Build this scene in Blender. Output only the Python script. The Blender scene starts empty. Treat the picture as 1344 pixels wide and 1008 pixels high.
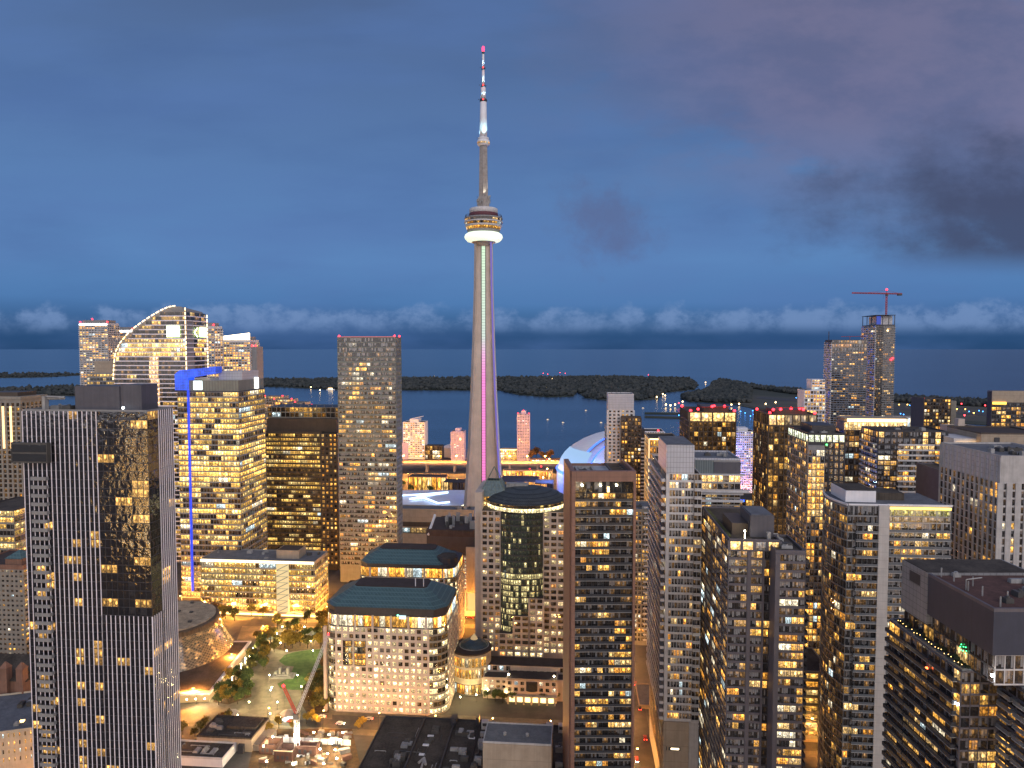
import bpy, bmesh, math, random, zlib
from mathutils import Vector, Matrix
from mathutils.bvhtree import BVHTree
import numpy as np
from math import sin, cos, pi, radians, sqrt, atan2

S = bpy.context.scene
COL = S.collection
# ------------------------------------------------------------------ camera
F = 930.0; CX, CY = 672.0, 504.0; CAMZ = 200.0
TH = math.atan(46 / F); CT, ST = cos(TH), sin(TH)
cam = bpy.data.objects.new('camera', bpy.data.cameras.new('camera')); COL.objects.link(cam)
cam.location = (0, 0, CAMZ); cam.rotation_euler = (pi / 2 - TH, 0, 0)
cam.data.sensor_width = 36; cam.data.lens = 36 * F / 1344
cam.data.clip_start = 1; cam.data.clip_end = 400000
S.camera = cam
# ------------------------------------------------------------------ render
S.view_settings.view_transform = 'Standard'; S.view_settings.look = 'None'
S.view_settings.exposure = 0.18; S.view_settings.gamma = 1
S.render.engine = 'CYCLES'
cy = S.cycles
cy.max_bounces = 5; cy.diffuse_bounces = 2; cy.glossy_bounces = 3; cy.transmission_bounces = 3
cy.sample_clamp_indirect = 3.0; cy.sample_clamp_direct = 0; cy.caustics_reflective = False; cy.caustics_refractive = False
cy.use_denoising = True; cy.use_adaptive_sampling = False
cy.use_light_tree = True

# ------------------------------------------------------------------ node helper
class NT:
    def __init__(s, tree): s.t = tree; s.n = tree.nodes; s.l = tree.links
    def new(s, typ, ins=None, **kw):
        n = s.n.new(typ)
        for k, v in kw.items(): setattr(n, k, v)
        if ins:
            for k, v in ins.items():
                i = n.inputs[k]
                if isinstance(v, bpy.types.NodeSocket): s.l.new(v, i)
                else: i.default_value = v
        return n
    def m(s, op, a, b=0.0, c=0.0, clamp=False):
        n = s.new('ShaderNodeMath', {0: a, 1: b, 2: c}, operation=op); n.use_clamp = clamp
        return n.outputs[0]
    def sm(s, x, lo, hi, a=0.0, b=1.0):
        n = s.new('ShaderNodeMapRange', {0: x, 1: lo, 2: hi, 3: a, 4: b}, interpolation_type='SMOOTHSTEP')
        return n.outputs[0]
    def mix(s, f, a, b, blend='MIX'):
        n = s.new('ShaderNodeMix', data_type='RGBA', blend_type=blend)
        for i, v in ((n.inputs[0], f), (n.inputs[6], a), (n.inputs[7], b)):
            if isinstance(v, bpy.types.NodeSocket): s.l.new(v, i)
            else: i.default_value = v if isinstance(v, float) else (tuple(v) + (1,))[:4]
        return n.outputs[2]
    def noise(s, vec, scale, detail=2, rough=.5):
        return s.new('ShaderNodeTexNoise', {'Vector': vec, 'Scale': scale, 'Detail': detail, 'Roughness': rough}).outputs[0]
    def ramp(s, f, stops):
        n = s.new('ShaderNodeValToRGB', {0: f}); e = n.color_ramp.elements
        while len(e) < len(stops): e.new(.5)
        for i, (p, c) in enumerate(stops): e[i].position = p; e[i].color = tuple(c) + (1,)
        return n.outputs[0]
    def xyz(s, x, y, z=0.0): return s.new('ShaderNodeCombineXYZ', {0: x, 1: y, 2: z}).outputs[0]

# ------------------------------------------------------------------ sky (dusk, after sunset)
W = bpy.data.worlds.new('World'); S.world = W; W.use_nodes = True
W.cycles.sampling_method = 'MANUAL'; W.cycles.sample_map_resolution = 512
t = NT(W.node_tree); t.n.clear()
SUN_EL, SUN_AZ = radians(-2.5), radians(200)
g = t.new('ShaderNodeTexCoord').outputs['Generated']
sx = t.new('ShaderNodeSeparateXYZ', {0: g}); X, Y, Z = sx.outputs
ya = t.m('MAXIMUM', t.m('ABSOLUTE', Y), .02)
U = t.m('DIVIDE', X, ya); V = t.m('DIVIDE', Z, ya)
base = t.ramp(t.m('MULTIPLY', Z, 1.6, clamp=True), [(0.0, (.018, .056, .142)), (.035, (.022, .070, .175)), (.10, (.070, .176, .385)),
        (.19, (.094, .212, .440)), (.40, (.086, .174, .370)), (.68, (.070, .122, .255)), (1, (.06, .10, .22))])
# broad streaks
n1 = t.noise(t.xyz(t.m('MULTIPLY', U, 1.5), t.m('MULTIPLY', V, 6.0), 3.1), 1.6, 5, .55)
base = t.mix(t.sm(n1, .35, .72, 0.0, .5), base, (.085, .165, .38))
n1b = t.noise(t.xyz(t.m('MULTIPLY', U, 1.1), t.m('MULTIPLY', V, 4.0), 9.4), 2.4, 5, .55)
base = t.mix(t.sm(n1b, .45, .75, 0.0, .24), base, (.045, .095, .25))
# purple veil, upper right
n2 = t.noise(t.xyz(t.m('ADD', U, 2.3), t.m('MULTIPLY', V, 2.4), 1.7), 4.0, 7, .60)
rg = t.m('MULTIPLY', t.sm(t.m('ADD', U, t.m('MULTIPLY', V, .25)), .0, .55), t.sm(t.m('ADD', V, t.m('MULTIPLY', U, .12)), .16, .42))
mk = t.m('MULTIPLY', rg, t.sm(t.m('ADD', n2, t.m('MULTIPLY', rg, .26)), .45, .66))
n2b = t.noise(t.xyz(U, t.m('MULTIPLY', V, 1.9), 6.6), 5.5, 7, .62)
base = t.mix(t.m('MULTIPLY', mk, .78), base, t.mix(t.sm(n2b, .36, .64), (.112, .118, .215), (.160, .148, .245)))
# small violet cloud right of the tower
d3 = t.new('ShaderNodeVectorMath', {0: t.xyz(t.m('MULTIPLY', t.m('SUBTRACT', U, .135), 1.0), t.m('MULTIPLY', t.m('SUBTRACT', V, .178), 1.35))}, operation='LENGTH').outputs['Value']
n3 = t.noise(t.xyz(U, V, 5.2), 11.0, 7, .65)
m3 = t.sm(t.m('ADD', d3, t.m('MULTIPLY', t.m('SUBTRACT', n3, .5), .26)), .105, .01)
base = t.mix(t.m('MULTIPLY', m3, .72), base, (.092, .125, .255))
# dark cloud, right
dd = t.xyz(t.m('MULTIPLY', t.m('SUBTRACT', U, .76), .40), t.m('MULTIPLY', t.m('SUBTRACT', V, .190), 1.25))
d4 = t.new('ShaderNodeVectorMath', {0: dd}, operation='LENGTH').outputs['Value']
n4 = t.noise(t.xyz(U, t.m('MULTIPLY', V, 1.6), 8.8), 5.0, 7, .62)
m4 = t.m('MULTIPLY', t.sm(t.m('ADD', d4, t.m('MULTIPLY', t.m('SUBTRACT', n4, .5), .30)), .185, .045), t.sm(t.m('ADD', V, t.m('MULTIPLY', t.m('SUBTRACT', n4, .5), .06)), .095, .14))
base = t.mix(t.m('MULTIPLY', m4, .92), base, (.050, .066, .130))
# cloud bank low on the horizon
n5 = t.noise(t.xyz(t.m('MULTIPLY', U, 1.0), t.m('MULTIPLY', V, 1.35), 2.2), 17.0, 8, .62)
n5b = t.noise(t.xyz(U, 4.0, .7), 3.0, 2, .5)
hh = t.m('ADD', .050, t.m('MULTIPLY', t.m('SUBTRACT', n5b, .45), .035))
top = t.sm(t.m('SUBTRACT', t.m('ADD', V, t.m('MULTIPLY', t.m('SUBTRACT', n5, .5), -.085)), hh), .010, -.010)
bank = t.m('MULTIPLY', t.m('MULTIPLY', top, t.sm(V, .016, .040)), t.sm(n5, .36, .62, .22, 1.0))
base = t.mix(t.m('MULTIPLY', bank, .8), base, (.150, .245, .45))
# the bright side of the dusk sky lies behind the viewpoint
bk = t.sm(Y, .15, -.75)
glow = t.ramp(t.m('MULTIPLY', Z, 1.2, clamp=True), [(0, (1.18, 1.06, 1.06)), (.35, (.92, .92, 1.02)), (1, (.30, .36, .50))])
base = t.mix(bk, base, glow)
nish = t.new('ShaderNodeTexSky', sky_type='NISHITA', sun_disc=False, sun_elevation=SUN_EL, sun_rotation=SUN_AZ)
sky = t.mix(1.0, base, t.mix(1.0, nish.outputs[0], (.012, .012, .012), 'MULTIPLY'), 'ADD')
bg = t.new('ShaderNodeBackground', {'Color': sky, 'Strength': 1.0})
t.l.new(bg.outputs[0], t.new('ShaderNodeOutputWorld').inputs[0])
# soft afterglow from behind the viewpoint
sun = bpy.data.objects.new('afterglow_sun', bpy.data.lights.new('afterglow_sun', 'SUN')); COL.objects.link(sun)
sun.data.energy = .78; sun.data.angle = radians(40); sun.data.color = (1, .93, .90)
sun.rotation_euler = (radians(60), 0, radians(32))

# ------------------------------------------------------------------ picture <-> world
def at(px, py, D):
    dx, dy = (px - CX) / F, (CY - py) / F
    d = Vector((dx, dy * ST + CT, dy * CT - ST))
    return Vector((0, 0, CAMZ)) + d * (D / d.y)
def gr(px, py, z=0.0):
    dx, dy = (px - CX) / F, (CY - py) / F
    d = Vector((dx, dy * ST + CT, dy * CT - ST))
    return Vector((0, 0, CAMZ)) + d * ((z - CAMZ) / d.z)
def zat(py, D): return at(CX, py, D).z
def proj(p):
    dep = p[1] * CT - (p[2] - CAMZ) * ST
    if dep < 1: return None
    return (CX + F * p[0] / dep, CY - F * (p[1] * ST + (p[2] - CAMZ) * CT) / dep, dep)
def solve(P, d, px):
    k = px - CX; dep = P.y * CT - (P.z - CAMZ) * ST
    return (k * dep - F * P.x) / (F * d.x - k * d.y * CT)
YAW = 5.04

# ------------------------------------------------------------------ materials
def wall(name, c, rough=.75, var=.25, scale=.25, metal=0.0, spec=.4, grid=None, bump=.0):
    m = bpy.data.materials.new(name); m.use_nodes = True; t = NT(m.node_tree); p = t.n['Principled BSDF']
    o = t.new('ShaderNodeTexCoord').outputs['Object']
    a = t.noise(o, scale, 4, .6); mp = t.new('ShaderNodeMapping', {'Vector': o, 'Scale': (1.2, 1.2, .05)})
    b = t.noise(mp.outputs[0], 1.0, 3, .6); f = t.noise(o, 3.5, 2)
    v = t.m('ADD', t.m('ADD', t.m('MULTIPLY', a, .5), t.m('MULTIPLY', b, .35)), t.m('MULTIPLY', f, .15))
    lo = tuple(x * (1 - var) for x in c); hi = tuple(min(1, x * (1 + var)) for x in c)
    col = t.mix(t.sm(v, .32, .68), lo, hi)
    if grid:
        gx, gz, gw, gc = grid
        s = t.new('ShaderNodeSeparateXYZ', {0: o})
        def line(x, per): return t.m('LESS_THAN', t.m('PINGPONG', x, per / 2), gw)
        k = t.m('MAXIMUM', line(t.m('ADD', s.outputs[0], s.outputs[1]), gx), line(s.outputs[2], gz))
        col = t.mix(k, col, gc)
    t.l.new(col, p.inputs['Base Color'])
    p.inputs['Roughness'].default_value = rough; p.inputs['Metallic'].default_value = metal
    p.inputs['Specular IOR Level'].default_value = spec
    if bump:
        t.l.new(t.new('ShaderNodeBump', {'Strength': bump, 'Height': f, 'Distance': .1}).outputs[0], p.inputs['Normal'])
    return m
def glass(name, tint=(.012, .013, .016), curtain=(.16, .16, .17), cur=.25, panes=2, ior=1.7, wob=.04, rough=.05, frame=(.03, .03, .032), inner=1.35):
    """window glass in front of a room: the lit colour of each room is stored on its window"""
    m = bpy.data.materials.new(name); m.use_nodes = True; t = NT(m.node_tree); p = t.n['Principled BSDF']
    at_ = t.new('ShaderNodeAttribute', attribute_name='room'); uv = t.new('ShaderNodeUVMap').outputs[0]
    s = t.new('ShaderNodeSeparateXYZ', {0: uv}); u, v = s.outputs[0], s.outputs[1]; sd = at_.outputs['Alpha']
    o = t.new('ShaderNodeTexCoord').outputs['Object']
    px = t.m('MULTIPLY', u, float(panes))
    mull = t.m('LESS_THAN', t.m('PINGPONG', px, .5), .055)
    pid = t.m('FLOOR', px)
    n = t.noise(t.xyz(t.m('ADD', t.m('MULTIPLY', u, 3.0), t.m('MULTIPLY', sd, 91.0)), t.m('MULTIPLY', v, 2.5), t.m('MULTIPLY', sd, 37.0)), 1.6, 3, .6)
    rnd = t.new('ShaderNodeTexWhiteNoise', {0: t.xyz(pid, t.m('MULTIPLY', sd, 517.0), 0.0)}, noise_dimensions='3D').outputs[0]
    nn = t.sm(n, .32, .68)
    lx = t.m('SUBTRACT', u, t.m('ADD', .25, t.m('MULTIPLY', t.m('FRACT', t.m('MULTIPLY', sd, 71.3)), .5))); ly = t.m('SUBTRACT', v, t.m('ADD', .45, t.m('MULTIPLY', t.m('FRACT', t.m('MULTIPLY', sd, 193.7)), .4)))
    spot = t.sm(t.m('ADD', t.m('MULTIPLY', lx, lx), t.m('MULTIPLY', t.m('MULTIPLY', ly, ly), .6)), .055, .0, 0.0, 2.6)
    spot = t.m('MULTIPLY', spot, t.m('GREATER_THAN', t.m('FRACT', t.m('MULTIPLY', sd, 37.9)), .35))
    pat = t.m('ADD', t.m('ADD', t.m('MULTIPLY_ADD', t.m('MULTIPLY', nn, nn), 1.0, .20), t.m('MULTIPLY', t.sm(v, .60, .95), .45)), spot)
    pat = t.m('MULTIPLY', pat, t.m('ADD', .40, t.m('MULTIPLY', rnd, .75)))
    pat = t.m('MULTIPLY', pat, t.m('SUBTRACT', 1.0, t.m('MULTIPLY', mull, .85)))
    isc = t.m('LESS_THAN', t.new('ShaderNodeTexWhiteNoise', {0: t.xyz(t.m('MULTIPLY', sd, 113.0), t.m('MULTIPLY', pid, .37), 2.0)}, noise_dimensions='3D').outputs[0], cur)
    drop = t.m('GREATER_THAN', v, t.m('MULTIPLY', rnd, .55))
    base = t.mix(t.m('MULTIPLY', isc, drop), tint, curtain)
    base = t.mix(mull, base, frame)
    t.l.new(base, p.inputs['Base Color'])
    t.l.new(at_.outputs['Color'], p.inputs['Emission Color']); t.l.new(t.m('MULTIPLY', pat, inner), p.inputs['Emission Strength'])
    p.inputs['Roughness'].default_value = rough; p.inputs['IOR'].default_value = ior
    h = t.m('ADD', t.noise(o, .45, 2), t.m('MULTIPLY', t.m('MULTIPLY', u, t.m('SUBTRACT', rnd, .5)), .6))
    t.l.new(t.new('ShaderNodeBump', {'Strength': 1.0, 'Height': h, 'Distance': wob}).outputs[0], p.inputs['Normal'])
    return m
def emit(name, c, s):
    m = bpy.data.materials.new(name); m.use_nodes = True; p = m.node_tree.nodes['Principled BSDF']
    p.inputs['Base Color'].default_value = (.02, .02, .02, 1); p.inputs['Emission Color'].default_value = tuple(c) + (1,)
    p.inputs['Emission Strength'].default_value = s; return m

M = {}
M['fin'] = wall('lilac_metal', (.84, .77, .82), .5, .10, metal=.0)
M['conc'] = wall('pale_concrete', (.42, .40, .39), .85, .2)
M['concl'] = wall('light_concrete', (.55, .53, .53), .85, .15)
M['grey'] = wall('grey_cladding', (.24, .235, .235), .6, .15)
M['greywarm'] = wall('warm_grey_cladding', (.26, .235, .20), .6, .15)
M['olivegrey'] = wall('olive_grey_cladding', (.185, .195, .175), .6, .15)
M['dark'] = wall('charcoal_cladding', (.045, .043, .05), .5, .2)
M['plum'] = wall('plum_grey_panel', (.12, .108, .122), .6, .15)
M['pent'] = wall('penthouse_panel', (.085, .082, .098), .55, .15, grid=(3.0, 50, .03, (.05, .05, .06)))
M['pentg'] = wall('pale_louvre_panel', (.46, .46, .50), .5, .1, grid=(1.3, 2.2, .06, (.16, .16, .17)))
M['pink'] = wall('pink_granite', (.50, .41, .345), .7, .12)
M['buff'] = wall('buff_stone', (.52, .44, .33), .8, .15)
M['brown'] = wall('brown_metal', (.075, .055, .042), .5, .2)
M['copper'] = wall('rust_brown_frame', (.23, .125, .092), .55, .15, grid=(60, 3.3, .05, (.1, .06, .05)))
M['brick'] = wall('dim_brick', (.22, .12, .085), .9, .25, bump=.3)
M['beige'] = wall('beige_render', (.36, .29, .22), .9, .15, grid=(200, 7.0, .06, (.2, .16, .12)))
M['white'] = wall('white_panel', (.72, .70, .72), .6, .08)
M['teal'] = wall('teal_roof_metal', (.055, .105, .115), .5, .2, metal=.0, grid=(2.0, 1.5, .16, (.10, .165, .17)))
M['roofb'] = wall('brown_roof_membrane', (.055, .04, .036), .9, .25)
M['roofd'] = wall('dark_roof_membrane', (.062, .050, .040), .92, .55, .12)
M['roofg'] = wall('grey_roof_gravel', (.13, .135, .15), .95, .3, .2)
M['roofl'] = wall('pale_roof_membrane', (.36, .38, .42), .9, .2, .15)
M['unit'] = wall('galvanised_unit', (.30, .29, .28), .6, .3)
M['unitd'] = wall('dark_unit', (.075, .07, .065), .6, .2)
M['mast'] = wall('tower_concrete', (.54, .455, .39), .85, .16, .08)
M['steel'] = wall('dark_steel', (.05, .05, .055), .5, .2)
M['redsteel'] = wall('red_painted_steel', (.42, .06, .04), .5, .2)
M['whsteel'] = wall('white_painted_steel', (.6, .6, .6), .5, .1)
M['balg'] = wall('balcony_glass_rail', (.14, .15, .165), .25, .1)
M['bald'] = wall('dark_balcony_rail', (.05, .052, .06), .2, .1)
M['g_shang'] = glass('smoked_glass', (.008, .008, .012), (.03, .03, .036), .10, 1, 2.3, .09)
M['g_condo'] = glass('condo_glass', (.014, .015, .018), (.17, .17, .18), .30, 3)
M['g_light'] = glass('curtained_glass', (.02, .021, .024), (.26, .26, .27), .55, 3)
M['g_office'] = glass('office_glass', (.014, .014, .014), (.10, .09, .08), .2, 4, inner=1.6)
M['g_brown'] = glass('bronze_glass', (.018, .014, .010), (.07, .055, .04), .25, 3)
M['g_square'] = glass('square_pane', (.012, .012, .013), (.14, .13, .12), .3, 2)
M['g_curve'] = glass('bowed_glass', (.012, .017, .016), (.04, .05, .05), .15, 3, 2.0, .10)
M['red'] = emit('red_beacon_light', (1, .02, .03), 9)
M['e_white'] = emit('white_light_strip', (1, .80, .50), 5)
M['e_edge'] = emit('edge_lights', (1, .70, .36), 3.2)
M['e_warm'] = emit('warm_light', (1, .60, .20), 6)
M['e_lamp'] = emit('lamp_globe', (1, .86, .55), 30)
M['e_sod'] = emit('sodium_lamp', (1, .55, .15), 30)
M['e_blue'] = emit('blue_light', (.03, .12, 1), 3.0)
M['e_sky'] = emit('icy_blue_light', (.25, .45, 1), 2.6)
M['e_green'] = emit('green_white_sign', (.75, 1, .45), 4)
M['e_cool'] = emit('cool_white_light', (.85, .95, 1), 6)

# ------------------------------------------------------------------ meshes
class MB:
    def __init__(s): s.v = []; s.f = []; s.mi = []; s.c = []; s.uv = []
    def poly(s, pts, mi=0, col=None, uv=None):
        i = len(s.v); s.v += [tuple(p) for p in pts]; s.f.append(tuple(range(i, i + len(pts)))); s.mi.append(mi)
        s.c.append(col or (0, 0, 0, .5)); s.uv.append(uv or [(0, 0), (1, 0), (1, 1), (0, 1)][:len(pts)] + [(0, 0)] * max(0, len(pts) - 4))
    def faces(s, vs, fs, mi=0):
        i = len(s.v); s.v += [tuple(p) for p in vs]
        for f in fs: s.f.append(tuple(i + k for k in f)); s.mi.append(mi); s.c.append((0, 0, 0, .5)); s.uv.append([(0, 0)] * len(f))
        return s
    def box(s, x0, x1, y0, y1, z0, z1, mi=0):
        return s.faces([(x0, y0, z0), (x1, y0, z0), (x1, y1, z0), (x0, y1, z0), (x0, y0, z1), (x1, y0, z1), (x1, y1, z1), (x0, y1, z1)],
                [(0, 3, 2, 1), (4, 5, 6, 7), (0, 1, 5, 4), (1, 2, 6, 5), (2, 3, 7, 6), (3, 0, 4, 7)], mi)
    def obox(s, o, d, a0, a1, n0, n1, z0, z1, mi=0):
        n = (d[1], -d[0]); P = lambda a, k, z: (o[0] + d[0] * a + n[0] * k, o[1] + d[1] * a + n[1] * k, z)
        return s.faces([P(a0, n1, z0), P(a1, n1, z0), P(a1, n0, z0), P(a0, n0, z0), P(a0, n1, z1), P(a1, n1, z1), P(a1, n0, z1), P(a0, n0, z1)],
                [(0, 3, 2, 1), (4, 5, 6, 7), (0, 1, 5, 4), (1, 2, 6, 5), (2, 3, 7, 6), (3, 0, 4, 7)], mi)
    def prism(s, poly, z0, z1, mi=0, top=True, bot=True, poly2=None):
        n = len(poly); q = poly2 or poly
        vs = [(x, y, z0) for x, y in poly] + [(x, y, z1) for x, y in q]
        fs = [(i, (i + 1) % n, n + (i + 1) % n, n + i) for i in range(n)]
        if top: fs.append(tuple(range(n, 2 * n)))
        if bot: fs.append(tuple(range(n - 1, -1, -1)))
        return s.faces(vs, fs, mi)
    def lathe(s, prof, seg=32, c=(0, 0), mi=0, cap=True):
        vs = []; fs = []; n = len(prof)
        for i in range(seg):
            a = 2 * pi * i / seg
            for r, z in prof: vs.append((c[0] + r * cos(a), c[1] + r * sin(a), z))
        for i in range(seg):
            j = (i + 1) % seg
            for k in range(n - 1): fs.append((i * n + k, j * n + k, j * n + k + 1, i * n + k + 1))
        if cap:
            fs.append(tuple(i * n + n - 1 for i in range(seg))); fs.append(tuple(i * n for i in reversed(range(seg))))
        return s.faces(vs, fs, mi)
    def bar(s, p, q, r, seg=4, mi=0, r2=None):
        p, q = Vector(p), Vector(q); d = (q - p).normalized(); a = d.orthogonal().normalized(); b = d.cross(a); r2 = r if r2 is None else r2
        vs = [p + (a * cos(2 * pi * (i + .5) / seg) + b * sin(2 * pi * (i + .5) / seg)) * r for i in range(seg)] + \
             [q + (a * cos(2 * pi * (i + .5) / seg) + b * sin(2 * pi * (i + .5) / seg)) * r2 for i in range(seg)]
        return s.faces(vs, [(i, (i + 1) % seg, seg + (i + 1) % seg, seg + i) for i in range(seg)] + [tuple(range(seg, 2 * seg)), tuple(range(seg - 1, -1, -1))], mi)
    def ball(s, c, r, mi=0, seg=8, rings=5):
        prof = [(max(.001, r * sin(pi * k / rings)), c[2] - r * cos(pi * k / rings)) for k in range(rings + 1)]
        return s.lathe(prof, seg, (c[0], c[1]), mi, cap=False)
    def add(s, o):
        i = len(s.v); s.v += o.v; s.f += [tuple(i + k for k in f) for f in o.f]; s.mi += o.mi; s.c += o.c; s.uv += o.uv
    def mesh(s, name, mats, room=False, smooth=False):
        me = bpy.data.meshes.new(name); me.from_pydata(s.v, [], s.f)
        for m in (mats if isinstance(mats, (list, tuple)) else [mats]): me.materials.append(m)
        if any(s.mi): me.polygons.foreach_set('material_index', s.mi)
        if room:
            a = me.attributes.new('room', 'FLOAT_COLOR', 'CORNER'); u = me.uv_layers.new(name='UVMap')
            a.data.foreach_set('color', [x for f, c in zip(s.f, s.c) for _ in f for x in c])
            u.data.foreach_set('uv', [x for q in s.uv for w in q for x in w])
        if smooth: me.polygons.foreach_set('use_smooth', [True] * len(me.polygons))
        me.update(); return me
    def build(s, name, mats, parent=None, room=False, smooth=False):
        ob = bpy.data.objects.new(name, s.mesh(name, mats, room, smooth)); COL.objects.link(ob)
        if parent is not None: ob.parent = parent
        return ob

def tag(o, label=None, cat=None, group=None, kind=None):
    for k, v in (('label', label), ('category', cat), ('group', group), ('kind', kind)):
        if v: o[k] = v
    return o
def empty(name, loc, rz=0.0):
    e = bpy.data.objects.new(name, None); COL.objects.link(e); e.location = loc; e.rotation_euler = (0, 0, rz); e.empty_display_size = 1; return e

OCC_V, OCC_F = [], []
def occ(mb, mat=None):
    i = len(OCC_V)
    OCC_V.extend([(mat @ Vector(v)) if mat else Vector(v) for v in mb.v]); OCC_F.extend([tuple(i + k for k in f) for f in mb.f])

# ------------------------------------------------------------------ what is lit
WARM = [(1, .47, .075), (1, .52, .11), (1, .40, .05), (1, .62, .22), (1, .50, .09)]
GOLD = [(1, .60, .14), (1, .55, .11), (1, .68, .24), (1, .54, .12)]
def room(r, lo=.7, hi=2.4, cool=.06, pal=None):
    k = r.random()
    c = (.75, .95, 1) if k < cool * .5 else ((1, .84, .56) if k < cool * 2.2 else r.choice(pal or WARM))
    s = lo + (hi - lo) * r.random() ** 1.6
    return tuple(x * s for x in c) + (r.random(),)
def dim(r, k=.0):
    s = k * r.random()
    if k > .009 and r.random() < .34: s += .03 + .16 * r.random() ** 2  # faint amber glow on unlit windows stands in for reflected city light
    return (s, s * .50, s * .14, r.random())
class Lit:
    """decides which rooms of one facade are lit"""
    def __init__(s, r, kind, p=.2, lo=.7, hi=2.4, run=2, cool=.06, amb=.012):
        s.r, s.kind, s.p, s.lo, s.hi, s.run, s.cool, s.amb = r, kind, p, lo, hi, run, cool, amb; s.fl = None; s.left = 0; s.cur = None
    def floor(s, j):
        r = s.r; s.left = 0
        if s.kind == 'office':
            k = r.random(); s.pp = 1.0 if k < s.p * .4 else (.75 if k < s.p else (.30 if k < s.p + .3 else .08))
            s.sc = r.uniform(.6, 1.5)
        else: s.pp = min(1, s.p * 1.2); s.sc = 1
    def get(s, j, i):
        r = s.r
        if s.kind == 'full':
            c = room(r, s.lo, s.hi, s.cool); return c
        if s.left <= 0:
            s.left = r.randint(1, s.run); s.cur = r.random() < s.pp; s.c = room(r, s.lo, s.hi, s.cool, WARM if s.kind == 'condo' else GOLD)
        s.left -= 1
        if s.cur:
            f = r.uniform(.6, 1.15) * s.sc; return (s.c[0] * f, s.c[1] * f, s.c[2] * f, r.random())
        return dim(r, s.amb)

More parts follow.
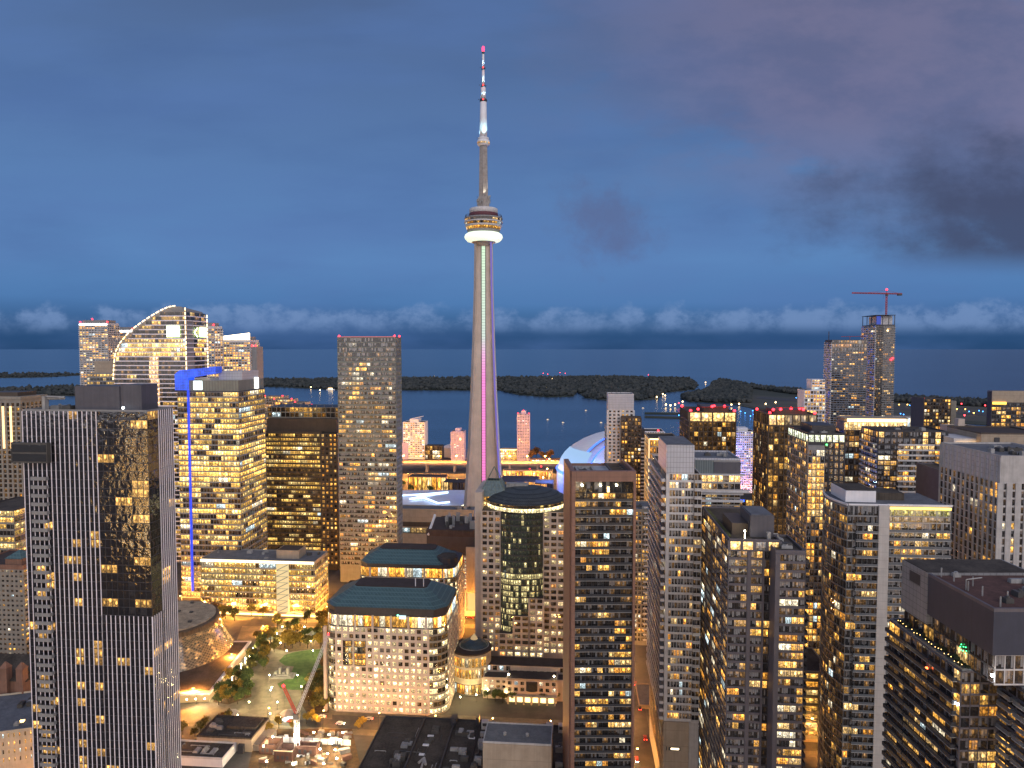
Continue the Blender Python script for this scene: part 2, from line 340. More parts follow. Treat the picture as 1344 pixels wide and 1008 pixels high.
# ------------------------------------------------------------------ buildings
QUEUE = []      # pieces of one kind on one thing (windows, balconies): the largest 100 in view become parts, the rest one part
ALLB = []
class Bld:
    def __init__(s, name, label, cat, D, xl, xr, yt, depth=None, xfar=None, yaw=YAW, group=None):
        a = radians(yaw); s.u = Vector((cos(a), -sin(a), 0)); s.v = Vector((sin(a), cos(a), 0)); s.D = D
        P = at(xl, yt, D); s.H = P.z; s.o = Vector((P.x, P.y, 0)); s.W = solve(P, s.u, xr)
        if depth is None: depth = solve(P if xfar < xl else P + s.u * s.W, s.v, xfar)
        s.Dp = depth
        s.root = empty(name, s.o, -a); tag(s.root, label, cat, group)
        s.mat = Matrix.Translation(s.o) @ Matrix.Rotation(-a, 4, 'Z')
        s.r = random.Random(zlib.crc32((label).encode())); s.n_pieces = {}
        ALLB.append(s)
    def ax(s, px, z=None): return solve(s.o + Vector((0, 0, s.H if z is None else z)), s.u, px)   # metres along the front
    def z(s, py, dv=0): return zat(py, s.D + dv)
    def put(s, mb, name, mats, smooth=False, par=None, oc=False):
        if oc: occ(mb, s.mat)
        return mb.build(name, mats, par or s.root, smooth=smooth)
    def body(s, m, z1=None, z0=0, roof='roofd', par=.9, name='wall', x0=0, x1=None, y0=0, y1=None, pm=None):
        x1 = s.W if x1 is None else x1; y1 = s.Dp if y1 is None else y1; z1 = s.H if z1 is None else z1
        s.put(MB().box(x0, x1, y0, y1, z0, z1 - par), name, M[m], oc=True)
        if roof:
            R = MB(); R.box(x0 + .45, x1 - .45, y0 + .45, y1 - .45, z1 - par, z1 - par + .12)
            ro = s.put(R, 'roof', M[roof])
            P = MB(); P.box(x0, x1, y0, y0 + .45, z1 - par, z1); P.box(x0, x1, y1 - .45, y1, z1 - par, z1)
            P.box(x0, x0 + .45, y0 + .45, y1 - .45, z1 - par, z1); P.box(x1 - .45, x1, y0 + .45, y1 - .45, z1 - par, z1)
            s.put(P, 'parapet', M[pm or m], par=ro)
            return ro
    def side(s, k):
        return {'F': ((0, 0), (1, 0), s.W), 'R': ((s.W, 0), (0, 1), s.Dp), 'L': ((0, s.Dp), (0, -1), s.Dp)}[k]
    def fac(s, side, nb, nf, z0, z1, a0=0, a1=None, m='conc', pw=.4, pd=.30, bh=.9, bd=.22, pe=1, g='g_condo', lit=None, skip=None, hit=None, ext=True, top=True, frame=True, bm=None):
        o, d, L = s.side(side) if isinstance(side, str) else side
        a1 = L if a1 is None else a1
        n = (d[1], -d[0]); cw = (a1 - a0) / nb; fh = (z1 - z0) / nf
        lit = lit or Lit(s.r, 'condo'); fr = MB()
        e = bd if ext else 0
        for j in range(nf + (1 if top else 0)):
            zz = z0 + j * fh
            if bh > 0: fr.obox(o, d, a0 - e, a1 + e, 0, bd, zz, zz + (bh if j < nf else .35), 1 if bm else 0)
        if pw > 0:
            for i in range(0, nb + 1, pe):
                fr.obox(o, d, a0 + i * cw - pw / 2, a0 + i * cw + pw / 2, 0, pd, z0, z1 + (.3 if top else -.02))
        if frame and fr.v: s.put(fr, 'facade_frame', [M[m], M[bm]] if bm else M[m])
        wq = []
        for j in range(nf):
            lit.floor(j)
            for i in range(nb):
                c = hit(j, i) if hit else None
                if c is None: c = lit.get(j, i)
                if skip and skip(j, i): continue
                l = a0 + i * cw + (pw / 2 if pw and i % pe == 0 else .04); r = a0 + (i + 1) * cw - (pw / 2 if pw and (i + 1) % pe == 0 else .04)
                b = z0 + j * fh + max(bh, .03); tp = z0 + (j + 1) * fh - .02
                P = lambda a, z: (o[0] + d[0] * a + n[0] * .04, o[1] + d[1] * a + n[1] * .04, z)
                q = MB(); q.poly([P(l, b), P(r, b), P(r, tp), P(l, tp)], 0, c)
                wq.append((q, n))
        QUEUE.append((s, 'window', wq, M[g], True))
        return fr
    def balc(s, side, spans, zs, dep=1.6, m='balg', slab='conc', solid=True, rail=1.05, th=.22, side_on=True):
        o, d, L = side if not isinstance(side, str) else s.side(side); n = (d[1], -d[0]); bq = []
        for z in zs:
            for a0, a1 in spans:
                q = MB(); q.obox(o, d, a0, a1, .35, dep, z - th, z, 1)
                q.obox(o, d, a0, a1, dep - .08, dep - .01, z, z + rail, 0)
                if side_on:
                    q.obox(o, d, a0 + .01, a0 + .07, .35, dep - .08, z, z + rail, 0); q.obox(o, d, a1 - .07, a1 - .01, .35, dep - .08, z, z + rail, 0)
                bq.append((q, n))
        QUEUE.append((s, 'balcony', bq, [M[m], M[slab]], False))
    def units(s, n, z, x0, x1, y0, y1, hi=2.5, par=None):
        for k in range(n):
            w, dd, h = s.r.uniform(1.2, 4), s.r.uniform(1.2, 4), s.r.uniform(.8, hi)
            x, y = s.r.uniform(x0, max(x0, x1 - w)), s.r.uniform(y0, max(y0, y1 - dd)); q = MB()
            q.box(x, x + w, y, y + dd, z, z + h); q.box(x + .15, x + w - .15, y + .15, y + dd - .15, z + h, z + h + .2)
            if s.r.random() < .5: q.lathe([(.5, z + h + .2), (.5, z + h + .6)], 10, (x + w / 2, y + dd / 2))
            s.put(q, 'roof_unit', M[s.r.choice(['unit', 'unitd', 'unitd', 'grey'])], par=par)
    def beacons(s, pts, r=.7):
        for x, y, z in pts:
            q = MB(); q.box(x - .12, x + .12, y - .12, y + .12, z - 1.2, z); q.ball((x, y, z + r * .6), r, 1); s.put(q, 'beacon', [M['steel'], M['red']])
    def strip(s, p, q, r, m, name='light_strip'):
        return s.put(MB().bar(p, q, r, 6), name, M[m])
def flush():
    bvh = BVHTree.FromPolygons(OCC_V, OCC_F); c0 = Vector((0, 0, CAMZ))
    per = {}
    for s, name, items, mats, rm in QUEUE:
        for q, n in items: per.setdefault((id(s), name), (s, []))[1].append((q, n, mats, rm))
    tot = 0
    for (_, name), (s, items) in per.items():
        sc = []
        for k, (q, n, mats, rm) in enumerate(items):
            vs = [s.mat @ Vector(v) for v in q.v]; c = sum(vs, Vector()) / len(vs); pr = [proj(v) for v in vs]; ar = 0
            N = (s.mat.to_3x3() @ Vector((n[0], n[1], 0)))
            if all(pr) and (c0 - c).dot(N) > 0:
                x = [p[0] for p in pr]; y = [p[1] for p in pr]
                if max(x) > 0 and min(x) < 1344 and max(y) > 0 and min(y) < 1008:
                    ar = (max(x) - min(x)) * (max(y) - min(y))
                    cc = c + N * .5; d = c0 - cc; L = d.length; d.normalize()
                    if bvh.ray_cast(cc + d * .4, d, L - .5)[0] is not None: ar *= .01
            sc.append((ar, k))
        sc.sort(reverse=True); best = [k for ar, k in sc[:100] if ar > 13]; bs = set(best)
        if len(items) - len(best) < 4: pass
        rest = {}
        for k, (q, n, mats, rm) in enumerate(items):
            if k in bs: q.build(name, mats, s.root, room=rm); tot += 1
            else: rest.setdefault(id(mats) if not isinstance(mats, list) else tuple(id(x) for x in mats), (MB(), mats, rm))[0].add(q)
        if len(rest) == 1 or rest:
            # one leftover part per thing: join the materials
            big = MB(); ml = []; rmv = False
            for mb, mats, rm in rest.values():
                base = len(ml); ml += mats if isinstance(mats, list) else [mats]; mb.mi = [base + i for i in mb.mi]; big.add(mb); rmv = rmv or rm
            if big.v: tag(big.build(name, ml, s.root, room=rmv), kind='stuff')
    print('individual pieces', tot, 'objects', len(bpy.data.objects))
# ================================================================== setting
def sheet(name, pts, m, z0=-.5, z1=0.0, kind='structure', label=None):
    o = MB().prism([(p[0], p[1]) for p in pts], z0, z1).build(name, m); return tag(o, label, None, None, kind)
def land_mat(name, c1, c2, scale, rough=.95):
    m = bpy.data.materials.new(name); m.use_nodes = True; t = NT(m.node_tree); p = t.n['Principled BSDF']
    o = t.new('ShaderNodeTexCoord').outputs['Object']
    t.l.new(t.mix(t.sm(t.noise(o, scale, 6, .65), .38, .62), c1, c2), p.inputs['Base Color']); p.inputs['Roughness'].default_value = rough; return m
M['ground'] = land_mat('street_ground', (.05, .048, .046), (.11, .10, .09), .03, .8)
M['asphalt'] = land_mat('asphalt', (.042, .042, .043), (.065, .063, .06), .2, .7)
M['paving'] = land_mat('stone_paving', (.105, .092, .07), (.165, .145, .11), .15, .7)
M['lawn'] = land_mat('lawn_grass', (.035, .085, .018), (.06, .12, .03), .3)
M['soil'] = land_mat('leaf_strewn_soil', (.07, .045, .025), (.12, .07, .03), .4)
M['isle'] = land_mat('island_ground', (.03, .04, .03), (.05, .055, .04), .006)
M['field'] = land_mat('airfield_grass', (.055, .06, .05), (.085, .08, .065), .006)
M['wood'] = land_mat('woodland_leaves', (.020, .028, .030), (.060, .064, .060), .02)
M['line'] = wall('road_paint', (.7, .68, .6), .7, .1)
lk = bpy.data.materials.new('lake_water'); lk.use_nodes = True; t = NT(lk.node_tree); p = t.n['Principled BSDF']
o_ = t.new('ShaderNodeTexCoord').outputs['Object']
t.l.new(t.mix(t.sm(t.noise(t.new('ShaderNodeMapping', {'Vector': o_, 'Scale': (.35, 1.6, 1)}).outputs[0], .0016, 6, .62), .36, .64), (.020, .056, .122), (.036, .086, .170)), p.inputs['Base Color'])
p.inputs['Roughness'].default_value = .22; p.inputs['IOR'].default_value = 1.33
bn = t.new('ShaderNodeBump', {'Strength': .8, 'Height': t.noise(o_, .05, 5, .65), 'Distance': 2.2})
t.l.new(bn.outputs[0], p.inputs['Normal'])
tag(MB().faces([(-250000, -3000, -1.5), (250000, -3000, -1.5), (250000, 390000, -1.5), (-250000, 390000, -1.5)], [(0, 1, 2, 3)]).build('lake', lk), kind='structure')
sheet('ground', [(-3500, -1500), (3500, -1500), (3500, 1900), (1500, 1560), (820, 1400), (560, 1300), (-420, 1290), (-700, 1500), (-1300, 1750), (-3500, 1750)], M['ground'], -3)
def U2(a, D, x0=0.0):   # grid coordinates: a metres along the street, from the point (x0, D)
    c, s = cos(radians(YAW)), sin(radians(YAW)); return (x0 + a * c, D - a * s)
def strip_u(name, D, a0, a1, w, m, z1=.05, z0=-.3, kind='structure'):
    c, s = cos(radians(YAW)), sin(radians(YAW)); k = w / 2
    P = [U2(a0, D), U2(a1, D)]
    return sheet(name, [(P[0][0] - s * k, P[0][1] - c * k), (P[1][0] - s * k, P[1][1] - c * k), (P[1][0] + s * k, P[1][1] + c * k), (P[0][0] + s * k, P[0][1] + c * k)], m, z0, z1, kind)
def strip_v(name, x0, D0, l, w, m, z1=.054):
    c, s = cos(radians(YAW)), sin(radians(YAW)); k = w / 2; q = (x0 + s * l, D0 + c * l)
    return sheet(name, [(x0 - c * k, D0 + s * k), (x0 + c * k, D0 - s * k), (q[0] + c * k, q[1] - s * k), (q[0] - c * k, q[1] + s * k)], m, -.3, z1)
strip_u('pavement', 363, -500, 620, 24, M['paving'], .12, -.3)
strip_u('road', 363, -700, 700, 13, M['asphalt'], .16, -.2)
strip_u('pavement', 511, -600, 200, 30, M['paving'], .12)
strip_u('road', 511, -800, 800, 15, M['asphalt'], .16)
strip_u('road', 690, -800, 800, 18, M['asphalt'], .05)
strip_u('road', 455, 60, 700, 13, M['asphalt'], .05)  # street added along with its uplighting lamps
strip_u('road', 1010, -900, 900, 20, M['asphalt'], .05)
strip_v('road', 60.5, 300, 420, 12, M['asphalt'], .20)
strip_v('road', -204, 250, 800, 24, M['asphalt'], .20)
def pxpoly(pts, z=0.0): return [(gr(x, y, z).x, gr(x, y, z).y) for x, y in pts]
ISL = [pxpoly([(345, 507), (440, 511), (600, 512), (655, 512), (680, 518), (720, 521), (752, 520), (758, 514), (768, 522), (800, 526), (862, 524), (872, 515), (912, 511), (915, 506), (905, 497.5), (800, 495.5), (600, 497), (345, 499)]),
       pxpoly([(893, 522), (912, 517), (932, 511), (935, 504), (945, 499), (1000, 509), (1090, 518), (1344, 531), (1500, 540), (1500, 566), (1344, 560), (1080, 545), (1000, 538), (960, 530), (930, 528), (905, 527)]),
       pxpoly([(-300, 497), (0, 496), (60, 495), (106, 492.5), (200, 492), (200, 490), (0, 491), (-300, 492)]),
       pxpoly([(-300, 527), (0, 522), (100, 519), (200, 516), (345, 509), (345, 502), (200, 505), (100, 508), (0, 512), (-300, 513)])]
for k, p in enumerate(ISL): sheet('island', p, M['isle'], -3, .4)
sheet('airfield', pxpoly([(985, 519), (1090, 524), (1344, 537), (1500, 545), (1500, 563), (1344, 557), (1080, 543), (1000, 536), (965, 529)]), M['field'], -1, .8)
sheet('runway', pxpoly([(1000, 521), (1120, 530), (1350, 548), (1350, 551), (1120, 533), (990, 523)]), M['asphalt'], 0, 1.2)
sheet('breakwater', pxpoly([(846, 541.5), (893, 542), (893, 543.5), (846, 543)]), M['isle'], -3, 1.5)
sheet('breakwater', pxpoly([(846, 546), (893, 547.5), (893, 549), (846, 547.6)]), M['isle'], -3, 1.5)
def inside(p, poly):
    r = False; j = len(poly) - 1
    for i in range(len(poly)):
        a, b = poly[i], poly[j]
        if (a[1] > p[1]) != (b[1] > p[1]) and p[0] < (b[0] - a[0]) * (p[1] - a[1]) / (b[1] - a[1]) + a[0]: r = not r
        j = i
    return r
ICO_V = []; 
_b = bmesh.new(); bmesh.ops.create_icosphere(_b, subdivisions=1, radius=1); ICO_V = np.array([v.co[:] for v in _b.verts]); ICO_F = np.array([[v.index for v in f.verts] for f in _b.faces]); _b.free()
rw = random.Random(5); nr = np.random.default_rng(5)
def forest(poly, n, keep=None):
    xs = [p[0] for p in poly]; ys = [p[1] for p in poly]; V = []; k = 0
    while k < n:
        x, y = rw.uniform(min(xs), max(xs)), rw.uniform(min(ys), max(ys))
        if not inside((x, y), poly) or (keep and not keep(x, y)): continue
        k += 1; r = rw.uniform(7, 13); h = rw.uniform(5.5, 12)
        V.append(ICO_V * (1 + nr.uniform(-.28, .28, (len(ICO_V), 1))) * [r, r, h] + [x, y, h * .9])
    nv = len(ICO_V); fs = np.concatenate([ICO_F + i * nv for i in range(n)])
    me = bpy.data.meshes.new('forest'); me.from_pydata(np.concatenate(V).tolist(), [], fs.tolist()); me.materials.append(M['wood'])
    o = bpy.data.objects.new('forest', me); COL.objects.link(o)
    return o
def pxy(x, y): q = proj((x, y, 0)); return q
tag(forest(ISL[0], 5200, lambda x, y: True), 'dark wooded island across the harbour', 'woodland', None, 'stuff')
def keep1(x, y):
    q = pxy(x, y); yb = 518 + (q[0] - 1090) * .0512 if q[0] > 1090 else (499 + (q[0] - 945) * .131)
    return q[0] < 985 and q[1] < 529 or q[1] < yb + 6
tag(forest(ISL[1], 3000, keep1), 'dark wooded point beside the island airfield', 'woodland', None, 'stuff')
tag(forest(ISL[2], 900), 'thin dark spit of trees far out on the lake', 'woodland', None, 'stuff')
tag(forest(ISL[3], 1700), 'dark wooded shore behind the left towers', 'woodland', None, 'stuff')
# ================================================================== lakeside tower with pod and antenna
def cn_tower():
    D = 825; B = at(635, 458, D); X0 = B.x
    root = empty('observation_tower', (X0, D, 0)); tag(root, 'tall tapering concrete tower with a round pod and long antenna', 'tower')
    z = lambda y: zat(y, D); px = D / F
    def sec(R, w, rc):
        P = []
        for k in range(3):
            th = radians(90 + 120 * k); c, s = cos(th), sin(th)
            for sg in (-1, 1): P.append((R * c - sg * w * s * -1, R * s + sg * w * c * -1))
            th2 = th + radians(60); wn = rc * .55
            for sg in (-1, 1): P.append((rc * cos(th2) + sg * wn * -sin(th2), rc * sin(th2) + sg * wn * cos(th2)))
        return P
    lv = [(0, 26.5, 3.6, 8.2), (40, 23.2, 3.4, 7.6), (90, 19.6, 3.1, 7.0), (150, 16.2, 2.9, 6.5), (210, 13.6, 2.7, 6.1), (270, 11.6, 2.55, 5.8), (332, 10.6, 2.5, 5.6)]
    sh = MB(); vs = []; fs = []
    for h, R, w, rc in lv: vs += [(x, y, h) for x, y in sec(R, w, rc)]
    n = 12
    for k in range(len(lv) - 1):
        for i in range(n): fs.append((k * n + i, k * n + (i + 1) % n, (k + 1) * n + (i + 1) % n, (k + 1) * n + i))
    sh.faces(vs, fs); T = Matrix.Translation((X0, D, 0)); occ(sh, T)
    sh.build('shaft', M['mast'], root)
    # lit lift shaft in the front recess: colour changes with height
    m = bpy.data.materials.new('lift_shaft_lights'); m.use_nodes = True; t = NT(m.node_tree); p = t.n['Principled BSDF']
    o = t.new('ShaderNodeTexCoord').outputs['Object']; s = t.new('ShaderNodeSeparateXYZ', {0: o})
    c = t.ramp(t.m('DIVIDE', s.outputs[2], 335.0), [(0, (1, .20, .60)), (.50, (1, .26, .70)), (.58, (.85, .45, .72)), (.64, (.62, .74, .66)), (1, (.66, .92, .62))])
    cell = t.m('ADD', .62, t.m('MULTIPLY', t.m('GREATER_THAN', t.m('PINGPONG', s.outputs[2], 1.6), .3), .38))
    t.l.new(c, p.inputs['Emission Color']); t.l.new(t.m('MULTIPLY', cell, .95), p.inputs['Emission Strength']); p.inputs['Base Color'].default_value = (.05, .05, .05, 1)
    st = MB()
    def strip_f(z0, z1, y0, y1, wd): st.faces([(-wd, y0, z0), (wd, y0, z0), (wd, y1, z1), (-wd, y1, z1), (-wd, y0 + .6, z0), (wd, y0 + .6, z0), (wd, y1 + .6, z1), (-wd, y1 + .6, z1)], [(0, 1, 2, 3), (4, 7, 6, 5), (0, 3, 7, 4), (1, 5, 6, 2), (3, 2, 6, 7), (0, 4, 5, 1)])
    for (a, _, _, ra), (b, _, _, rb) in zip(lv, lv[1:]): strip_f(a, b, -ra - .7, -rb - .7, 2.0)
    st.build('lift_shaft_light', m, root)
    rl = MB()
    for sg in (-1, 1):
        for (a, _, _, ra), (b, _, _, rb) in zip(lv, lv[1:]): rl.bar((sg * 2.5, -ra - .5, a), (sg * 2.5, -rb - .5, b), .3)
    rl.build('guide_rail', M['steel'], root)
    # violet floodlighting on the right-hand leg, painted as a glowing bar
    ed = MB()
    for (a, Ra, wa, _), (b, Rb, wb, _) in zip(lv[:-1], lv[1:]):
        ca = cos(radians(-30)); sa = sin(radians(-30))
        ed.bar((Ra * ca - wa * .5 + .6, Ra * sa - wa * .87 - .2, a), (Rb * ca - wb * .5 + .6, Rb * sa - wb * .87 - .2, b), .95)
    ed.build('edge_light', emit('violet_flood_glow', (.30, .22, .85), .55), root)
    # pod
    def L(prof, name, mm, seg=48, par=root, smooth=True):
        q = MB().lathe([(r * px, z(y)) for r, y in prof], seg); return q.build(name, mm, par, smooth=smooth)
    L([(8, 324), (12, 320), (16, 318)], 'pod_bracket', M['mast'], smooth=False)
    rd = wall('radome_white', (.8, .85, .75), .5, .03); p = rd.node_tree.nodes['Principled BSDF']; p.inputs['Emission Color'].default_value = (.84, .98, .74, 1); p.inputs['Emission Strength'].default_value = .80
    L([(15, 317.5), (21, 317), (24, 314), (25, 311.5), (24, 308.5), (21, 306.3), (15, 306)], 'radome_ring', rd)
    L([(20, 306), (21.5, 303), (21.5, 302.5)], 'lower_deck', M['grey'])
    gp = glass('pod_glass', (.02, .018, .015), (.3, .2, .1), .4, 24, inner=1)
    def band(y0, y1, r0, r1, name, p, lo, hi, nseg=36):
        q = MB(); r = random.Random(int(y0 * 10)); L_ = Lit(r, 'condo', p, lo, hi, 3); L_.floor(0)
        for i in range(nseg):
            a, b = 2 * pi * i / nseg, 2 * pi * (i + 1) / nseg
            q.poly([(r0 * px * cos(a), r0 * px * sin(a), z(y0)), (r0 * px * cos(b), r0 * px * sin(b), z(y0)), (r1 * px * cos(b), r1 * px * sin(b), z(y1)), (r1 * px * cos(a), r1 * px * sin(a), z(y1))], 0, L_.get(0, i))
        q.build(name, M['g_brown'], root, room=True)
    band(302.5, 299, 21.5, 22.6, 'pod_window', .9, .5, 1.3)
    L([(22.4, 299), (23.6, 298.2), (24.2, 296.5), (23, 296.4)], 'deck_ring', M['concl'])
    band(296.4, 293.5, 23.3, 24, 'pod_window', .5, .3, 1.2)
    L([(24, 293.5), (25.2, 293), (25.2, 291.6), (23.8, 291.4)], 'deck_ring', M['concl'])
    band(291.4, 288.6, 24.2, 24.4, 'pod_window', .35, .2, 1.0)
    L([(24.4, 288.6), (25, 288.2), (24.6, 286.4), (20, 286)], 'pod_roof', M['grey'])
    rail = MB()
    for i in range(60):
        a = 2 * pi * i / 60; rail.bar((24.2 * px * cos(a), 24.2 * px * sin(a), z(286.4)), (23.2 * px * cos(a), 23.2 * px * sin(a), z(282.6)), .16)
    rail.build('edge_rail', M['steel'], root)
    L([(20, 286), (19.2, 282.5), (18.4, 280.6)], 'upper_drum', wall('pod_maroon', (.12, .03, .04), .6, .1))
    L([(18.4, 281.4), (18.4, 275), (17.8, 274.2), (8, 274)], 'upper_drum', M['concl'])
    # concrete mast
    q = MB(); 
    for (y0, y1, w0, w1) in ((274, 262, 8.6, 8.2), (262, 258, 8.2, 6.8), (258, 192, 6.6, 5.6)):
        hexa = lambda w: [(w * px * cos(radians(30 + 60 * k)), w * px * sin(radians(30 + 60 * k))) for k in range(6)]
        q.prism(hexa(w0), z(y0), z(y1), poly2=hexa(w1))
    q.build('upper_mast', wall('grey_brown_mast_concrete', (.30, .27, .25), .85, .25, .3), root); occ(q, T)  # darker grey-brown concrete than the shaft
    eq = MB(); r = random.Random(2)
    for k in range(26):
        a = r.uniform(0, 2 * pi); h = z(r.uniform(273, 259)); rr = 8.3 * px
        eq.box(rr * cos(a) - .6, rr * cos(a) + .6, rr * sin(a) - .6, rr * sin(a) + .6, h, h + r.uniform(1.5, 4))
    eq.build('antenna_panel', M['unit'], root)
    L([(6, 192), (7.4, 190.5), (8.0, 188.5), (8.2, 186.5), (7.8, 184.5), (5.5, 183)], 'upper_pod', M['white'], 32)
    band(189.6, 187.2, 7.95, 8.25, 'upper_pod_window', .8, .5, 1.6, 18)
    L([(6.6, 183.4), (7, 182.6), (7, 181.2), (5, 181)], 'upper_pod_roof', M['white'], 24)
    for (y0, y1, w0, w1, mm) in ((181, 134, 4.9, 4.1, 'white'), (133.4, 130.5, 4.6, 4.6, 'steel'), (130.5, 115, 3.3, 3.1, 'white'), (115, 111.5, 3.2, 2.6, 'steel'), (111.5, 92, 2.0, 1.7, 'white'), (92, 88.5, 2.2, 2.2, 'steel'), (88.5, 71, 1.6, 1.4, 'white'), (71, 68.5, 1.7, 1.7, 'steel'), (68.5, 62, 1.4, 1.3, 'white')):
        L([(w0, y0), (w1, y1)], 'antenna_section', M[mm], 12)
    e = L([(1.6, 67.5), (1.7, 63), (1.2, 61)], 'beacon', emit('mast_beacon', (1, .03, .10), 4), 10)
    for y in (131.8, 90, 113):
        q = MB(); q.ball((0, -4.3 * px, z(y)), 1.0); q.build('beacon', emit('dim_red_beacon', (1, .05, .05), 3), root)
    # floodlights washing the antenna
    def flood(y, r, c, en, up=1, size=70):
        for k in range(3):
            a = radians(-90 + 120 * k + 15)
            q = MB(); q.box(r * px * cos(a) - .4, r * px * cos(a) + .4, r * px * sin(a) - .4, r * px * sin(a) + .4, z(y) - .4, z(y) + .3); q.build('floodlight', M['steel'], root)
            l = bpy.data.lights.new('floodlight', 'SPOT'); l.energy = en; l.color = c; l.spot_size = radians(size); l.spot_blend = .8; l.shadow_soft_size = .3
            o = bpy.data.objects.new('floodlight_beam', l); COL.objects.link(o); o.parent = root; o.location = (r * px * cos(a), r * px * sin(a), z(y) + .5)
            d = Vector((-cos(a) * .16, -sin(a) * .16, up)); o.rotation_euler = d.to_track_quat('-Z', 'Y').to_euler()
    flood(180.5, 8.2, (.40, .85, 1), 15000); flood(130, 6.2, (.30, .72, 1), 13000); flood(111, 5.0, (.30, .7, 1), 8000); flood(88, 4.0, (.45, .72, 1), 4500)
    flood(258, 8.4, (1, .93, .75), 9000)
cn_tower()

def flood_ground(p, c, en, aim, size=90, name='ground_floodlight', label='small floodlight aimed up at the tower'):
    pass

# ================================================================== domed stadium
def stadium():
    C = at(838, 458, 950); cx, cyy = C.x, C.y; root = empty('domed_stadium', (cx, cyy, 0)); tag(root, 'white domed stadium with a blue lit rim beside the tall tower', 'stadium')
    R = 106; T = Matrix.Translation((cx, cyy, 0))
    q = MB().lathe([(R + 3, 0), (R + 3, 36), (R, 36.5)], 64); occ(q, T); q.build('wall', M['conc'], root)
    def cap(r0, z0, h, a0, a1, name, m, n=40, k=8):
        q = MB(); vs = []; fs = []
        for i in range(n + 1):
            a = radians(a0 + (a1 - a0) * i / n)
            for j in range(k + 1):
                f = radians(90 * j / k); vs.append((r0 * cos(f) * cos(a), r0 * cos(f) * sin(a), z0 + h * sin(f)))
        for i in range(n):
            for j in range(k): fs.append((i * (k + 1) + j, (i + 1) * (k + 1) + j, (i + 1) * (k + 1) + j + 1, i * (k + 1) + j + 1))
        q.faces(vs, fs); occ(q, T); return q.build(name, m, root, smooth=True)
    rm = wall('dome_membrane', (.88, .88, .92), .5, .05, .05, grid=(9, 400, .12, (.55, .55, .58)))
    cap(R - 6, 38, 48, 0, 360, 'roof', rm, 72)
    # outer sliding panel: a shell over the back and left, standing proud of the inner one
    cap(R, 38, 55, 60, 215, 'roof_panel', rm, 48)
    # lit panel edge: arch ribs facing the viewpoint
    def arch(a, r0, h, z0, w, name, m):
        q = MB(); pr = None
        for j in range(13):
            f = radians(90 * j / 12); p = (r0 * cos(f) * cos(radians(a)), r0 * cos(f) * sin(radians(a)), z0 + h * sin(f))
            if pr: q.bar(pr, p, w)
            pr = p
        return q.build(name, m, root)
    arch(215, R + .6, 55.5, 38, 1.0, 'arch_light', M['e_blue']); arch(222, R - 5, 49, 38, .8, 'arch_light', M['e_blue'])
    q = MB()
    for i in range(40):
        a, b = radians(160 + i * 4.5), radians(160 + (i + 1) * 4.5)
        q.bar((108.5 * cos(a), 108.5 * sin(a), 38.6), (108.5 * cos(b), 108.5 * sin(b), 38.6), 1.5)
    q.build('rim_light', M['e_blue'], root)
    # glazed end of the sliding panel, its icy lit look painted as a glow
    q = MB(); n = 10
    for i in range(n):
        a, b = radians(180 + i * 4.2), radians(180 + (i + 1) * 4.2)
        for j in range(4):
            f0, f1 = radians(j * 8), radians((j + 1) * 8); r = R + 1.2
            P = lambda al, f: (r * cos(f) * cos(al), r * cos(f) * sin(al), 39.5 + 56 * sin(f))
            q.poly([P(a, f0), P(b, f0), P(b, f1), P(a, f1)], 0, (.16, .50, 1.0, (i * 7 + j * 3) % 10 / 10))
    q.build('lit_end_panel', emit('icy_panel_glow', (.42, .66, 1), .75), root)
    q = MB()
    for i in range(3): q.box(-20 + i * 9, -13 + i * 9, -R - 5, -R - 4.2, 8, 40)
    q.build('video_wall', emit('blue_video_wall', (.05, .2, 1), 2.2), root)
    for a in (190, 205, 222, 240, 262):
        l = bpy.data.lights.new('rim_floodlight', 'POINT'); l.energy = 110000; l.color = (.16, .28, 1); l.shadow_soft_size = 1
        o = bpy.data.objects.new('rim_floodlight', l); COL.objects.link(o); o.parent = root; o.location = (124 * cos(radians(a)), 124 * sin(radians(a)), 44)
stadium()

# ================================================================== towers, left
# --- near glass tower with vertical fins
b = Bld('glass_tower', 'dark glass tower with pale vertical fins filling the left foreground', 'skyscraper', 250, 29, 193, 537, xfar=226)
B0 = b; b.body('dark', roof='roofd', pm='grey'); FH = 3.05; H = b.H; nf = 52; zb = H - nf * FH
aG = b.ax(126); zg = b.z(800)
sh = Lit(b.r, 'condo', .075, .55, 1.15, 3, .02, .006)
grp = {}
def make_hit(kind):
    gsz = {'L': 2, 'G': 3, 'B': 3, 'R': 4}[kind]
    def f(j, i):
        y = 537 + (H - zb - j * FH) * F / 250; k = (kind, j, i // gsz)
        if k not in grp:
            if kind == 'L': p = .34 if i // 2 == 5 and y > 680 else (.20 if i // 2 == 7 and y > 600 else (.20 if i < 6 and y > 745 else (.02 if y > 640 else .006)))
            elif kind == 'G': p = .14 if y > 655 else .01
            elif kind == 'B': p = .09
            else: p = .03
            grp[k] = b.r.random() < p
        if grp[k]:
            s = b.r.uniform(.4, 1.0); return (1.0 * s, .52 * s, .12 * s, b.r.random())
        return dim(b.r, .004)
    return f
jG = int((zg - zb) / FH); zg = zb + jG * FH; nL = 16; cwS = aG / nL; nR = round((b.W - aG) / cwS)
b.fac('F', nL, nf, zb, H - .6, 0, aG, 'fin', .27, .16, .30, .05, 1, 'g_shang', bm='dark', hit=make_hit('L'), top=False, ext=False)
b.fac('F', nR, jG, zb, zg, aG, b.W, 'fin', .27, .16, .30, .05, 1, 'g_shang', bm='dark', hit=make_hit('B'), top=False, ext=False)
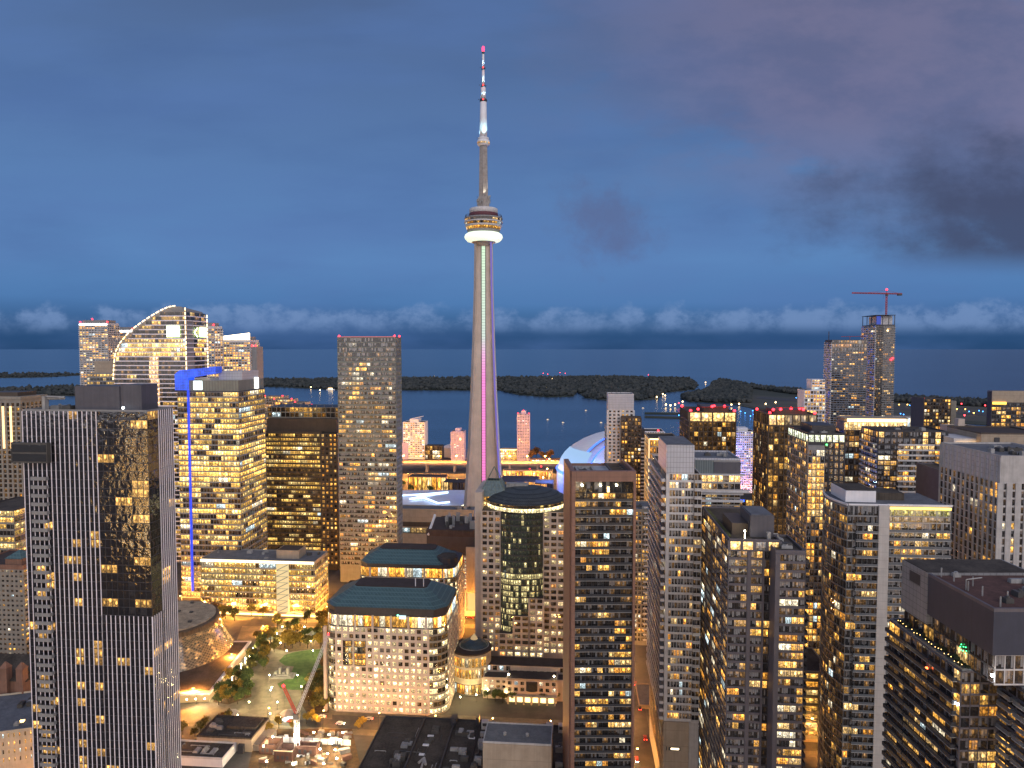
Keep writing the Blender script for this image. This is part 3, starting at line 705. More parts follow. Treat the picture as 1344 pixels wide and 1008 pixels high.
b.fac('F', 9, nf - jG, zg, H - .6, aG, b.W, 'dark', .06, .06, .18, .05, 1, 'g_shang', hit=make_hit('G'), top=False, ext=False)
nS = 7
b.fac('R', nS, nf, zb, H - .6, b.Dp * .42, b.Dp, 'fin', .24, .24, .30, .05, 1, 'g_shang', bm='dark', hit=make_hit('R'), top=False, ext=False)
b.fac('R', 5, jG, zb, zg, 0, b.Dp * .42, 'fin', .24, .24, .30, .05, 1, 'g_shang', bm='dark', hit=make_hit('R'), top=False, ext=False)
b.fac('R', 4, nf - jG, zg, H - .6, 0, b.Dp * .42, 'dark', .06, .06, .18, .05, 1, 'g_shang', hit=make_hit('R'), top=False, ext=False)
b.balc('F', [(b.ax(42), b.ax(62))], [b.z(617) - k * FH for k in range(1, 40) if b.z(617) - k * FH > 10], 1.9, 'grey', 'grey')
q = MB(); x0, x1 = b.ax(21), b.ax(67); q.box(x0, x1, -2.6, -.7, b.z(606), b.z(580)); b.put(q, 'projecting_sky_box', M['unitd'])
q = MB()
for k in range(2): q.box(x0 + .3, x1 - .3, -2.7, -2.62, b.z(606) + .6 + k * 3.3, b.z(606) + 3.2 + k * 3.3)
q.box(x0 - .1, x0 + .1, -2.75, -.7, b.z(606), b.z(580) + .2); b.put(q, 'sky_box_glazing', M['g_shang'])
q = MB(); q.box(b.ax(91), b.ax(150), 3, b.Dp - 2, H - .7, b.z(507)); q.box(b.ax(150) + .02, b.ax(178), 3.6, b.Dp - 2, H - .7, b.z(505)); b.put(q, 'penthouse', M['pent'], oc=True)
q = MB(); q.box(b.ax(44), b.ax(48), 4, 6, H - .7, b.z(521)); q.bar((b.ax(48), 5, b.z(522)), (b.ax(72), 5, b.z(523)), .5); q.bar((b.ax(48), 5, b.z(525)), (b.ax(72), 5, b.z(524)), .35); b.put(q, 'window_cleaning_crane', M['unit'])
b.units(5, H - .7, b.ax(30), b.ax(90), 2, b.Dp - 2, 1.6)
q = MB(); q.ball((b.ax(158), 1.5, H + .6), .5); b.put(q, 'roof_lamp', M['e_cool'])

# --- towers by the railway, far left
b = Bld('tower_block', 'brown tower block with two lit vertical strips at the left edge', 'skyscraper', 620, -25, 27, 524, 30)
b.body('greywarm', roof='roofb')
b.fac('F', 8, 34, 10, b.H - 3, m='greywarm', pw=1.6, pd=.8, bh=1.3, bd=.3, g='g_brown', lit=Lit(b.r, 'condo', .05, .3, 1))
b.fac('R', 6, 34, 10, b.H - 3, m='greywarm', pw=1.6, pd=.8, bh=1.3, bd=.3, g='g_brown', lit=Lit(b.r, 'condo', .03, .3, 1))
for px in (4.5, 14.5):
    a = b.ax(px); b.put(MB().box(a - .9, a + .9, -1.3, -.85, b.z(588), b.z(533)), 'light_strip', emit('stair_light', (1, .62, .28), 2.2))
b.put(MB().box(-.8, b.W + .8, -.8, b.Dp + .8, b.H, b.H + 2.5), 'cornice', M['greywarm']); b.put(MB().box(2, b.W - 6, 4, b.Dp - 4, b.H + 2.5, b.H + 6), 'penthouse', M['brown'])
b = Bld('residential_tower', 'slim white balcony tower with red roof lights, furthest left on the skyline', 'skyscraper', 1200, 104, 141, 424, 30)
def farcondo(b, nfl, nb, p=.3, crown='e_cool', ch=2.2, m='concl', fp=.5, beac=True, hi=2.2):
    b.body(m); fh = (b.H - 8) / nfl
    b.fac('F', nb, nfl, 4, b.H - 4, m=m, pw=.5, pd=1.0, bh=1.2, bd=1.2, g='g_light', lit=Lit(b.r, 'condo', p, .6, hi))
    sd = 'R' if b.o.x + b.W / 2 < 100 else 'L'
    b.fac(sd, max(3, nb * 2 // 3), nfl, 4, b.H - 4, m=m, pw=.5, pd=1.0, bh=1.2, bd=1.2, g='g_light', lit=Lit(b.r, 'condo', p * .8, .6, hi))
    if crown: b.put(MB().box(.5, b.W - .5, -1.35, -1.05, b.H - 3.8, b.H - 3.8 + ch), 'crown_light', M[crown])
    b.put(MB().box(3, b.W - 3, 4, b.Dp - 4, b.H - .8, b.H + 5), 'penthouse', M['grey'])
    if beac: b.beacons([(1, 1, b.H + 1), (b.W - 1, 1, b.H + 1), (b.W * .4, 4.5, b.H + 6)], 1.3)
farcondo(b, 66, 9, .32)
b = Bld('residential_tower', 'white balcony tower half hidden by the curved glass tower', 'skyscraper', 1260, 137, 174, 433, 30); farcondo(b, 62, 9, .3)
b = Bld('office_block', 'grey block with a pale roof box below the two far left towers', 'office block', 900, 114, 152, 489, 40)
b.body('grey'); b.fac('F', 9, 14, 100, b.H - 2, m='grey', bh=1.6, g='g_office', lit=Lit(b.r, 'office', .4, .4, 1.4)); b.put(MB().box(b.ax(122), b.ax(146), 3, 20, b.H - .8, b.z(474)), 'penthouse', M['beige'])
b.fac('F', 9, 22, 4, 98, m='grey', bh=1.6, g='g_office', lit=Lit(b.r, 'office', .3, .4, 1.2))
b = Bld('residential_tower', 'narrow balcony tower rising behind the curved glass tower', 'skyscraper', 1050, 262, 281, 428, 24); farcondo(b, 60, 5, .35, None)
b = Bld('residential_tower', 'brightly lit tower with a slanted glowing crown', 'skyscraper', 1080, 286, 328, 446, 30)
farcondo(b, 55, 11, .55, None, hi=2.4, beac=False)
q = MB(); q.faces([(.5, -.3, b.H), (b.W - 1, -.3, b.H), (b.W - 1, -.3, b.z(437)), (.5, -.3, b.z(442)), (.5, 2, b.H), (b.W - 1, 2, b.H), (b.W - 1, 2, b.z(437)), (.5, 2, b.z(442))], [(0, 1, 2, 3), (4, 7, 6, 5), (3, 2, 6, 7), (1, 5, 6, 2), (0, 3, 7, 4)])
b.put(q, 'crown_light', M['e_white']); b.put(MB().box(b.W, b.W + 9, 3, 25, 0, b.z(455)), 'wing', M['grey']); b.beacons([(b.W + 2, 4, b.z(455) + .5), (b.W + 7, 4, b.z(455) + .5)], 1.3)

# --- curved glass tower with edge lights
def curved_tower():
    b = Bld('curved_glass_tower', 'glass tower with a curved profile outlined in warm lights', 'skyscraper', 660, 150, 243, 403, depth=36)
    P = [(150, 1.0), (150, 500), (151, 478), (153, 463), (158, 452), (166, 442), (176, 432), (187, 424), (199, 416), (211, 409), (222, 404), (232, 402.5), (238, 403), (241.5, 407), (243.5, 420)]
    prof = [(b.ax(x, b.z(y)), b.z(y)) for x, y in P[1:]]
    prof = [(0, 0)] + prof + [(b.W, 0)]
    def right_top(xx, zz): return zz
    vs = [(x, 0, z) for x, z in prof] + [(min(x, b.W), b.Dp, z - (0 if z < b.z(430) else 3.0)) for x, z in prof]; n = len(prof)
    q = MB().faces(vs, [(i, (i + 1) % n, n + (i + 1) % n, n + i) for i in range(n)] + [tuple(range(n - 1, -1, -1)), tuple(range(n, 2 * n))])
    b.put(q, 'wall', M['grey'], oc=True)
    def xl(z):   # left edge of the front at height z
        for (x0, z0), (x1, z1) in zip(prof, prof[1:]):
            if z0 <= z <= z1: return x0 + (x1 - x0) * (z - z0) / max(1e-6, z1 - z0)
        return b.W * .9
    fh = 4.15; nfl = int((b.H - 3) / fh); fr = MB(); wq = []; wr = []
    L = Lit(b.r, 'office', .35, .5, 1.6, 3)
    for j in range(nfl):
        z0 = j * fh + 2; z1 = z0 + fh; x0 = xl(z1 - .2); L.floor(j); yy = 458 - (z0 - 200) * F / 660
        L.pp = .95 if 445 < yy < 473 else (.25 if yy < 445 else (.10 if yy < 530 else .45)); L.sc = 1.5 if 452 < yy < 474 else .8
        if b.W - x0 < 2: break
        fr.box(x0, b.W, -1.0, 0, z0 - .45, z0 + .45); fr.box(b.W, b.W + 1.0, -1.0, b.Dp, z0 - .45, z0 + .45)
        nb = max(1, round((b.W - x0) / 3.0)); cw = (b.W - x0) / nb
        for i in range(nb):
            c = L.get(j, i); a = x0 + i * cw
            if abs(a - b.ax(201, z0)) < 4.5 and yy > 472: c = (1.6, .9, .4, b.r.random())
            w = MB(); w.poly([(a + .05, -.05, z0 + .46), (a + cw - .05, -.05, z0 + .46), (a + cw - .05, -.05, z1 - .46), (a + .05, -.05, z1 - .46)], 0, c); wq.append((w, (0, -1)))
        L.pp *= .7
        for i in range(9):
            a = b.Dp / 9 * i; w = MB(); w.poly([(b.W + .05, a + .05, z0 + .46), (b.W + .05, a + b.Dp / 9 - .05, z0 + .46), (b.W + .05, a + b.Dp / 9 - .05, z1 - .46), (b.W + .05, a + .05, z1 - .46)], 0, L.get(j, i)); wr.append((w, (1, 0)))
    b.put(fr, 'facade_frame', M['fin']); QUEUE.append((b, 'window', wq + wr, M['g_office'], True))
    def dots(pts, name='edge_light'):
        q = MB()
        for (x0, y0, z0), (x1, y1, z1) in zip(pts, pts[1:]):
            d = Vector((x1 - x0, y1 - y0, z1 - z0)); k = max(1, int(d.length / 3.6))
            for i in range(k):
                p0 = Vector((x0, y0, z0)) + d * (i + .16) / k; p1 = Vector((x0, y0, z0)) + d * (i + .84) / k; q.bar(p0, p1, .55)
        b.put(q, name, M['e_edge'])
    dots([(x - .3, -1.3, z + .5) for x, z in prof if z > b.z(501)][:11])
    dots([(b.W + .6, -1.3, b.z(y)) for y in (403.5, 420, 440, 460, 480, 500)])
    dots([(b.W + 1.3, b.Dp, b.z(y, 36)) for y in (413, 430, 450, 470, 490)])
    for (x0, x1, y0, y1, sd) in ((219, 236, 428, 442.5, 'F'), (.22, .50, 430, 442, 'R'), (.60, .96, 429, 442, 'R')):
        if sd == 'F': q = MB().box(b.ax(x0), b.ax(x1), -1.6, -1.1, b.z(y1), b.z(y0)); b.put(q, 'logo_sign', M['e_green'])
        elif x0 > .5: q = MB().box(b.W + 1.1, b.W + 1.5, b.Dp * x0, b.Dp * x1, b.z(y1), b.z(y0)); b.put(q, 'logo_sign', M['e_green'])
        else:
            q = MB(); a0, a1 = b.Dp * x0, b.Dp * x1
            q.bar((b.W + 1.3, a1, b.z(430)), (b.W + 1.3, (a0 + a1) / 2, b.z(436)), .6); q.bar((b.W + 1.3, (a0 + a1) / 2, b.z(436)), (b.W + 1.3, a1, b.z(442)), .6); b.put(q, 'logo_sign', M['e_green'])
curved_tower()

# --- office tower with blue crown
b = Bld('office_tower', 'brightly lit office tower with a blue glowing frame on its roof corner', 'skyscraper', 556, 233, 313, 513, xfar=347)
b.body('dark', roof='roofg')
rows = 40
bright = {12, 16, 17, 18, 23, 21, 28}
class LB(Lit):
    def floor(s, j):
        y = 458 + (200 - (z0E + j * fhE + 2)) * F / 556; s.left = 0; s.sc = 1.0
        s.pp = .95 if (558 < y < 568 or 583 < y < 600 or 608 < y < 634 or 668 < y < 676) else (.72 if y < 558 else .58)
        if s.pp > .9: s.sc = 1.7
z0E, fhE = 40.0, 4.15; nfE = int((b.H - 1 - z0E) / fhE); fhE = (b.H - 1 - z0E) / nfE
b.fac('F', 20, nfE, z0E, b.H - 1, m='grey', pw=.12, pd=.3, bh=1.1, bd=.4, g='g_office', lit=LB(b.r, 'x', .5, .7, 2.0, 4, .02, .05))
b.fac('R', 12, nfE, z0E, b.H - 1, m='grey', pw=.12, pd=.3, bh=1.1, bd=.4, g='g_office', lit=LB(b.r, 'x', .5, .5, 1.4, 5, .02, .05))
b.fac('F', 20, 9, 2, z0E - .5, m='grey', pw=.12, pd=.3, bh=1.1, bd=.4, g='g_office', lit=Lit(b.r, 'office', .5, .5, 1.6, 4))
b.fac('R', 12, 9, 2, z0E - .5, m='grey', pw=.12, pd=.3, bh=1.1, bd=.4, g='g_office', lit=Lit(b.r, 'office', .5, .5, 1.6, 4))
zc = b.z(499); q = MB().box(.5, b.W - .3, .6, b.Dp - .6, b.H + .02, zc); b.put(q, 'crown_glazing', wall('frosted_crown_glass', (.20, .20, .17), .3, .15, grid=(2.4, 30, .1, (.08, .08, .07))))
b.put(MB().box(b.ax(254), b.ax(265), .1, .5, b.H + 1, zc - .6), 'logo_sign', emit('blank_white_sign', (.8, .95, 1), 3.5)); b.put(MB().box(b.W - .2, b.W + .2, b.Dp * .62, b.Dp * .76, b.H + .5, zc + 1), 'logo_sign', emit('blank_white_sign_b', (1, .98, .9), 3.5))
b.put(MB().box(b.ax(281), b.ax(312), 8, b.Dp * .8, zc, b.z(487, 10)), 'penthouse', M['pentg'])
mb_ = wall('blue_lit_frame', (.06, .10, .4), .4, .15, grid=(2.5, 2.5, .12, (.08, .12, .3))); p = mb_.node_tree.nodes['Principled BSDF']; p.inputs['Emission Color'].default_value = (.02, .10, 1, 1); tf = NT(mb_.node_tree); of = tf.new('ShaderNodeTexCoord').outputs['Object']; sf = tf.new('ShaderNodeSeparateXYZ', {0: of})
gf = tf.m('MAXIMUM', tf.m('LESS_THAN', tf.m('PINGPONG', sf.outputs[0], .9), .14), tf.m('LESS_THAN', tf.m('PINGPONG', sf.outputs[2], 1.1), .16))
tf.l.new(tf.m('MULTIPLY', tf.m('SUBTRACT', 1.0, tf.m('MULTIPLY', gf, .65)), tf.sm(tf.noise(of, .22, 3), .3, .7, .45, 1.25)), p.inputs['Emission Strength'])
q = MB(); xa, xb, xc = b.ax(232), b.ax(247), b.ax(285)
pr = [(xa - .5, b.z(512)), (xa - .5, b.z(491)), (xa + 3.5, b.z(486)), (xc, b.z(481)), (xc, b.z(489)), (xb + .5, b.z(496)), (xb + .5, b.z(512))]; n = len(pr)
q.faces([(x, -1.5, z) for x, z in pr] + [(x, 8.5, z) for x, z in pr], [(i, (i + 1) % n, n + (i + 1) % n, n + i) for i in range(n)] + [tuple(range(n - 1, -1, -1)), tuple(range(n, 2 * n))])
b.put(q, 'crown_frame', mb_)
b.put(MB().bar((b.ax(248), -1.2, 8), (b.ax(248), -1.2, b.z(512)), .95), 'light_line', emit('blue_light_line', (.012, .06, 1), 1.1))
# --- glass pavilion
b = Bld('glass_office_block', 'low fully lit glass office block facing the square', 'office block', 527, 263, 413, 733, xfar=430)
b.body('greywarm', roof='roofg', pm='grey')
sA, sB = b.ax(363), b.ax(379)
fl = Lit(b.r, 'office', 1.0, .6, 1.7, 6, .02, .1)
class LF(Lit):
    def floor(s, j): s.left = 0; s.pp = .8; s.sc = s.r.uniform(.6, 1.1)
for a0, a1, nb in ((0, sA, 22), (sB, b.W, 7)): b.fac('F', nb, 8, 3.4, b.H - 2.4, a0, a1, 'greywarm', .08, .25, 1.0, .3, 1, 'g_office', lit=LF(b.r, 'x', .8, .6, 1.5, 5, .02, .15), ext=False)
b.fac('R', 8, 8, 3.4, b.H - 2.4, m='greywarm', pw=.1, pd=.25, bh=1.0, bd=.3, g='g_office', lit=LF(b.r, 'x', .8, .4, 1.2, 4, .02, .12), ext=False)
q = MB(); q.box(sA + .1, sB - .1, -1.2, -.05, 2, b.H - 2.6); b.put(q, 'stair_tower', emit('lit_stair_glass', (1, .80, .42), .75))
q = MB()
for k in range(8):
    z0 = 3.4 + k * (b.H - 6) / 8; q.bar((sA + .3, -1.4, z0), (sB - .3, -1.4, z0 + (b.H - 6) / 8), .3); q.box(sA, sB, -1.5, -1.25, z0 - .15, z0 + .1)
b.put(q, 'stair_flight', M['greywarm'])
b.put(MB().box(.4, b.W - .5, -1.0, -.4, b.H - 1.9, b.H - .3), 'cornice_light', emit('cornice_light_strip', (1, .80, .48), 3.2))
q = MB(); dq = MB(); r = b.r
for j in range(8):
    for i in range(24):
        if r.random() < .75 and not (sA - 1 < 2 + i * b.W / 24 < sB + 1): dq.ball((2 + i * b.W / 24, -.5, 3.4 + (j + .86) * (b.H - 5.8) / 8), .34, seg=5, rings=3)
b.put(dq, 'ceiling_light', M['e_edge'])
b.put(MB().box(b.ax(357), b.ax(387), 8, 22, b.H - .9, b.H + 5.5), 'penthouse', M['beige']); b.put(MB().box(b.ax(357) + .8, b.ax(387) - .8, 8.8, 21.2, b.H + 5.5, b.H + 5.7), 'penthouse_roof', M['roofb']); b.units(5, b.H - .8, 4, b.ax(350), 4, b.Dp - 4, 2)
b.units(2, b.H - .8, b.ax(390), b.W - 3, 6, b.Dp - 4, 2)
b.put(MB().box(-1, b.W + 1, -3, -.2, 3.0, 3.35), 'canopy', M['beige']); b.put(MB().box(0, b.W, -.4, -.15, .4, 2.9), 'shopfront', emit('shopfront_glow', (1, .62, .22), 4.0))

# --- bronze glass office behind
b = Bld('office_tower', 'wide brown office tower between the blue crowned tower and the grey slab', 'skyscraper', 640, 346, 422, 566, 45)
b.body('brown', roof='roofb')
b.fac('F', 24, 30, 4, b.H - 2, m='brown', pw=.1, pd=.2, bh=1.5, bd=.35, g='g_brown', lit=Lit(b.r, 'office', .62, .4, 1.5, 4, .02, .07))
x1 = b.ax(443); b.put(MB().box(b.W + .02, x1, -2, b.Dp - 4, 0, b.H - 1), 'corner_wing', M['brown'], oc=True)
b.fac(((b.W + .02, -2), (1, 0), x1 - b.W - .02), 4, 30, 4, b.H - 2, m='brown', pw=1.6, pd=.45, bh=1.7, bd=.6, g='g_brown', lit=Lit(b.r, 'condo', .55, .5, 1.6, 1, .0), ext=False)
q = MB().box(1, b.ax(439), 5, b.Dp - 3, b.H - .8, b.z(549, 5)); b.put(q, 'setback_storey', M['brown'], oc=True)
q = MB().box(0, b.ax(442), 9, b.Dp - 3, b.z(549, 5) + .02, b.z(534, 9)); b.put(q, 'penthouse', M['dark'], oc=True)
b.fac(((0, 9), (1, 0), b.ax(442)), 16, 2, b.z(549, 5) + .3, b.z(534, 9) - .4, m='greywarm', pw=.4, pd=.5, bh=.8, bd=.2, g='g_brown', lit=Lit(b.r, 'condo', .4, .2, .7), ext=False)
for k in range(9): b.put(MB().bar((2 + k * b.ax(440) / 9, 8.6, b.z(534, 9)), (2 + k * b.ax(440) / 9, 8.6, b.z(531, 9)), .22), 'rail_post', M['unit'])
# --- grey slab tower
b = Bld('slab_tower', 'tall flat grey slab tower with red lights at its top corners', 'skyscraper', 600, 443, 519, 442, xfar=526)
b.body('olivegrey', roof='roofd')
lt = Lit(b.r, 'condo', .19, .6, 2.2, 3, .08, .03); zt = b.z(470); nfl = 44
b.fac('F', 16, nfl, 14, zt, m='olivegrey', pw=.30, pd=.45, bh=1.55, bd=.35, pe=2, g='g_light', lit=lt)
b.fac('F', 12, 4, zt + .4, b.H - 1, m='olivegrey', pw=.3, pd=.3, bh=.7, bd=.35, g='g_light', lit=Lit(b.r, 'condo', .06, .2, .7))
b.fac('R', 6, nfl, 14, zt, m='olivegrey', pw=.5, pd=.45, bh=1.55, bd=.35, g='g_light', lit=Lit(b.r, 'condo', .06, .3, 1)); b.fac('R', 6, 4, zt + .4, b.H - 1, m='olivegrey', pw=.3, pd=.3, bh=.7, bd=.35, g='g_light', lit=Lit(b.r, 'condo', .0))
b.beacons([(1, 1, b.H), (b.W - 1, 1, b.H), (b.W - 1, b.Dp - 1, b.H)], .9)
b.put(MB().box(4, b.W - 4, 4, b.Dp - 3, b.H - .8, b.H + .5), 'penthouse', M['grey']); b.put(MB().box(0, b.W, -.3, -.05, b.H - .25, b.H + .1), 'edge_light', emit('pink_edge_light', (1, .2, .25), .8))
# ================================================================== pink granite complex in the middle
def ring(w, d, c, x0=0, y0=0): # rectangle with cut corners
    return [(x0 + c, y0), (x0 + w - c, y0), (x0 + w, y0 + c), (x0 + w, y0 + d - c), (x0 + w - c, y0 + d), (x0 + c, y0 + d), (x0, y0 + d - c), (x0, y0 + c)]
def arc(cx, cyy, rx, ry, a0, a1, n): return [(cx + rx * cos(radians(a0 + (a1 - a0) * i / n)), cyy + ry * sin(radians(a0 + (a1 - a0) * i / n))) for i in range(n + 1)]
def pill(b, aL, aR, rL, rR, Dp, n=6):
    P = [(aL, 0), (aR, 0)] if True else []
    right = arc(aR, rR, b.W - aR, rR, -90, 0, n); left = arc(aL, rL, aL, rL, 180, 270, n)
    return right, left, right + [(b.W, Dp), (0, Dp)] + left
def office_block(b, aL, aR, rL, rR, Dp, zw, nb, nf, z0, litp, bay=None, back=False):
    right, left, poly = pill(b, aL, aR, rL, rR, Dp)
    b.put(MB().prism(poly, 0, zw), 'wall', M['pink'], oc=True)
    L = Lit(b.r, 'office', .8, .8, 2.0, 6, .5); fh = (zw - z0) / nf
    def hit(j, i):
        r = b.r; f = litp[j % len(litp)]
        if r.random() < f: s = r.uniform(.7, 1.7); return (1.0 * s, .80 * s, .42 * s, r.random())
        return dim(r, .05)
    sk = (lambda j, i: bay[0] <= i <= bay[1] and bay[2] <= j <= bay[3]) if bay else None
    b.fac('F', nb, nf, z0, zw, aL, aR, 'pink', 1.15, .42, fh * .37, .40, 1, 'g_square', hit=hit, skip=sk, ext=False)
    for pts in (right, left):
        for p, q in zip(pts, pts[1:]):
            d = Vector((q[0] - p[0], q[1] - p[1])); ln = d.length; d = d / ln
            b.fac((p, (d.x, d.y), ln), 1, nf, z0, zw, m='greywarm', pw=.12, pd=.12, bh=fh * .3, bd=.12, g='g_curve', hit=lambda j, i: hit(j, i) if b.r.random() < .75 else dim(b.r, .1), ext=False)
    d2 = (0, 1); b.fac(((b.W, rR), d2, Dp - rR), 6, nf, z0, zw, m='pink', pw=1.6, pd=.3, bh=fh * .45, bd=.28, g='g_square', hit=hit, ext=False)
    if bay:
        cw = (aR - aL) / nb; x0, x1 = aL + bay[0] * cw, aL + (bay[1] + 1) * cw; zz0, zz1 = z0 + bay[2] * fh + fh * .3, z0 + (bay[3] + 1) * fh
        for (xa, xb) in ((x0, x0 + (x1 - x0) * .42), (x0 + (x1 - x0) * .46, x1)):
            pts = arc((xa + xb) / 2, .3, (xb - xa) / 2, 1.6, 180, 360, 5)
            for p, q in zip(pts, pts[1:]):
                d = Vector((q[0] - p[0], q[1] - p[1])); ln = d.length; d = d / ln
                b.fac((p, (d.x, d.y), ln), 1, bay[3] - bay[2] + 1, zz0, zz1, m='steel', pw=.12, pd=.1, bh=.5, bd=.1, g='g_curve', lit=Lit(b.r, 'condo', .6, .6, 1.6, 1), ext=False)
    # lit setback storey, columns, overhanging metal roof
    return poly, hit
def mansard(b, z0, z1, z2, Dp, x0, x1, inset, ins_side, name='roof', y0=0):
    ea = ring(x1 - x0, Dp, 6, x0, y0); ri = ring(x1 - x0 - 2 * ins_side, Dp - 2 * inset, 2, x0 + ins_side, y0 + inset)
    q = MB().prism(ea, z0, z1); ro = b.put(q, 'eave', M['steel'])
    q = MB().prism(ea, z1 + .01, z2, poly2=ri); rf = b.put(q, name, M['teal'], oc=True)
    cp = ring(x1 - x0 - 2 * ins_side - 1, Dp - 2 * inset - 1, 1.8, x0 + ins_side + .5, y0 + inset + .5)
    b.put(MB().prism(cp, z2 + .005, z2 + .5), 'roof_cap', M['roofb'], par=rf)
    return rf

b = Bld('granite_office_block', 'pink granite office block with a blue green metal roof nearest the square', 'office block', 383, 425, 585, 812, 40)
aL, aR = b.ax(441), b.ax(562); zw = b.z(822); zt = b.z(806)
poly, hit = office_block(b, aL, aR, 8, 9, 40, zw, 15, 13, b.z(933), [.95, .9, .95, .95, .9, .95, .8, .35, .35, .3, .5, .35, .8], (1, 4, 7, 10))
ins = [(min(max(x, .8), b.W - .8), y + .8 if y < 20 else y - .8) for x, y in poly]
b.put(MB().prism(ins, zw, zt + 1.0), 'setback_wall', M['dark'])
for i, (p, q) in enumerate(zip(ins, ins[1:] + ins[:1])):
    d = Vector((q[0] - p[0], q[1] - p[1])); ln = d.length; d = d / ln
    if d.x < -.5: continue
    n = max(1, round(ln / 3.0))
    b.fac((p, (d.x, d.y), ln), n, 1, zw + .3, zt - .4, m='steel', pw=.15, pd=.12, bh=.3, bd=.1, g='g_office', lit=Lit(b.r, 'condo', .85, .9, 2.0, 3, .3), ext=False, top=False)
for px in (443, 466, 489, 513, 536, 559): b.put(MB().box(b.ax(px) - .5, b.ax(px) + .5, -.5, .5, zw + .02, zt + .2), 'column', M['pink'])
b.put(MB().prism([(x, y) for x, y in ring(b.W - .2, 39.8, 6.5, .1, .1)], zt + 1.0, zt + 4.2), 'louvre_storey', M['dark'])
ze = zt + 4.2; mansard(b, ze, ze + .4, ze + 7.6, 40.6, -.3, b.W + .3, 12.4, 13, y0=-.3)
for px in (538, 549): b.put(MB().bar((b.ax(px), 14, ze + 8), (b.ax(px), 14, ze + 12.5), .28), 'roof_mast', M['white'])
zb = b.z(933); bs = MB()
b.put(MB().box(aL, b.W - 9, -.55, -.02, zb - .9, zb - .05), 'cornice', M['pink'])
for k in range(12): b.put(MB().lathe([(.75, 0), (.75, zb - 1.0)], 12, (aL + 2 + k * (aR - aL - 4) / 11, -1.6)), 'column', M['pink'])
b.put(MB().box(aL, aR, -2.6, -.6, zb - .95, zb - .1), 'canopy', M['pink'])
b.fac('F', 16, 1, .3, zb - 1.0, aL, aR, 'steel', .2, .2, .2, .1, 1, 'g_office', lit=Lit(b.r, 'condo', .8, .7, 1.5, 4), ext=False, top=False)
b.put(MB().box(0, 1.5, -1.5, .6, 0, zw + .2), 'corner_pier', M['pink'])
q = MB(); q.ball((b.ax(522), .2, zt + .6), .35); b.put(q, 'sign_lamp', emit('green_cyan_lamp', (.15, 1, .6), 12)); q = MB(); q.box(b.ax(524), b.ax(533), -.4, -.2, zt - 1.2, zt + .8); b.put(q, 'lit_sign', emit('cool_sign_light', (.7, .95, 1), 1.2))

b = Bld('granite_office_block', 'second granite office block with a blue green metal roof, just behind the first', 'office block', 462, 470, 598, 757, 36)
aL, aR = b.ax(484), b.ax(583); zw = b.z(757); zt = b.z(744)
poly, hit = office_block(b, aL, aR, 5, 8, 36, zw, 15, 14, 4, [.4, .4, .4, .5, .4, .5, .4, .5, .5, .5, .5, .5, .6, .35])
ins = [(min(max(x, .8), b.W - .8), y + .8 if y < 18 else y - .8) for x, y in poly]
b.put(MB().prism(ins, zw, zt + .6), 'setback_wall', M['dark'])
for i, (p, q) in enumerate(zip(ins, ins[1:] + ins[:1])):
    d = Vector((q[0] - p[0], q[1] - p[1])); ln = d.length; d = d / ln
    if d.x < -.5: continue
    b.fac((p, (d.x, d.y), ln), max(1, round(ln / 3)), 1, zw + .3, zt - .2, m='steel', pw=.15, pd=.12, bh=.3, bd=.1, g='g_office', lit=Lit(b.r, 'condo', .9, 1.0, 2.0, 4, .1), ext=False, top=False)
for k in range(5): x = aL + 1 + k * (aR - aL - 2) / 4; b.put(MB().box(x - .5, x + .5, -.5, .5, zw + .02, zt), 'column', M['pink'])
b.put(MB().prism(ring(b.W - .2, 35.8, 6, .1, .1), zt + .6, zt + 2.2), 'louvre_storey', M['dark'])
mansard(b, zt + 2.2, zt + 2.6, zt + 9.2, 36.4, -.2, b.W * .93, 11.4, 11, y0=-.2)
q = MB(); q.lathe([(7, zt + 2.25), (7, zt + 6.5), (6.6, zt + 6.6)], 24, (b.W - 7, 9)); b.put(q, 'corner_turret', M['dark'])
b.put(MB().lathe([(6.4, zt + 6.62), (6.2, zt + 6.9)], 24, (b.W - 7, 9)), 'turret_roof', M['roofd'])
b.put(MB().box(-14, -.02, 3, 26, 0, 38), 'low_wing', M['buff']); b.put(MB().box(-13.6, -.4, 3.4, 25.6, 38.01, 38.3), 'wing_roof', M['roofd'])

# --- granite tower with bowed glass
b = Bld('granite_tower', 'pink granite tower with a bowed glass centre and a domed drum roof', 'skyscraper', 430, 632, 741, 671, 44)
H = b.H; a1, a2 = b.ax(657), b.ax(713); zb = 12.5; nf = 24; fh = (H - zb) / nf
b.put(MB().box(0, a1, 0, b.Dp, 0, H), 'wall', M['pink'], oc=True); b.put(MB().box(a2, b.W, .01, b.Dp, 0, H), 'wall', M['pink'], oc=True)
def hitT(j, i):
    r = b.r; f = 1.0 if j == 0 else (.5 if j == 1 else .30)
    if r.random() < f: s = r.uniform(.5, 1.5) * (1.3 if j == 0 else .8); return ((1.0 * s, .74 * s, .36 * s) + (r.random(),)) if r.random() < .75 else (1.0 * s, .42 * s, .12 * s, r.random())
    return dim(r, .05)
for x0, x1 in ((0, a1), (a2, b.W)): b.fac('F', 3, nf, zb, H, x0, x1, 'pink', 1.2, .42, fh * .38, .40, 1, 'g_square', hit=hitT, ext=False)
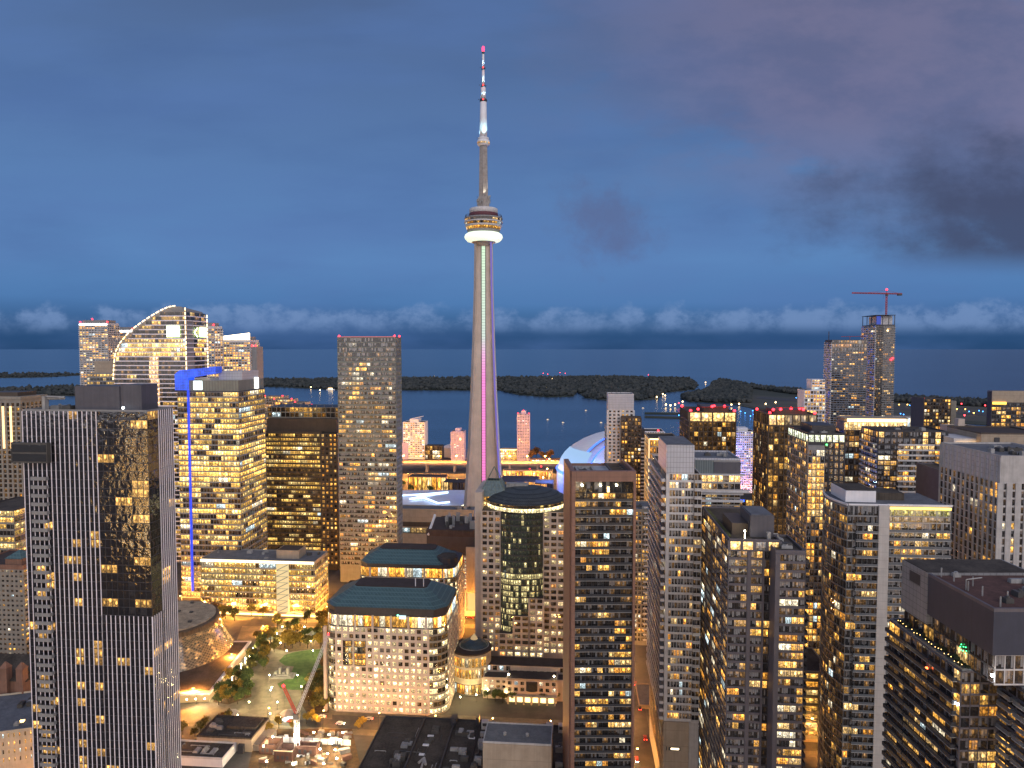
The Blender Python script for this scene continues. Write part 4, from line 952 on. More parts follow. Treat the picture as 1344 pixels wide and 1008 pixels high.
# bowed centre, cut off below by stepped granite blocks
pts = arc((a1 + a2) / 2, 0, (a2 - a1) / 2, 5.2, 180, 360, 12)
b.put(MB().prism(pts + [(a2 - .01, 20), (a1 + .01, 20)], 0, H - .4), 'bowed_bay', M['dark'], oc=True)
for k, (p, q) in enumerate(zip(pts, pts[1:])):
    d = Vector((q[0] - p[0], q[1] - p[1])); ln = d.length; d = d / ln
    def hitB(j, i):
        r = b.r; pr = .85 if j in (13, ) else (.55 if j < 13 else .12)
        if r.random() < pr: s = r.uniform(.25, .9); return (1.0 * s, .82 * s, .36 * s, r.random())
        return (.02, .022, .012, r.random())
    b.fac((p, (d.x, d.y), ln), 2, nf, zb, H - .5, m='steel', pw=.14, pd=.14, bh=.75, bd=.1, g='g_curve', hit=hitB, ext=False)
def step(px0, px1, y1, nb):
    x0, x1 = b.ax(px0), b.ax(px1); z1 = b.z(y1); n = round((z1 - zb) / fh); z1 = zb + n * fh
    b.put(MB().box(x0, x1, -6.4, -.01, 0, z1), 'stepped_block', M['pink'], oc=True)
    b.fac(((x0, -6.4), (1, 0), x1 - x0), nb, n, zb, z1 - .02, m='pink', pw=1.2, pd=.40, bh=fh * .38, bd=.36, g='g_square', hit=hitT, ext=False)
    b.put(MB().box(x0 + .2, x1 - .2, -6.2, -.2, z1 + .36, z1 + .5), 'step_roof', M['roofb'])
step(656, 675.5, 829, 2); step(675.6, 695.5, 805, 2); step(695.6, 714, 780, 2)
q = MB(); q.box(0 - .01, b.W, -6.45, -6.41, 0, 12.3)
# drum
dr = (b.W) / 2 - .5; cxx, cyy = b.W / 2 + .5, 19.5; zd0, zd1 = H, b.z(655, 12)
b.put(MB().box(.3, b.W - .3, .3, b.Dp - .3, H + .01, H + .5), 'roof_terrace', M['roofd'])
b.put(MB().lathe([(dr, H + .5), (dr, zd1)], 40, (cxx, cyy)), 'drum_wall', M['dark'], oc=True)
P = arc(cxx, cyy, dr + .06, dr + .06, 180, 372, 32)
for k, (p, q) in enumerate(zip(P, P[1:])):
    d = Vector((q[0] - p[0], q[1] - p[1])); ln = d.length; d = d / ln
    b.fac((p, (d.x, d.y), ln), 1, 1, H + .55, H + 3.0, m='steel', pw=.1, pd=.08, bh=.1, bd=.06, g='g_curve', hit=lambda j, i: (2.0, 1.65, .85, b.r.random()), ext=False)
    b.fac((p, (d.x, d.y), ln), 1, 1, H + 3.4, zd1 - .1, m='steel', pw=.1, pd=.08, bh=.15, bd=.06, g='g_curve', hit=lambda j, i: (.5, .35, .1, b.r.random()) if b.r.random() < .10 else dim(b.r, .05), ext=False)
b.put(MB().lathe([(dr + .9, zd1), (dr + .9, zd1 + .5), (dr * .86, zd1 + 3.2), (dr * .6, zd1 + 5.4), (dr * .3, zd1 + 6.6), (.01, zd1 + 7)], 40, (cxx, cyy)), 'dome_roof', wall('grey_shingle_dome', (.060, .068, .07), .6, .3, grid=(1.4, 1.4, .14, (.022, .026, .028))), oc=True)
b.put(MB().box(b.ax(660), b.ax(690), 21, 26, zd1 + 2, zd1 + 8.4), 'roof_box', M['unit'])
# left granite pier and glass pyramid
xp0, xp1 = b.ax(622), -.02
b.put(MB().box(xp0, xp1, 4, b.Dp, 0, b.z(648)), 'side_wing', M['pink'], oc=True)
q = MB(); cx_, cy_ = b.ax(644), 20; zp = b.z(651, 12); w = 9.0
q.box(cx_ - w, cx_ + w, cy_ - w, cy_ + w, b.z(670), zp); b.put(q, 'lantern_storey', M['dark'], oc=True)
for (o_, d_) in (((cx_ - w, cy_ - w), (1, 0)), ((cx_ - w, cy_ + w), (0, -1))): b.fac((o_, d_, 2 * w), 7, 2, zp - 6.5, zp - .2, m='steel', pw=.2, pd=.15, bh=.4, bd=.1, g='g_curve', lit=Lit(b.r, 'condo', .35, .4, 1.4, 2), ext=False)
q = MB(); apex = (cx_, cy_, b.z(612, 20)); bs = [(cx_ - w, cy_ - w, zp), (cx_ + w, cy_ - w, zp), (cx_ + w, cy_ + w, zp), (cx_ - w, cy_ + w, zp)]
mid = [tuple(x[i] + (apex[i] - x[i]) * .52 for i in range(3)) for x in bs]
for i in range(4): q.poly([bs[i], bs[(i + 1) % 4], mid[(i + 1) % 4], mid[i]], 0, (.01, .012, .012, .3))
gpy = wall('pyramid_glazing', (.10, .14, .145), .15, .3, .6, spec=.8); b.put(q, 'glass_pyramid', gpy)
q = MB()
for i in range(4):
    q.bar(bs[i], apex, .28); q.bar(mid[i], mid[(i + 1) % 4], .2); q.bar(bs[i], bs[(i + 1) % 4], .3)
    for k in range(1, 5):
        f = k / 5; p = [bs[i][c] + (bs[(i + 1) % 4][c] - bs[i][c]) * f for c in range(3)]; e = [mid[i][c] + (mid[(i + 1) % 4][c] - mid[i][c]) * f for c in range(3)]; q.bar(p, e, .12)
    for k in range(1, 5): f = k / 5; q.bar([bs[i][c] + (mid[i][c] - bs[i][c]) * f for c in range(3)], [bs[(i + 1) % 4][c] + (mid[(i + 1) % 4][c] - bs[(i + 1) % 4][c]) * f for c in range(3)], .12)
b.put(q, 'pyramid_frame', wall('green_grey_frame', (.16, .19, .16), .5))
# podium in front of the tower
b = Bld('granite_podium', 'low pink granite block with dark flat roofs at the foot of the granite tower', 'building', 394, 633, 742, 889, 24)
z1 = b.H; x0, x1 = b.ax(665), b.ax(731)
b.body('pink', roof='roofb', x0=0, x1=x0 - .02, z1=z1 - 1.2, y0=3); b.body('pink', roof='roofb', x0=x0, x1=x1, z1=z1, name='centre_block', pm='beige'); b.body('pink', roof='roofb', x0=x1 + .02, x1=b.W + 4, y0=3, z1=z1 - 1.2, name='end_block')
b.put(MB().box(0, b.W, 12.02, 23.5, 0, 15.5), 'rear_storey', M['pink']); b.put(MB().box(.4, b.W - .4, 12.4, 23.2, 15.51, 15.9), 'rear_roof', M['roofb'])
lq = Lit(b.r, 'condo', .35, .5, 1.4, 1, .6)
b.fac(((0, 3), (1, 0), x0), 4, 2, 5.2, z1 - 2.6, m='pink', pw=1.5, pd=.3, bh=1.4, bd=.28, g='g_square', lit=lq, ext=False)
b.fac(((x0, 0), (1, 0), x1 - x0), 8, 2, 5.2, z1 - 1.4, m='pink', pw=1.5, pd=.3, bh=1.4, bd=.28, g='g_square', lit=lq, ext=False, skip=lambda j, i: i in (3, 4))
b.put(MB().prism(arc((x0 + x1) / 2, 0, 3.4, 1.6, 180, 360, 6), 7, z1 - 1.2), 'bay_window', M['g_curve']); b.fac(((0, 12), (1, 0), b.W), 12, 1, 11.2, 15.3, m='pink', pw=1.5, pd=.3, bh=1.4, bd=.28, g='g_square', lit=lq, ext=False, skip=lambda j, i: i > 3 and i < 11)
for k in range(7): x = x0 + 1 + k * (x1 - x0 - 2) / 6; b.put(MB().box(x - .45, x + .45, -2.6, -1.8, 0, 4.4), 'column', M['buff'])
b.put(MB().box(x0, x1, -2.8, -.3, 4.4, 5.0), 'canopy', M['buff'])
for k in range(6): x = x0 + 1.6 + k * (x1 - x0 - 2) / 6; b.put(MB().box(x, x + 3, -.35, -.1, .4, 3.9), 'shop_window', emit('shop_light', (1, .74, .30), 2.6) if k == 0 else bpy.data.materials['shop_light'])
for px, y in ((667, -.6), (727, -.6)):
    q = MB(); q.ball((b.ax(px), y + 4, z1 + .7), .5); b.put(q, 'roof_lamp', M['e_lamp'])
# rotunda
c = at(611, 850, 424); b = Bld('rotunda', 'round two storey pavilion with a dark glass dome roof between the granite blocks', 'pavilion', 399, 594, 634, 862, 36)
zr = b.H; cxr, cyr, rr = b.W / 2, 13.5, b.W / 2 + 3
b.put(MB().lathe([(rr, 0), (rr, zr)], 36, (cxr, cyr)), 'wall', M['buff'], oc=True); b.put(MB().lathe([(rr + .5, zr), (rr + .5, zr + .8), (rr - .2, zr + .85)], 36, (cxr, cyr)), 'roof', M['roofb'])
P = arc(cxr, cyr, rr + .08, rr + .08, 215, 325, 12)
for p, q in zip(P, P[1:]):
    d = Vector((q[0] - p[0], q[1] - p[1])); ln = d.length; d = d / ln
    b.fac((p, (d.x, d.y), ln), 1, 2, 8.5, zr - 1.6, m='buff', pw=.2, pd=.2, bh=1.3, bd=.3, g='g_office', lit=Lit(b.r, 'condo', .95, .5, 1.2, 1), ext=False)
    b.fac((p, (d.x, d.y), ln), 1, 1, .3, 6, m='steel', pw=.2, pd=.2, bh=.3, bd=.2, g='g_office', lit=Lit(b.r, 'condo', .95, .5, 1.0, 1), ext=False)
b.put(MB().lathe([(8.4, zr + .9), (8.2, zr + 1.6), (6.8, zr + 3.0), (4.5, zr + 4.0), (2.4, zr + 4.5), (.01, zr + 4.7)], 32, (cxr + 1.5, cyr + 2)), 'skylight_dome', wall('blue_grey_dome_glass', (.05, .075, .095), .2, .2, grid=(1.5, 20, .05, (.02, .03, .03))), smooth=False)
b.put(MB().lathe([(2.2, zr + 4.5), (2.0, zr + 5.2), (.01, zr + 8)], 8, (cxr + 1.5, cyr + 2)), 'glass_peak', emit('lit_glass_peak', (.9, .62, .3), .5))
b.put(MB().lathe([(8.8, zr + .86), (8.9, zr + 1.1), (8.5, zr + 1.12)], 32, (cxr + 1.5, cyr + 2)), 'dome_kerb', M['unit'])
# broadcasting block behind
b = Bld('broadcasting_building', 'grey building with a red gridded lit atrium behind the rotunda', 'office block', 520, 560, 640, 702, 60)
b.body('dark', roof='roofb', pm='roofb')
b.put(MB().box(b.ax(598), b.ax(624), -.6, -.02, 2, b.z(728)), 'atrium_bay', M['buff'])
b.fac(((b.ax(601), -.6), (1, 0), b.ax(624) - b.ax(601)), 3, 9, 22, b.z(730), m='redsteel', pw=.7, pd=.25, bh=.7, bd=.2, g='g_square', lit=Lit(b.r, 'condo', .75, .6, 1.5, 2, .4), ext=False)
b.put(MB().box(b.ax(601), b.ax(624), -.9, -.62, 6, 21), 'atrium_glow', emit('atrium_light', (1, .58, .20), .9))
b.put(MB().box(b.ax(612), b.ax(613.5), -1.2, -.9, 6, 21), 'atrium_column', M['copper'])
b.put(MB().box(-.3, b.W, .01, 40, b.H, b.H + 4), 'roof_storey', M['roofb']); b.put(MB().bar((b.ax(562), -.5, b.z(702)), (b.ax(567), 12, b.z(672, 20)), .9), 'roof_duct', M['white'])
b.fac('F', 14, 8, 10, b.H - 14, 0, b.ax(597), m='dark', pw=.3, bh=1, g='g_office', lit=Lit(b.r, 'condo', .08))
b.units(26, b.H + 4, b.ax(572), b.ax(625), 4, 36, 7)
b.put(MB().box(b.ax(612), b.ax(625), -2, -.7, 20, b.z(716)), 'service_stack', M['buff'])
# convention centre slab
b = Bld('convention_hall', 'long flat brown hall between the grey slab tower and the tall concrete tower', 'hall', 720, 505, 622, 667, 18)
b.body('beige', roof='roofg', pm='beige'); b.put(MB().box(-.5, b.W, -.6, -.02, b.z(690), b.z(684)), 'ledge', M['brown']); b.fac('F', 14, 1, b.z(699), b.z(692), m='brown', pw=.6, bh=.8, g='g_office', lit=Lit(b.r, 'condo', .7, .5, 1.1, 3))
b.units(9, b.H - .8, b.ax(585), b.ax(620), 1, 12, 3)
# aquarium
b = Bld('white_roofed_hall', 'low hall with a white folded roof and zigzag light lines before the tall concrete tower', 'hall', 838, 500, 612, 664, 95)
zr = b.H
q = MB(); q.faces([(0, 0, zr), (b.W, 0, zr), (b.W, 95, zr + 2), (0, 95, zr), (b.ax(575), 45, zr + 3), (b.ax(545), 28, zr + .5)], [(0, 1, 5), (1, 4, 5), (1, 2, 4), (2, 3, 4), (3, 5, 4), (3, 0, 5)]); b.put(q, 'roof', M['white'])
b.put(MB().box(0, b.W, .1, 95, 0, zr - .02), 'wall', M['beige'], oc=True)
q = MB()
Z = [(500, 652), (560, 648.5), (588, 646), (560, 650), (538, 655), (556, 653), (575, 660.5), (590, 659)]
L3 = []
for x, y in Z:
    g_ = gr(x, y, zr + 3.4); L3.append(b.mat.inverted() @ Vector((g_.x, g_.y, zr + 3.4)))
for p_, q_ in zip(L3, L3[1:]): q.bar(p_, q_, 1.0, 6)
b.put(q, 'zigzag_light', emit('ice_white_light', (.45, .65, 1), 3.5))
q = MB(); q.faces([(b.ax(594), -2, 0), (b.ax(614), -2, 0), (b.ax(614), -2, zr + 6), (b.ax(594), -2, zr - 2)], [(0, 1, 2, 3)]); q.faces([(b.ax(594), -1.6, 0), (b.ax(614), -1.6, 0), (b.ax(614), -1.6, zr + 6), (b.ax(594), -1.6, zr - 2)], [(3, 2, 1, 0)]); b.put(q, 'entrance_light', emit('entrance_glow', (1, .86, .55), 2.2))

# ================================================================== right-hand towers
# slim dark condo in a rust brown frame
b = Bld('residential_tower', 'slim dark condominium tower in a rust brown frame, right of centre', 'skyscraper', 285, 750, 834, 617, depth=31, yaw=-.5)
H = b.H; b.body('dark', roof='roofl', pm='copper', par=1.2, z1=H - 2.2)
fw = 1.5
b.put(MB().box(-.02, fw, -1.9, b.Dp, 0, H - 2.2 + 2.0), 'side_frame', M['copper']); b.put(MB().box(b.W - 1.0, b.W + .02, -1.9, b.Dp, 0, H - .2), 'side_frame', M['copper']); b.put(MB().box(fw + .01, b.W - 1.01, -1.9, .6, H - 4.4, H - .2), 'frame_lintel', M['copper'])
b.put(MB().box(-.6, -.05, 0, b.Dp, 0, H - .3), 'side_wall', M['copper'], oc=True)
FH = 3.27; nf = 41; z1 = H - 9.5; z0 = z1 - nf * FH
def hitTP(j, i):
    r = b.r
    k = ('tp', j, 0 if i < 2 else (1 if i < 6 else 2)); 
    if k not in grp: grp[k] = r.random() < (.42 if k[2] != 1 else .24)
    if grp[k] and r.random() < (.66 if k[2] != 1 else .5): return room(r, .6, 1.9, .05)
    return dim(r, .012)
# facade bows inwards towards the middle-right: two shallow planes
b.fac('F', 10, nf, z0, z1, fw, b.W - 1, 'steel', .10, .12, .5, .10, 1, 'g_condo', hit=hitTP, ext=False)
xm = fw + (b.W - 1 - fw) * .7
b.balc('F', [(fw + .1, xm - .05), (xm + .05, b.W - 1.1)], [z0 + k * FH + .35 for k in range(nf)], 1.3, 'bald', 'grey', rail=1.0)
b.fac('F', 5, 1, z1, H - 4.6, fw, b.W - 1, 'steel', .2, .1, .3, .1, 1, 'g_condo', lit=Lit(b.r, 'condo', .0), ext=False)
for px in (764, 788, 809):
    q = MB(); q.ball((b.ax(px), -.9, H - 6.0), .42); b.put(q, 'terrace_lamp', M['e_lamp'])
q = MB(); q.box(b.ax(797), b.ax(800), -.3, -.1, H - 9, H - 6.8); b.put(q, 'lit_door', M['e_warm'])
q = MB(); yb = b.Dp
for (xa, xb, ya_, yb_) in ((3, 11, 8, 9), (3, 11, 19, 20), (3, 4, 9.01, 18.99), (10, 11, 9.01, 18.99)): q.box(xa, xb, ya_, yb_, H - 3.3, H - 1.6)
b.put(q, 'roof_screen', M['unit']); b.units(5, H - 3.3, 4, 10, 10, 18, 1.6)
q = MB(); 
for k in range(5): q.box(b.W - 8, b.W - 2, 8 + k * 5, 8.6 + k * 5, H - 2.4, H - 1.8)
q.box(b.W - 8.6, b.W - 8.02, 6, 30, H - 2.4, H - 1.7); q.box(b.W - 2, b.W - 1.4, 6, 30, H - 2.4, H - 1.7); b.put(q, 'pergola', M['brown']); b.put(MB().box(b.W - 7.9, b.W - 2.1, 6.5, 29.5, H - 3.28, H - 3.2), 'pit_floor', M['roofd'])
# stone and dark tower behind
b = Bld('residential_tower', 'tower with pale stone half and dark half before the stadium dome', 'skyscraper', 640, 798, 832, 517, 26)
b.body('concl', roof='roofg', z1=b.H); b.put(MB().box(0, b.W, -.25, -.02, b.H - 14, b.H - 1), 'mast_screen', M['pentg'])
b.fac('F', 6, 44, 4, b.H - 15, m='concl', pw=1.8, pd=.4, bh=1.6, bd=.3, g='g_condo', lit=Lit(b.r, 'condo', .10, .4, 1.2, 1))
b.balc('L', [(1, 12), (13, 24)], [4 + k * 3.2 for k in range(40)], 2, 'concl', 'concl')
x0, x1 = b.ax(815), b.ax(841); zt = b.z(546)
b.put(MB().box(x0, x1, -6, -.3, 0, zt), 'dark_wing', M['brown'], oc=True); b.put(MB().box(x0 + .4, x1 - .4, -5.6, -.7, zt + .01, zt + .4), 'wing_roof', M['roofd'])
b.fac(((x0, -6), (1, 0), x1 - x0), 6, 40, 4, zt - 1.5, m='brown', pw=.9, pd=.3, bh=1.0, bd=.25, g='g_condo', lit=Lit(b.r, 'condo', .34, .6, 2.0, 2), ext=False)
b.put(MB().box(x1 + .02, b.ax(846), -5, 12, 0, b.z(562)), 'balcony_wing', M['dark']); b.balc(((x1 + .02, -5), (1, 0), 4), [(0, b.ax(846) - x1)], [4 + k * 3.3 for k in range(36)], 1.6, 'concl', 'concl')
for k in range(3): b.put(MB().bar((b.ax(803 + k * 6), 4, b.H - 1), (b.ax(803 + k * 6), 4, b.H + 9), .14), 'antenna', M['steel'])
# lit hotel blocks by the dome
b = Bld('hotel_block', 'block with warm lit edges behind the white balcony tower', 'hotel', 560, 853, 892, 576, 40)
b.body('beige'); b.fac('F', 9, 22, 3, b.H - 1, m='beige', pw=.5, bh=1.0, g='g_office', lit=Lit(b.r, 'condo', .5, .5, 1.3, 2)); b.fac('L', 8, 22, 3, b.H - 1, m='buff', pw=.5, bh=1.0, g='g_office', lit=Lit(b.r, 'condo', .9, .6, 1.2, 2))
b.put(MB().box(0, b.W, -.6, -.3, b.H - .6, b.H + .3), 'cornice_light', M['e_warm']); b.put(MB().box(-.8, -.3, -.3, 1.2, b.z(640), b.H), 'corner_light', emit('cream_corner_light', (1, .72, .36), 1.6))
b = Bld('hotel_block', 'pale lilac lit block in the gap right of the stadium dome', 'hotel', 780, 846, 872, 566, 30)
b.body('white'); b.fac('F', 8, 20, 3, b.H - 1, m='white', pw=1.0, bh=1.4, g='g_light', lit=Lit(b.r, 'condo', .3, .5, 1.3, 2)); b.beacons([(b.W * .7, 2, b.H)], 1.0)
# brown twin with red roof lights
def brown_tower(b, bays, nfl, gl='g_brown', p=.14):
    b.body('brown', roof='roofd'); zt = b.H - 8.6; fh = (zt - 4) / nfl
    b.fac('F', bays, nfl, 4, zt, m='brown', pw=.7, pd=.5, bh=.55, bd=.3, g=gl, lit=Lit(b.r, 'condo', p, .6, 1.8, 1, .06, .10))
    b.fac('L', bays, nfl, 4, zt, m='brown', pw=.7, pd=.5, bh=.7, bd=.3, g='g_condo', lit=Lit(b.r, 'condo', p * 1.3, .5, 1.5, 1))
    b.fac('L', bays, 1, zt + .4, b.H - 1, m='brown', pw=.9, pd=.5, bh=.6, bd=.3, g=gl, lit=Lit(b.r, 'condo', .1, .4, 1.0))
    return zt
b = Bld('residential_tower', 'dark brown tower with a fully lit top floor and red roof lights', 'skyscraper', 560, 905, 966, 540, xfar=893)
zt = brown_tower(b, 10, 36, p=.09); b.fac('F', 4, 1, zt + .4, b.H - 1, m='brown', pw=1.0, pd=.5, bh=.6, bd=.3, g='g_light', hit=lambda j, i: (1.9, 1.15, .38, b.r.random()))
b.beacons([(1, 1, b.H), (b.W * .2, 3, b.H + 1), (b.W * .52, 6, b.H + 3), (b.W * .58, 9, b.H + 3), (b.W * .8, 8, b.H + 3), (b.W - 1, 1, b.H), (1, b.Dp - 2, b.H)], 1.05)
b.put(MB().box(b.W * .35, b.W * .9, 10, b.Dp - 8, b.H - .8, b.H + 3), 'penthouse', M['brown']); b.put(MB().bar((b.W * .3, 7, b.H + 2.8), (b.W * .9, 7, b.H + 3.5), .3), 'roof_rail', M['redsteel'])
b = Bld('residential_tower', 'dark brown tower with one lit top corner and red roof lights', 'skyscraper', 480, 1009, 1072, 543, xfar=990)
zt = brown_tower(b, 9, 34, p=.16); b.fac('F', 6, 1, zt + .4, b.H - 1, m='brown', pw=.6, pd=.5, bh=.6, bd=.3, g='g_light', hit=lambda j, i: (1.7, 1.0, .34, b.r.random()) if i < 2 else (.30, .20, .09, b.r.random()))
b.beacons([(1, 1, b.H), (b.W * .12, 3, b.H + 2), (b.W * .3, 6, b.H + 2), (b.W * .55, 9, b.H + 2.5), (b.W * .72, 8, b.H + 2.5), (b.W * .78, 6, b.H + 2), (b.W - 1, 1, b.H), (0, b.Dp * .8, b.H)], .95)
b.put(MB().box(b.W * .2, b.W * .9, 10, b.Dp - 8, b.H - .8, b.H + 2), 'penthouse', M['brown']); b.put(MB().bar((b.W * .2, 7, b.H + 3.5), (b.W * .8, 7, b.H + 3.9), .25), 'roof_rail', M['redsteel'])
# tower with white lit top windows
b = Bld('residential_tower', 'grey tower with a row of white lit windows around its top', 'skyscraper', 385, 1061, 1109, 568, xfar=1035)
b.body('dark', roof='roofd'); zt = b.H - 5.6; nf = 40; fh = (zt - 6) / nf; xs = b.ax(1081)
cw_ = lambda j, i: (1.25, 1.35, .95, b.r.random())
b.fac('F', 6, 1, zt + .3, b.H - 1.2, m='dark', pw=.5, pd=.3, bh=.4, bd=.2, g='g_light', hit=cw_); b.fac('L', 9, 1, zt + .3, b.H - 1.2, m='dark', pw=.5, pd=.3, bh=.4, bd=.2, g='g_light', hit=cw_)
nt = 11
b.fac('F', 4, nf, 6, zt, xs, b.W, 'dark', .9, .3, .9, .25, 1, 'g_light', lit=Lit(b.r, 'condo', .16, .5, 1.4, 1), ext=False)
b.put(MB().box(-.6, xs - .02, -2.2, -.02, 0, b.z(584)), 'bay', M['grey'], oc=True)
zb = b.z(584); hitw = lambda j, i: (1.3 * b.r.uniform(.6, 1.2), .68 * b.r.uniform(.6, 1.1), .17, b.r.random()) if 34 - 3 <= j <= 36 else None
nb_ = 38; b.fac(((-.6, -2.2), (1, 0), xs + .58), 4, nb_, 6, zb - 2.5, m='grey', pw=.25, pd=.35, bh=.55, bd=.35, g='g_light', lit=Lit(b.r, 'condo', .35, .6, 1.7, 2), hit=lambda j, i: room(b.r, .9, 2.0, .0) if 28 <= j <= 35 else None, ext=False)
b.fac('L', 12, nf, 6, zt, m='grey', pw=.35, pd=.3, bh=.9, bd=.25, g='g_condo', lit=Lit(b.r, 'condo', .2, .5, 1.4, 1))
b.put(MB().box(4, b.W - 3, 6, b.Dp - 10, b.H - .8, b.H + 3.5), 'penthouse', M['dark']); b.units(4, b.H - .8, 2, b.W - 4, 2, 6, 1.5)
q = MB(); q.ball((b.ax(1085), -.5, zt - .8), .5); b.put(q, 'green_lamp', emit('green_lamp', (.1, 1, .2), 5))
b = Bld('parking_podium', 'tan lit parking block low between two dark towers on the right', 'building', 352, 1040, 1092, 880, 30)
b.body('beige'); b.fac('F', 3, 8, 2, b.H - 1, m='greywarm', pw=.5, pd=.4, bh=1.6, bd=.5, g='g_office', lit=Lit(b.r, 'condo', .7, .5, 1.3, 3))
# crown lit condo and its dark neighbour
b = Bld('residential_tower', 'tower with a blazing warm crown behind the dark balcony condominium', 'skyscraper', 540, 1108, 1190, 553, xfar=1098)
b.body('brown'); b.fac('F', 12, 30, 4, b.H - 7, m='brown', pw=.6, bh=1.0, g='g_condo', lit=Lit(b.r, 'condo', .25, .5, 1.5)); b.fac('L', 5, 30, 4, b.H - 7, m='brown', pw=.6, bh=1.0, g='g_condo', lit=Lit(b.r, 'condo', .25, .5, 1.5))
b.put(MB().box(.5, b.W - .5, 2, b.Dp - 2, b.H - .8, b.H + 2), 'crown_storey', M['beige']); b.fac('F', 14, 1, b.H - 6.6, b.H - .8, m='beige', pw=.3, bh=.3, g='g_light', hit=lambda j, i: (1.6, 1.0, .36, b.r.random()))
b.put(MB().box(2, b.W - 1, -.8, -.4, b.H - .3, b.H + 2.2), 'crown_light', M['e_edge']); b.put(MB().box(-.5, b.W + 1, -1.5, b.Dp, b.H + 2.3, b.H + 2.8), 'crown_slab', M['beige'])
b = Bld('residential_tower', 'dark condominium with pale balcony bands and a few lit loft windows on top', 'skyscraper', 452, 1153, 1244, 565, xfar=1131)
b.body('dark', roof='roofd'); nf = 40; fh = 3.35; zt = b.H - 9.5; z0 = zt - nf * fh
gl = {(0, 7), (1, 7), (0, 9), (1, 9), (0, 2)}
b.fac('F', 11, 2, zt + .3, b.H - .9, m='dark', pw=.7, pd=.25, bh=.7, bd=.2, g='g_light', hit=lambda j, i: (1.7, 1.0, .3, b.r.random()) if i in (7, 9) or (j == 1 and i == 0) else dim(b.r, .03))
b.fac('F', 11, nf, z0, zt, m='dark', pw=.35, pd=.3, bh=.7, bd=.25, g='g_light', lit=Lit(b.r, 'condo', .30, .6, 1.8, 2))
w = b.W / 11
b.balc('F', [(w * 3.1, w * 8.9), (w * 9.1, w * 10.9)], [z0 + k * fh + .3 for k in range(nf + 1)], 1.6, 'concl', 'concl', rail=.9)
b.fac('L', 7, 2, zt + .3, b.H - .9, m='dark', pw=.5, pd=.25, bh=.7, bd=.2, g='g_light', lit=Lit(b.r, 'condo', .45, .7, 1.8, 1)); b.fac('L', 7, nf, z0, zt, m='plum', pw=.35, pd=.3, bh=.7, bd=.25, g='g_condo', lit=Lit(b.r, 'condo', .3, .6, 1.6, 2))
b.balc('L', [(.5, b.Dp - .5)], [z0 + k * fh + .3 for k in range(nf + 1)], 1.5, 'concl', 'concl', rail=.9); b.units(4, b.H - .8, 6, b.W - 6, 4, 20, 2)
# far pair under construction
M['bluegrey'] = wall('blue_grey_slab_edge', (.16, .18, .23), .5, .15)
def hi_tower(b, top, nfl, nb):
    b.body('dark', par=.5); zt = b.z(top)
    b.fac('F', nb, nfl, 4, zt, m='bluegrey', pw=.3, pd=.5, bh=.9, bd=.7, g='g_condo', lit=Lit(b.r, 'condo', .13, .5, 1.5, 2))
    return zt
b = Bld('unfinished_tower', 'dark blue lit tower with a tall roof rod, left of the one carrying the crane', 'skyscraper', 1000, 1092, 1138, 446, xfar=1083)
zt = hi_tower(b, 462, 60, 12); bl = lambda j, i: (.02, .05, .55 * b.r.random(), b.r.random()) if b.r.random() < .6 else None
b.fac('L', 5, 62, 4, b.H - 4, m='concl', pw=.3, pd=.9, bh=1.3, bd=1.3, g='g_light', hit=bl, lit=Lit(b.r, 'condo', .1, .5, 1.5)); b.fac('F', 12, 3, zt + .5, b.H - 1, m='greywarm', pw=.3, pd=.4, bh=.8, bd=.3, g='g_light', lit=Lit(b.r, 'condo', .55, .25, .7, 4))
b.put(MB().bar((-3, 4, b.H - 12), (-3, 4, b.z(435)), .55), 'hoist_mast', M['steel']); b.put(MB().bar((b.W * .55, 5, b.H), (b.W * .55, 5, b.H + 5), .3).bar((b.W * .3, 5, b.H + 4.6), (b.W * .95, 5, b.H + 5), .3), 'roof_davit', M['redsteel'])
b = Bld('unfinished_tower', 'tallest dark tower on the right with open glazing on top and a crane', 'skyscraper', 1080, 1150, 1175, 413, xfar=1132)
b1 = b; zt = b.z(426); b.body('dark', z1=zt, par=.4)
b.fac('F', 7, 66, 4, zt - 2, b.W * .42, b.W, 'grey', .3, .6, 1.2, 1.0, 1, 'g_light', lit=Lit(b.r, 'condo', .08, .5, 1.5, 3)); b.fac('F', 4, 66, 4, zt - 2, 0, b.W * .42, 'dark', .3, .4, 1.0, .4, 1, 'g_condo', lit=Lit(b.r, 'condo', .10, .3, .9, 1), ext=False)
b.fac('L', 6, 66, 4, zt - 2, m='concl', pw=.3, pd=.9, bh=1.3, bd=1.3, g='g_light', hit=lambda j, i: (.01, .04, .4 * b.r.random(), b.r.random()) if b.r.random() < .5 else None, lit=Lit(b.r, 'condo', .06))
for (x, y) in ((0, 0), (b.W / 3, 0), (b.W * .66, 0), (b.W - .8, 0), (0, b.Dp / 3), (0, b.Dp * .66), (0, b.Dp - 1)): b.put(MB().box(x, x + .8, y, y + .8, zt, b.H - 1), 'open_column', M['steel'])
b.put(MB().box(-1, b.W + .5, -1, b.Dp, b.H - 1, b.H - .3), 'top_ring', M['steel']); b.put(MB().box(b.W * .3, b.W * .95, 6, b.Dp - 4, zt, b.H - 2), 'core', M['concl']); q = MB(); q.box(.9, b.W * .3 - .1, 3, 3.4, zt + .4, b.H - 2); b.put(q, 'blue_hoarding', emit('blue_work_light', (.05, .12, .8), .5))
for (x, y, z) in ((b.W * .6, -1.7, b.z(434)), (b.W * .82, -1.7, b.z(472)), (b.W * .9, -1.7, b.z(470))):
    q = MB(); q.ball((x, y, z), 1.5); b.put(q, 'work_light', M['red'] if z < b.z(460) else M['e_edge'])
